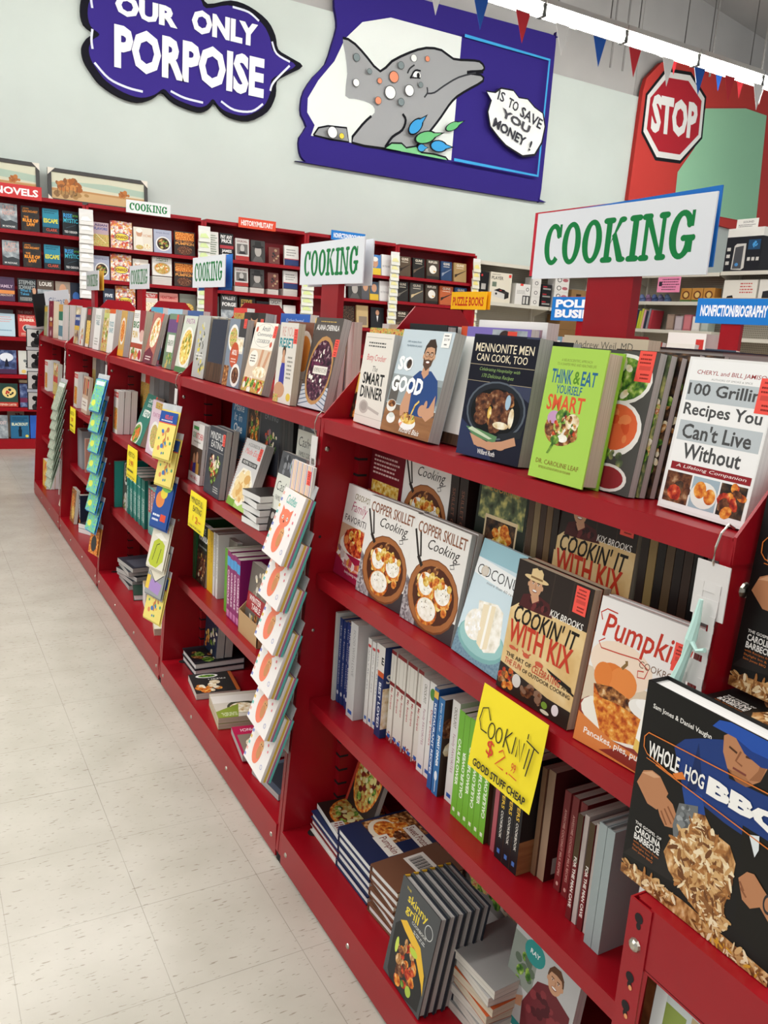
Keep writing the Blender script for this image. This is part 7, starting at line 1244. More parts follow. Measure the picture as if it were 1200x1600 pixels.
# history bookcase
BOOK_NAME = 'book'
PAY = [('r', 0, 0, 1, 1, '#1b1b1d'), ('t', 'PAY ANY', .08, .78, .92, .93, '#ecebe8', .03), ('t', 'PRICE', .14, .62, .86, .76, '#ecebe8', .03), ('r', 0, .40, 1, .52, '#a8323a'), ('t', 'JAMES', .14, .22, .86, .36, '#ecebe8', .03), ('t', 'RISEN', .16, .06, .84, .19, '#ecebe8', .03)]
GENT = [('r', 0, 0, 1, 1, '#c9c4c0'), ('t', 'CHURCHILL', .1, .82, .9, .92, '#6a2a2a', .02), ('r', .1, .28, .9, .75, '#6a6664'), ('e', .5, .55, .16, .17, '#b8b4b0'), ('p', [(.2, .28), (.35, .42), (.65, .42), (.8, .28)], '#2a2a2c'), ('r', 0, 0, 1, .2, '#a8322f')]
HAT = [('r', 0, 0, 1, 1, '#3c3b3a'), ('e', .5, .5, .24, .26, '#a8a29c'), ('e', .5, .7, .42, .07, '#1c1b1b'), ('p', [(.25, .7), (.3, .95), (.7, .95), (.75, .7)], '#232222'), ('p', [(.1, 0), (.3, .26), (.7, .26), (.9, 0)], '#5a5856')]
NAVW = [('r', 0, 0, 1, 1, '#d9d7d2'), ('r', 0, 0, 1, .3, '#26386a'), ('s', .15, .45, .85, .85, 3, '#8a8a86'), ('r', 0, .3, 1, .34, '#b03a3a')]
WTXT = [('r', 0, 0, 1, 1, '#dedcd6'), ('s', .1, .1, .9, .9, 9, '#5a7a5a')]
for rn, z, lift in (('top row', 2.08, 0), ('second row', 1.745, 1)):
    for nm, x, w, h, c, it in (('white book covered in green print', 2.885, .13, .27, '#dedcd6', WTXT), ('black book with white capitals', 3.03, .155, .27, '#1b1b1d', PAY), ('book with a framed grey portrait', 3.21, .155, .235, '#c9c4c0', GENT), ('grey book of a man in a hat', 3.39, .165, .235, '#3c3b3a', HAT), ('dark red small book', 3.60, .13, .18, '#6a2a2a', [('r', 0, 0, 1, 1, '#6a3a34'), ('b', .5, .5, .4, .4, 8, 2, ('#2a2626', '#a88a6a'), .12)]), ('white and navy book', 3.79, .175, .22, '#d9d7d2', NAVW)):
        zz = z
        if lift and nm not in ('white book covered in green print', 'black book with white capitals'):
            n_ = 3 if 'white and navy' not in nm else 4
            for k in range(n_):
                bk('flat book under the %s, %s up' % (nm.replace('book with a framed ', '').replace('grey book of a ', ''), ORD[k+1]), x, z+.0195*k, w, .0185, .17, '#cfcac2', (), 'w', lean=0.0, y=9.14, group='flat books in the history bookcase')
            zz = z+.0195*n_; h = min(h, .2)
        bk(nm+', '+rn+' of the history bookcase', x, zz, w, h, .03, c, it)
for nm, x, w, h, c, it in (('grey portrait book', 2.89, .15, .235, '#6a6a6a', HAT), ('book with pale valley lettering', 3.06, .19, .27, '#4a4846', [('r', 0, 0, 1, 1, '#4a4a4a'), ('t', 'VALLEY', .08, .76, .92, .92, '#e6e4e0', .04), ('t', 'FORGE', .08, .5, .92, .66, '#e6e4e0', .04), ('r', 0, 0, 1, .35, 'f:smoke')]), ('black novel with gold capitals', 3.275, .19, .25, '#241d18', [('r', 0, 0, 1, 1, '#241d18'), ('t', 'STEVE', .1, .74, .8, .9, '#c9a44a', .04), ('t', 'BERRY', .1, .52, .9, .7, '#c9a44a', .04)]), ('black book', 3.48, .15, .22, '#17171a', [('r', 0, 0, 1, 1, '#1b1b1f')]), ('white lettered book', 3.64, .15, .26, '#cfccc4', [('r', 0, 0, 1, 1, '#d4d0c8'), ('t', 'GREAT', .1, .78, .9, .92, '#4a4a4a', .02)]), ('pale book', 3.81, .15, .2, '#d9d5d0', [('r', 0, 0, 1, 1, '#dedad4')])):
    bk(nm+', third row of the history bookcase', x, 1.44, w, h, .03, c, it)
# nonfiction bookcase on the wall
for nm, x, z, w, h, c, it in (('blue book with a pale man and yellow base', 4.89, 2.08, .16, .235, '#4a7ab4', [('r', 0, 0, 1, 1, '#4a80bc'), ('e', .5, .6, .26, .24, 'f:skin'), ('e', .5, .78, .26, .12, '#e8e4dc'), ('r', 0, 0, 1, .34, '#e0c03a')]), ('white book with faint print', 5.06, 2.08, .135, .25, '#e2e0de', [('r', 0, 0, 1, 1, '#e6e4e2'), ('t', 'NO TROUBLE', .1, .4, .9, .5, '#8a8a8a', .01)]), ('white paperback', 4.10, 2.08, .16, .24, '#dcdad6', [('r', 0, 0, 1, 1, '#e0deda')]), ('blue paperback', 4.30, 2.08, .15, .24, '#3a5a9a', [('r', 0, 0, 1, 1, '#3f62a4')]), ('slate paperback', 4.66, 2.08, .17, .23, '#5a6470', [('r', 0, 0, 1, 1, 'f:smoke')])):
    bk(nm+', top row of the nonfiction bookcase', x, z, w, h, .03, c, it)
for nm, x, w, h, c, it in (('dark portrait book', 4.63, .17, .24, '#2c2a2a', HAT), ('pale haired portrait book', 4.81, .1, .25, '#8a8a88', [('r', 0, 0, 1, 1, '#55555a'), ('e', .5, .62, .35, .22, 'f:skin'), ('e', .5, .8, .36, .12, '#dedad4')]), ('yellow based book', 4.92, .12, .22, '#c9a03a', [('r', 0, 0, 1, 1, '#4a5a6a'), ('e', .5, .66, .3, .22, 'f:skin'), ('r', 0, 0, 1, .34, '#d9b43a')]), ('tall white book', 5.055, .14, .24, '#e0dedc', [('r', 0, 0, 1, 1, '#e4e2e0'), ('t', 'NO TROUBLE', .1, .4, .9, .5, '#9a9a9a', .01)]), ('white flat topped book', 4.42, .17, .22, '#dcd8d4', [('r', 0, 0, 1, 1, '#e0dcd8')])):
    bk(nm+', second row of the nonfiction bookcase', x, 1.78, w, h, .03, c, it)
for nm, x, w, h, c, it in (('brown book', 4.56, .17, .24, '#4a3a30', [('r', 0, 0, 1, 1, 'f:dark')]), ('tan and grey book', 4.76, .16, .26, '#b89a6a', [('r', 0, 0, 1, 1, '#c4a878'), ('r', .2, .1, .9, .5, '#8a7a6a')]), ('black suit portrait book', 4.96, .18, .25, '#1f1f22', [('r', 0, 0, 1, 1, '#26262a'), ('e', .5, .75, .14, .13, 'f:skin'), ('p', [(.42, .6), (.58, .6), (.5, .3)], '#e6e4e0')])):
    bk(nm+', third row of the nonfiction bookcase', x, 1.45, w, h, .03, c, it)
# gun book bookcase
GUN = lambda bg, fg: [('r', 0, 0, 1, 1, bg), ('l', [(.08, .3), (.5, .46), (.95, .62)], [.1, .07, .03], fg), ('p', [(.05, .2), (.25, .3), (.25, .42), (.06, .38)], fg), ('t', 'GUNS', .2, .8, .8, .93, '#e2d8c4', .03), ('s', .2, .68, .8, .76, 1, '#e2d8c4')]
EAG = [('r', 0, 0, 1, 1, '#4a4036'), ('e', .5, .5, .3, .22, '#e6e2d8'), ('p', [(.5, .45), (.75, .4), (.6, .35)], '#d9a43a'), ('t', 'RIFLES', .14, .82, .86, .94, '#e6dccb', .03), ('r', 0, 0, 1, .15, '#2a2622')]
for rn, z, books in (('top row', 2.10, (('brown', '#5a4a3a', '#2a221c', .16), ('black', '#23211f', '#6a5a4a', .17), ('eagle', '', '', .18), ('navy', '#2c4468', '#8a94a4', .16), ('tan', '#a88a5c', '#3a2c20', .19))),
                     ('second row', 1.80, (('charcoal', '#2c2a28', '#7a7468', .15), ('grey survival', '#4a4844', '#c9b48a', .19), ('bald eagle', '', '', .18), ('orange', '#b8603a', '#2c2622', .20), ('blue', '#33557e', '#aab4be', .18))),
                     ('third row', 1.45, (('shaded brown', '#3c3028', '#6a5a48', .18), ('shaded grey', '#4c4a48', '#8a8478', .18), ('shaded white', '#b8b4ae', '#4a4a4a', .16)))):
    x = 5.31
    for nm, bg_, fg_, w in books:
        bk('%s firearms book, %s of the bookcase by the white shelves' % (nm, rn), x, z, w, .235, .035, bg_ or '#4a4036', EAG if not bg_ else GUN(bg_, fg_)); x += w+.035
# ------------------------------------------------------------------ clip strips with tiny packets on the bookcase posts
def tiny_strip(label, x, z1, z0, n, w, cols, desc):
    g = empty('clip_strip', label, 'clip strip', T3((x, 9.08, z0)))
    mb = MB(); mb.box(-.02, .02, 0, .0015, 0, z1-z0, C('#dcdad8')); mb.box(-w/2, w/2, -.001, .0015, z1-z0, z1-z0+.05, C('#e4e2e0')); kid(g, mb, 'strip')
    mb = MB(); hh = (z1-z0)/n
    c, s = math.cos(.22), math.sin(.22)
    mb.prism([(-w/2, -hh*.62), (w/2, -hh*.62), (w/2, hh*.62), (-w/2, hh*.62)], 'y', -.012, .0, C(cols[0], .3))
    mb.prism([(-w*.4, -hh*.2), (w*.4, -hh*.2), (w*.1, hh*.3), (-w*.3, hh*.2)], 'y', -.016, -.0122, C(cols[1], .3))
    o = None
    for k in range(n):
        X = T3((x, 9.0745, z1-hh*(k+.55))) @ Matrix.Rotation(-.2, 4, 'X')
        lb = desc+', %s down its strip' % ORD[k+1]
        if o is None: o = mb.build('craft_packet'); o.matrix_world = X; tag(o, lb, 'craft packet', desc+' packets')
        else:
            q = o.copy(); COL.objects.link(q); q.matrix_world = X; q['label'] = lb
tiny_strip('white clip strip between the novels and cooking bookcases', 1.62, 2.36, 1.56, 9, .135, ('#dedcd8', '#f2f0ec'), 'white foam shape packet between novels and cooking')
tiny_strip('clip strip between the cooking and history bookcases', 2.83, 2.34, 1.45, 9, .13, ('#dfe0d8', '#cfdfa0'), 'pale green packet beside the history bookcase')
tiny_strip('clip strip between the history and nonfiction bookcases', 4.06, 2.28, 1.40, 10, .15, ('#dfe0d4', '#d4df9a'), 'pale yellow packet beside the nonfiction bookcase')
tiny_strip('clip strip between the nonfiction and firearms bookcases', 5.20, 2.32, 1.50, 9, .12, ('#e0e0d8', '#e2dca0'), 'cream packet beside the firearms bookcase')
tiny_strip('clip strip at the end of the firearms bookcase', 6.41, 2.36, 1.55, 8, .11, ('#dcd8c8', '#e6d88a'), 'yellowish packet at the end of the bookcases')
# ------------------------------------------------------------------ signs and paintings on top of the bookcases
def top_sign(label, x, w, bg, txt, tc, z=2.43, h=.125, items=None):
    g = empty('section_sign', label, 'sign', Matrix(((1, 0, 0, x), (0, 0, -1, 9.07), (0, 1, 0, z), (0, 0, 0, 1))))
    mb = MB(); mb.box(0, w, 0, h, -.004, 0, C(bg)); sp_ = kid(g, mb, 'sign_panel')
    mb = MB(); art(mb, items or [('t', txt, .07, .22, .93, .76, tc, .035)], Matrix.Identity(4), w, h, z=.0004); kid(sp_, mb, 'lettering', 'sign lettering')
top_sign('red novels sign on top of the wall bookcase', .76, .45, '#c93a3c', 'NOVELS', '#f4efee')
top_sign('small green and white cooking sign on top of the wall bookcase', 2.01, .452, '#e4e6e8', '', '', items=glyphs('COOKING', .07, .22, .93, .8, GREEN_INK, .452, .125))
top_sign('orange red history and military sign on top of the wall bookcase', 3.205, .435, '#d9492f', 'HISTORY/MILITARY', '#f6e6e0', z=2.425, h=.105)
top_sign('blue nonfiction sign on top of the wall bookcase', 4.325, .445, '#1f78c8', 'NONFICTION/BIOGRAPHY', '#eef2f6', z=2.42, h=.105)
def painting(label, x0, x1, z0, z1, tilt=.0):
    g = empty('framed_painting', label, 'painting', Matrix(((1, 0, 0, x0), (0, .12, -.993, 9.36), (0, .993, .12, z0), (0, 0, 0, 1))))
    w, h = x1-x0, z1-z0; mb = MB(); fr = mat('#26221f', .35); b = .035
    mb.box(0, w, 0, b, -.02, .012, fr); mb.box(0, w, h-b, h, -.02, .012, fr); mb.box(0, b, b, h-b, -.02, .012, fr); mb.box(w-b, w, b, h-b, -.02, .012, fr); fr_ = kid(g, mb, 'frame')
    mb = MB(); it = [('r', 0, 0, 1, 1, '#d9cfb4'), ('r', 0, .42, 1, 1, '#cfd0b8'), ('p', [(0, .42), (.3, .6), (.6, .52), (1, .46), (1, .7), (.6, .78), (.3, .72), (0, .6)], '#a9bfae'), ('r', 0, 0, 1, .4, '#c9a878'), ('p', [(0, .4), (.3, .42), (1, .36), (1, .3), (.4, .34), (0, .3)], '#b98f5c')]
    it += [('b', .17, .52, .14, .26, 40, 3, ('#b8743a', '#a3602c', '#c98a4a', '#8a5a34'), .035), ('b', .77, .48, .06, .12, 16, 5, ('#b8743a', '#a3602c'), .02), ('b', .2, .22, .2, .1, 20, 8, ('#8a6a44', '#a88450'), .03)]+[('l', [(.06+.04*k, .2), (.065+.04*k, .5)], .006, '#6a5038') for k in range(6)]
    mb.box(b, w-b, b, h-b, -.016, .0, mat('#cfc4a8', .6)); art(mb, it, T3((b, b, 0)), w-2*b, h-2*b); kid(g, mb, 'canvas', 'painted landscape')
    mb = MB(); card_ = C('#e2dccf')
    for cx, cy, sx, sy in ((0, 0, 1, 1), (0, h, 1, -1), (w, h, -1, -1)): mb.add([(cx, cy, .0125), (cx+sx*.07, cy, .0125), (cx, cy+sy*.07, .0125)], [(0, 1, 2) if sx*sy > 0 else (0, 2, 1)], card_)
    kid(fr_, mb, 'corner_guard', 'cardboard corner guards')
painting('wide framed autumn landscape on top of the wall bookcase', 1.31, 2.30, 2.4715, 2.80)
painting('framed tree landscape partly behind the red novels sign', .30, 1.235, 2.4715, 2.82)
# ------------------------------------------------------------------ white shop shelving in the corner
WS = mat('#cfcabd', .4)
def pegboard():
    m_ = bpy.data.materials.new('pegboard'); m_.use_nodes = True; nt = m_.node_tree; N = nt.nodes; L = nt.links
    tc = N.new('ShaderNodeTexCoord'); vm = N.new('ShaderNodeVectorMath'); vm.operation = 'SCALE'; vm.inputs['Scale'].default_value = 1/.0254; L.new(tc.outputs['Object'], vm.inputs[0])
    fr = N.new('ShaderNodeVectorMath'); fr.operation = 'FRACTION'; L.new(vm.outputs[0], fr.inputs[0])
    sb = N.new('ShaderNodeVectorMath'); sb.operation = 'SUBTRACT'; sb.inputs[1].default_value = (.5, .5, .5); L.new(fr.outputs[0], sb.inputs[0])
    sp_ = N.new('ShaderNodeSeparateXYZ'); L.new(sb.outputs[0], sp_.inputs[0])
    def mt(op, a, b=None):
        n = N.new('ShaderNodeMath'); n.operation = op
        for i, q in enumerate((a, b)):
            if q is None: continue
            if isinstance(q, (int, float)): n.inputs[i].default_value = q
            else: L.new(q, n.inputs[i])
        return n.outputs[0]
    d = mt('ADD', mt('POWER', mt('MAXIMUM', mt('ABSOLUTE', sp_.outputs[0]), mt('ABSOLUTE', sp_.outputs[1])), 2.0), mt('POWER', mt('ABSOLUTE', sp_.outputs[2]), 2.0))
    k = mt('LESS_THAN', d, .05)
    mx = N.new('ShaderNodeMix'); mx.data_type = 'RGBA'; mx.inputs[6].default_value = rgb('#b4ad9d'); mx.inputs[7].default_value = rgb('#4a453c'); L.new(k, mx.inputs[0])
    L.new(mx.outputs[2], N['Principled BSDF'].inputs['Base Color']); return m_
PEG = pegboard()
def white_unit(label, X, length, depth, zs, ztop, group='white shop shelving', end_peg=False):
    """shelves open towards local -y, running along local x from 0"""
    g = empty('store_shelf', label, 'shelving', X, group)
    mb = MB(); mb.box(0, length, depth-.012, depth, 0.05, ztop, PEG); kid(g, mb, 'pegboard_back')
    for xx in (0, length-.03):
        mb = MB(); mb.box(xx, xx+.03, depth-.05, depth-.013, 0, ztop, WS); kid(g, mb, 'upright')
    mb = MB(); mb.box(0, length, 0, depth-.013, 0, .14, WS); kid(g, mb, 'base_deck')
    for z_ in zs+[ztop]:
        mb = MB(); mb.box(.002, length-.002, .0, depth-.013, z_-.012, z_, WS); mb.box(.002, length-.002, -.004, .0, z_-.045, z_, WS)
        for xx in (.004, length-.008): mb.prism([(0, z_-.03), (depth-.05, z_-.14), (depth-.05, z_-.012), (0, z_-.012)], 'x', xx, xx+.004, WS)
        kid(g, mb, 'shelf')
    if end_peg:
        mb = MB(); mb.box(length+.001, length+.012, .02, depth, 0.0, ztop, PEG); kid(g, mb, 'end_panel')
    return g
white_unit('white shelf unit on the wall with a record player box', T3((6.47, 9.10, 0)), 1.22, .38, [.5, .95, 1.42, 1.90], 2.40)
white_unit('white shelf unit in the corner with stacked headphone boxes', T3((7.70, 9.10, 0)), .95, .38, [.5, .95, 1.42, 1.90], 2.40)
RW = lambda y: Matrix(((0, 1, 0, 8.70), (1, 0, 0, y), (0, 0, 1, 0), (0, 0, 0, 1)))
RW2 = lambda y: Matrix(((0, 1, 0, 8.70), (-1, 0, 0, y), (0, 0, 1, 0), (0, 0, 0, 1)))
white_unit('white side shelf unit with upright books and toy figures', RW2(8.66), 1.48, .38, [.5, .95, 1.35, 1.70, 2.06], 2.41)
white_unit('white side shelf unit with the black appliance box on top', RW2(7.17), 1.48, .38, [.5, .95, 1.30, 1.64, 2.05], 2.42)
m = MB(); m.box(8.72, 9.08, 8.668, 8.68, 0, 2.38, PEG); tag(m.build('end_panel_board'), 'beige pegboard end panel closing the side shelves', 'panel')
def carton(label, X, w, d, h, c, front, side=None, top=None, cat='box', name='product_box', group=None):
    """box with its printed front towards local -y"""
    g = empty(name, label, cat, X, group); mb = MB(); mb.box(0, w, 0, d, .0008, h, C(c)); ct_ = kid(g, mb, 'carton')
    mb = MB(); art(mb, front, Matrix(((1, 0, 0, 0), (0, 0, -1, -.0003), (0, 1, 0, .0008), (0, 0, 0, 1))), w, h)
    if side: art(mb, side, Matrix(((0, 0, -1, -.0003), (-1, 0, 0, d), (0, 1, 0, .0008), (0, 0, 0, 1))), d, h)
    if side: art(mb, side, Matrix(((0, 0, 1, w+.0003), (1, 0, 0, 0), (0, 1, 0, .0008), (0, 0, 0, 1))), d, h)
    kid(ct_, mb, 'printed_panel', 'printed box front'); return g
SHZ = 1.90
carton('tall black box standing beside the record player box', T3((6.52, 9.16, SHZ)), .16, .18, .37, '#1d1c1e', [('r', 0, 0, 1, 1, '#1f1e20'), ('r', .3, .4, .75, .6, '#b8b4ae'), ('s', .3, .15, .7, .35, 3, '#8a8884'), ('e', .3, .88, .1, .04, '#c43a3a')])
carton('cream record player box with a turntable picture', T3((6.70, 9.15, SHZ)), .35, .2, .38, '#d6cfbd', [('r', 0, 0, 1, 1, '#dcd5c4'), ('t', 'PLAYER', .06, .76, .6, .87, '#4a4640', .02), ('s', .06, .9, .5, .95, 1, '#6a665e'), ('r', .85, .86, .97, .96, '#e2453c'), ('r', .1, .52, .3, .68, '#6f7d6c'), ('p', [(.2, .2), (.2, .4), (.72, .3), (.72, .12)], '#cfccc6'), ('p', [(.72, .12), (.72, .3), (.92, .36), (.92, .18)], '#2c2a28'), ('p', [(.2, .4), (.45, .48), (.92, .36), (.72, .3)], '#3a3634'), ('e', .52, .41, .22, .045, '#17171a'), ('e', .52, .41, .06, .014, '#c4443a'), ('e', .32, .29, .05, .04, '#2c2a28')])
carton('white headphone box with a black headphone loop at its side', T3((7.13, 9.15, SHZ)), .25, .18, .27, '#d9d6d0', [('r', 0, 0, 1, 1, '#dedbd6'), ('o', .8, .75, .1, .09, .3, '#2a2a2c'), ('r', .5, 0, 1, .45, '#26262a'), ('r', .56, .05, .7, .4, '#d0cec8'), ('r', .78, .05, .92, .4, '#d0cec8'), ('r', .3, .9, .5, 1, '#e2453c'), ('s', .1, .5, .7, .7, 3, '#9a9690')])
HB1 = [('r', 0, 0, 1, 1, '#dcd9d4'), ('o', .3, .5, .16, .3, .3, '#2a2a2c'), ('e', .72, .5, .2, .2, '#b0626a')]
HB2 = [('r', 0, 0, 1, 1, '#232326'), ('r', .1, .3, .9, .5, '#9a9894'), ('r', .1, .6, .5, .75, '#b0323a')]
for k in range(4):
    carton('small white headphone box, %s up in the corner stack' % ORD[k+1], T3((7.80, 9.15, SHZ+.108*k)), .25, .16, .106, '#d9d6d0', HB1, group='small white headphone boxes')
    if k < 3: carton('small black headphone box, %s up beside the white stack' % ORD[k+1], T3((7.59, 9.16, SHZ+.1*k)), .17, .16, .098, '#232326', HB2, group='small black headphone boxes')
    if k < 3: carton('narrow white box, %s up next to the black headphone boxes' % ORD[k+1], T3((7.41, 9.16, SHZ+.125*k)), .15, .16, .123, '#d4d1cb', [('r', 0, 0, 1, 1, '#dad7d2'), ('o', .5, .4, .2, .2, .3, '#3a3a3c')], group='narrow white boxes')
carton('brown carton at the inner corner of the white shelves', T3((8.12, 9.16, SHZ)), .3, .22, .27, '#8a6a44', [('r', 0, 0, 1, 1, '#8f6f48'), ('r', .3, .4, .6, .8, '#3a2e24')])
for k in range(2): carton(['lower', 'upper'][k]+' brown carton on the low corner shelf', T3((7.95, 9.14, 1.42+.2*k)), .5, .28, .198, '#7d5d3a', [('r', 0, 0, 1, 1, '#86643f')])
RX = lambda y, z, dx=0.0: Matrix(((0, 1, 0, 8.74+dx), (-1, 0, 0, y), (0, 0, 1, z), (0, 0, 0, 1)))
g = carton('black appliance box with a white lid standing on the side shelf top', RX(7.18, 2.42), .5, .3, .40, '#1c1c20', [('r', 0, 0, 1, 1, '#1e1e24'), ('p', [(.22, .06), (.24, .74), (.3, .8), (.56, .8), (.58, .1), (.5, .04)], '#c9c6c0'), ('p', [(.25, .08), (.27, .7), (.5, .74), (.5, .08)], '#4a4a4e'), ('e', .36, .2, .05, .05, '#4a8ac4'), ('r', .62, .62, .95, .9, '#24486a'), ('b', .78, .76, .08, .08, 8, 2, ('#4a9ad4',), .03)]+[('r', .64+.12*k, .3, .72+.12*k, .4, '#c9c6c0') for k in range(3)]+[('r', .04, .2+.2*k, .14, .3+.2*k, '#c9c6c0') for k in range(3)])
mb = MB(); mb.box(0, .5, 0, .3, .4005, .50, C('#dcdad4')); kid(g, mb, 'lid', 'white printed lid')
mb = MB(); mb.box(.02, .32, .1, .106, .5005, .62, C('#dcdad4')); art(mb, [('s', .1, .2, .9, .5, 2, '#5a5a5a'), ('t', 'SOUND', .3, .6, .8, .8, '#5a5a5a', .01)], Matrix(((1, 0, 0, .02), (0, 0, -1, .0995), (0, 1, 0, .5), (0, 0, 0, 1))), .3, .12); kid(g, mb, 'lid_flap', 'raised white lid flap')
for k in range(2):
    carton(['white box with red print on the side shelf behind the nonfiction sign', 'white box with a black camera picture behind the nonfiction sign'][k], RX(7.13-.5*k, 2.05), .47, .28, .27, '#d6d2c8', [('r', 0, 0, 1, 1, '#dedad0'), ('s', .5, .4, .9, .9, 4, '#c4605a'), ('p', [(.05, 0), (.15, .3), (.3, .34), (.4, 0)], '#26262a')] if k == 0 else [('r', 0, 0, 1, 1, '#dcd8d0'), ('p', [(.1, 0), (.12, .5), (.5, .6), (.55, .8), (1, .8), (1, 0)], '#2a2a2e'), ('e', .4, .3, .1, .14, '#4a4a4e')])
for k in range(3):
    carton('cookie toned snack box, %s along the side shelf' % ORD[k+1], RX(7.78-.18*k, 2.06), .17, .12, .17, '#a8743a', [('r', 0, 0, 1, 1, '#b8843f'), ('e', .5, .5, .35, .3, '#6a3a22'), ('e', .5, .5, .22, .2, '#d9b46a'), ('r', 0, 0, 1, .15, '#4a6a3a')], group='cookie toned snack boxes')
for k in range(5):
    g = empty('plush_toy', 'small blue grey soft toy, %s from the corner on the side shelf' % ORD[k+1], 'soft toy', RX(8.56-.11*k, 2.06), 'small soft toys on the side shelf')
    mb = MB(); mb.dome((.05, .1, .002), (0, 0, 1), .05, .073, C(['#5a6a94', '#7a5a7a', '#4a5a8a', '#6a6a90', '#5a7094'][k], .8), 12); kid(g, mb, 'body'); mb = MB(); mb.dome((.05, .08, .055), (0, -.3, 1), .035, .05, C(['#6a7aa4', '#8a6a8a', '#5a6a9a', '#7a7aa0', '#6a80a4'][k], .8), 12); kid(g, mb, 'head')
for k, c in enumerate(['#b8bcc0', '#26304a', '#b8c23a', '#c4c84a', '#d9a4a8', '#2c3448', '#8a8c94', '#b03a44']):
    lb = ['pale grey', 'dark blue', 'lime', 'yellow green', 'pink', 'navy', 'grey', 'red'][k]+' upright book at the corner end of the lower side shelf'
    t_ = .035; M_ = RX(8.56-.042*k, 1.70) @ Matrix.Rotation(.13, 4, 'Y')
    g = empty('book', lb, 'book', M_); mb = MB(); mb.box(0, t_, 0, .2, .006, .27-.015*(k % 3), C(c)); kid(g, mb, 'cover'); mb = MB(); mb.box(.004, t_-.004, .004, .199, .27-.015*(k % 3), .272-.015*(k % 3), PAGE); kid(g, mb, 'page_block')
for k in range(5):
    carton('small boxed gift, %s along the lower side shelf' % ORD[k+1], RX(7.95-.14*k, 1.70), .12, .12, .2-.02*(k % 2), ['#8a7468', '#a89aa0', '#b0626a', '#cfcac4', '#9aa49a'][k], [('r', .1, .1, .9, .9, ['#a08a7c', '#bcb0b4', '#c87a80', '#dedad4', '#b0b8b0'][k])], group='small boxed gifts on the lower side shelf')
g = empty('notice', 'pink paper notice hanging from the side shelf top', 'notice', Matrix(((0, 0, -1, 8.685), (-1, 0, 0, 8.14), (0, 1, 0, 2.175), (0, 0, 0, 1))))
mb = MB(); mb.box(0, .38, 0, .195, -.0008, 0, C('#ee8fb4')); kid(g, mb, 'paper'); mb = MB(); art(mb, [('s', .2, .1, .95, .92, 5, '#6a3a4e'), ('r', .06, .4, .2, .7, '#2a2430')], Matrix.Identity(4), .38, .195, z=.0003); kid(g, mb, 'lettering')
# ------------------------------------------------------------------ second gondola, mostly hidden behind the first
X2 = 3.75
for i, (ya, yb) in enumerate(((1.15, 2.38), (2.38, 3.60), (3.60, 4.83), (4.83, 6.05))):
    g = empty('shelving_unit', 'red shelving unit of the next aisle, %s from the near end' % ORD[i+1], 'shelving unit', T3((X2, (ya+yb)/2, 0)), 'red shelving units of the next aisle')
    inv = T3((-X2, -(ya+yb)/2, 0))
    for nm, bx in (('base_deck', (X2-.38, X2+.38, ya+.02, yb-.02, .01, .105)), ('side_panel', (X2-.33, X2+.33, ya+.002, ya+.018, 0, 1.22)), ('side_panel', (X2-.33, X2+.33, yb-.018, yb-.002, 0, 1.22)), ('back_panel', (X2-.006, X2+.006, ya+.02, yb-.02, .105, 1.2)), ('top_shelf', (X2-.32, X2+.32, ya+.02, yb-.02, 1.2, 1.226))):
        mb = MB(); mb.X = inv; mb.box(*bx, RED); kid(g, mb, nm)
    mb = MB(); mb.X = inv; mb.prism([(X2-.31, 1.228), (X2+.31, 1.228), (X2+.07, 1.512), (X2-.07, 1.512)], 'y', yb-.003, yb+.001, RED); kid(g, mb, 'top_divider')
R2 = random.Random(5)
tops = ['#8a3a34', '#d9d5cc', '#3a4a5a', '#c9a45a', '#e2e0dc', '#5a2a30', '#2c2c30', '#b8b4ac', '#6a8a9a', '#d9774a', '#7a5a8a', '#e0b83a']
names2 = ['brick red', 'off white', 'slate blue', 'ochre', 'white', 'maroon', 'black', 'silver', 'steel blue', 'orange', 'violet', 'golden']
y = 5.9; k = 0
while y > 1.35:
    w = R2.uniform(.14, .19); c = tops[k % 12]
    if not any(abs(y-w-e) < .2 and False for e in ()):
        skip = any(ya-.0 < y < ya+w+.03 for ya in (2.38, 3.60, 4.83))
        if not skip:
            book('%s cover on the next aisle top shelf, %s from its far end' % (names2[k % 12], ORD[k+1] if k < 20 else 'last'), face_pose(X2-.24, y-w, 1.226, w, .03, 0, .1), w, R2.uniform(.225, .27), .03, c, [('r', 0, 0, 1, 1, c), ('r', .1, .6, .9, .9, tops[(k+5) % 12])], pages='w', group=None)
    y -= w+R2.uniform(.02, .07); k += 1
carton('white slipcase box on top of the next aisle shelf', Matrix(((0, 1, 0, X2-.05), (-1, 0, 0, 3.34), (0, 0, 1, 1.228), (0, 0, 0, 1))), .26, .1, .315, '#e0ded8', [('r', 0, 0, 1, 1, '#e6e4de'), ('r', .75, .5, .95, .9, '#c43a34')])
def sign2(label, yc, bg, edge, items, w=.462, h=.13, z0=1.60, dark=True):
    post_sign(label, yc, X2, (bg, items), [(edge, -.012, .004, 0)], w=w, z0=z0, z1=z0+h)
sign2('blue nonfiction and biography sign on a red post in the next aisle', 2.97, '#1f78c8', '#e6b82a', [('t', 'NONFICTION/BIOGRAPHY', .06, .28, .95, .74, '#f2f5f8', .04)])
sign2('yellow puzzle books sign with red lettering in the next aisle', 5.36, '#f0b81f', '#e6a81a', [('t', 'PUZZLE BOOKS', .05, .2, .93, .72, '#c0301f', .03)], z0=1.64)
sign2('blue politics sign partly behind the red cooking sign post', 4.08, '#1f78c8', '#d9584a', [('t', 'POLITICS', .06, .55, .95, .9, '#f2f5f8', .05), ('t', 'BUSINESS', .06, .12, .95, .48, '#f2f5f8', .05)], z0=1.585, h=.15, w=.62)
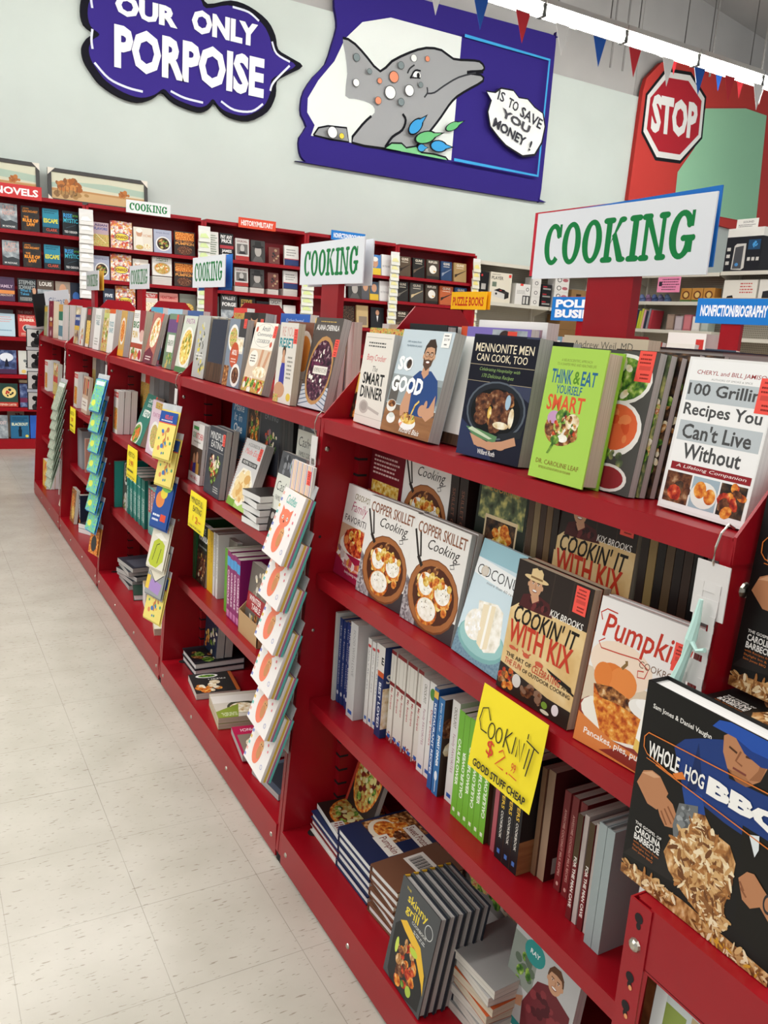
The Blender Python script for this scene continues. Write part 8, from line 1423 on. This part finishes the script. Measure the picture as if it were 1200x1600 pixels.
# ------------------------------------------------------------------ clutter at the far end of the first gondola
g = empty('display_placard', 'black and white placard tilted on the far end of the gondola', 'placard', T3((.95, 6.92, 1.30)) @ Matrix.Rotation(.5, 4, 'Z') @ Matrix.Rotation(-.15, 4, 'Y'))
mb = MB(); mb.box(-.10, .0, -.01, 0, 0, .24, C('#17171a')); mb.box(0.0, .22, -.01, 0, .02, .25, C('#c4c8cc')); kid(g, mb, 'board')
mb = MB(); art(mb, [('t', 'Slims', .1, .5, .8, .8, '#5a6a8a', -.01, .3), ('e', .85, .5, .1, .2, 'f:skin')], Matrix(((1, 0, 0, .0), (0, 0, -1, -.0105), (0, 1, 0, .02), (0, 0, 0, 1))), .22, .23); kid(g, mb, 'lettering')
BW = [('r', 0, 0, 1, 1, '#d4d4d0'), ('b', .5, .5, .45, .45, 14, 3, ('#1c1c1e', '#3a3a3c', '#a8a8a4'), .16)]
for k in range(4):
    pack('black and white novelty pack, %s down the far end of the gondola' % ORD[k+1], Matrix(((1, 0, 0, .98), (0, 0, -1, 6.93+.0), (0, 1, 0, 1.13-.16*k), (0, 0, 0, 1))) @ T3((-.10, 0, -.0)), .17, .14, .012, BW, '#2a2a2c', 'black and white novelty packs')
# ------------------------------------------------------------------ ceiling lights, bunting
def tube_light(label, x, y=7.2, z=4.60):
    g = empty('ceiling_light', label, 'ceiling light', T3((x, y, z)), 'fluorescent ceiling lights')
    mb = MB(); mb.tube([(-.525, 0, 0), (.525, 0, 0)], .058, mat('#fffdf6', .4, emit=TUBE_STRENGTH), 10); kid(g, mb, 'tube', 'glowing white tube')
    mb = MB(); mb.box(-.545, .545, -.065, .065, .060, .11, mat('#b9b7b2', .4)); kid(g, mb, 'housing')
    mb = MB(); mb.box(-.548, -.527, -.05, .05, -.055, .06, mat('#5f605e', .4)); kid(g, mb, 'end_cap'); mb = MB(); mb.box(.527, .548, -.05, .05, -.055, .06, mat('#5f605e', .4)); kid(g, mb, 'end_cap')
    for xx in (-.35, .35):
        mb = MB(); mb.tube([(xx, 0, .11), (xx, 0, 6.6-z)], .006, mat('#6a6966', .5), 6); kid(g, mb, 'suspension_rod')
for k in range(12):
    tube_light('fluorescent tube light, %s in the hanging row from the stop sign end' % ORD[k+1], 10.56-1.105*k)
def bunting(label, y, x0, x1, z, n, start, sag=.05):
    g = empty('bunting', label, 'bunting', T3((x0, y, z))); mb = MB()
    pts = [((x1-x0)*i/(n*2), 0, -sag*math.sin(PI*i/(n*2))) for i in range(n*2+1)]
    mb.tube(pts, .004, C('#c9c9c4'), 5); kid(g, mb, 'string')
    for i in range(n):
        c = ('#c22f38', '#e4e4e2', '#2458b0')[(i+start) % 3]; xx = (x1-x0)*(i+.5)/n; zz = -sag*math.sin(PI*(i+.5)/n)
        mb = MB(); mb.add([(xx-.085, 0, zz), (xx+.085, 0, zz), (xx+.01, -.01, zz-.27), (xx-.085, .002, zz), (xx+.085, .002, zz), (xx+.01, -.008, zz-.27)], [(0, 2, 1), (3, 4, 5), (0, 1, 4, 3), (1, 2, 5, 4), (2, 0, 3, 5)], C(c, .5)); kid(g, mb, 'flag')
bunting('red white and blue triangle bunting under the hanging lights', 6.9, 3.45, 9.25, 4.46, 12, 0)
bunting('second bunting of triangles in front of the stop sign', 8.3, 8.4, 12.2, 5.12, 9, 0)
for k, (x, y) in enumerate(((8.2, 9.0), (8.42, 9.0), (9.4, 8.4), (9.9, 8.0))):
    m = MB(); m.tube([(x, y, 5.0), (x, y, 6.6)], .014, mat('#8a8886', .5), 8); tag(m.build('ceiling_conduit'), ['thin', 'second', 'third', 'last'][k]+' grey conduit pipe dropping from the ceiling by the stop sign', 'pipe')
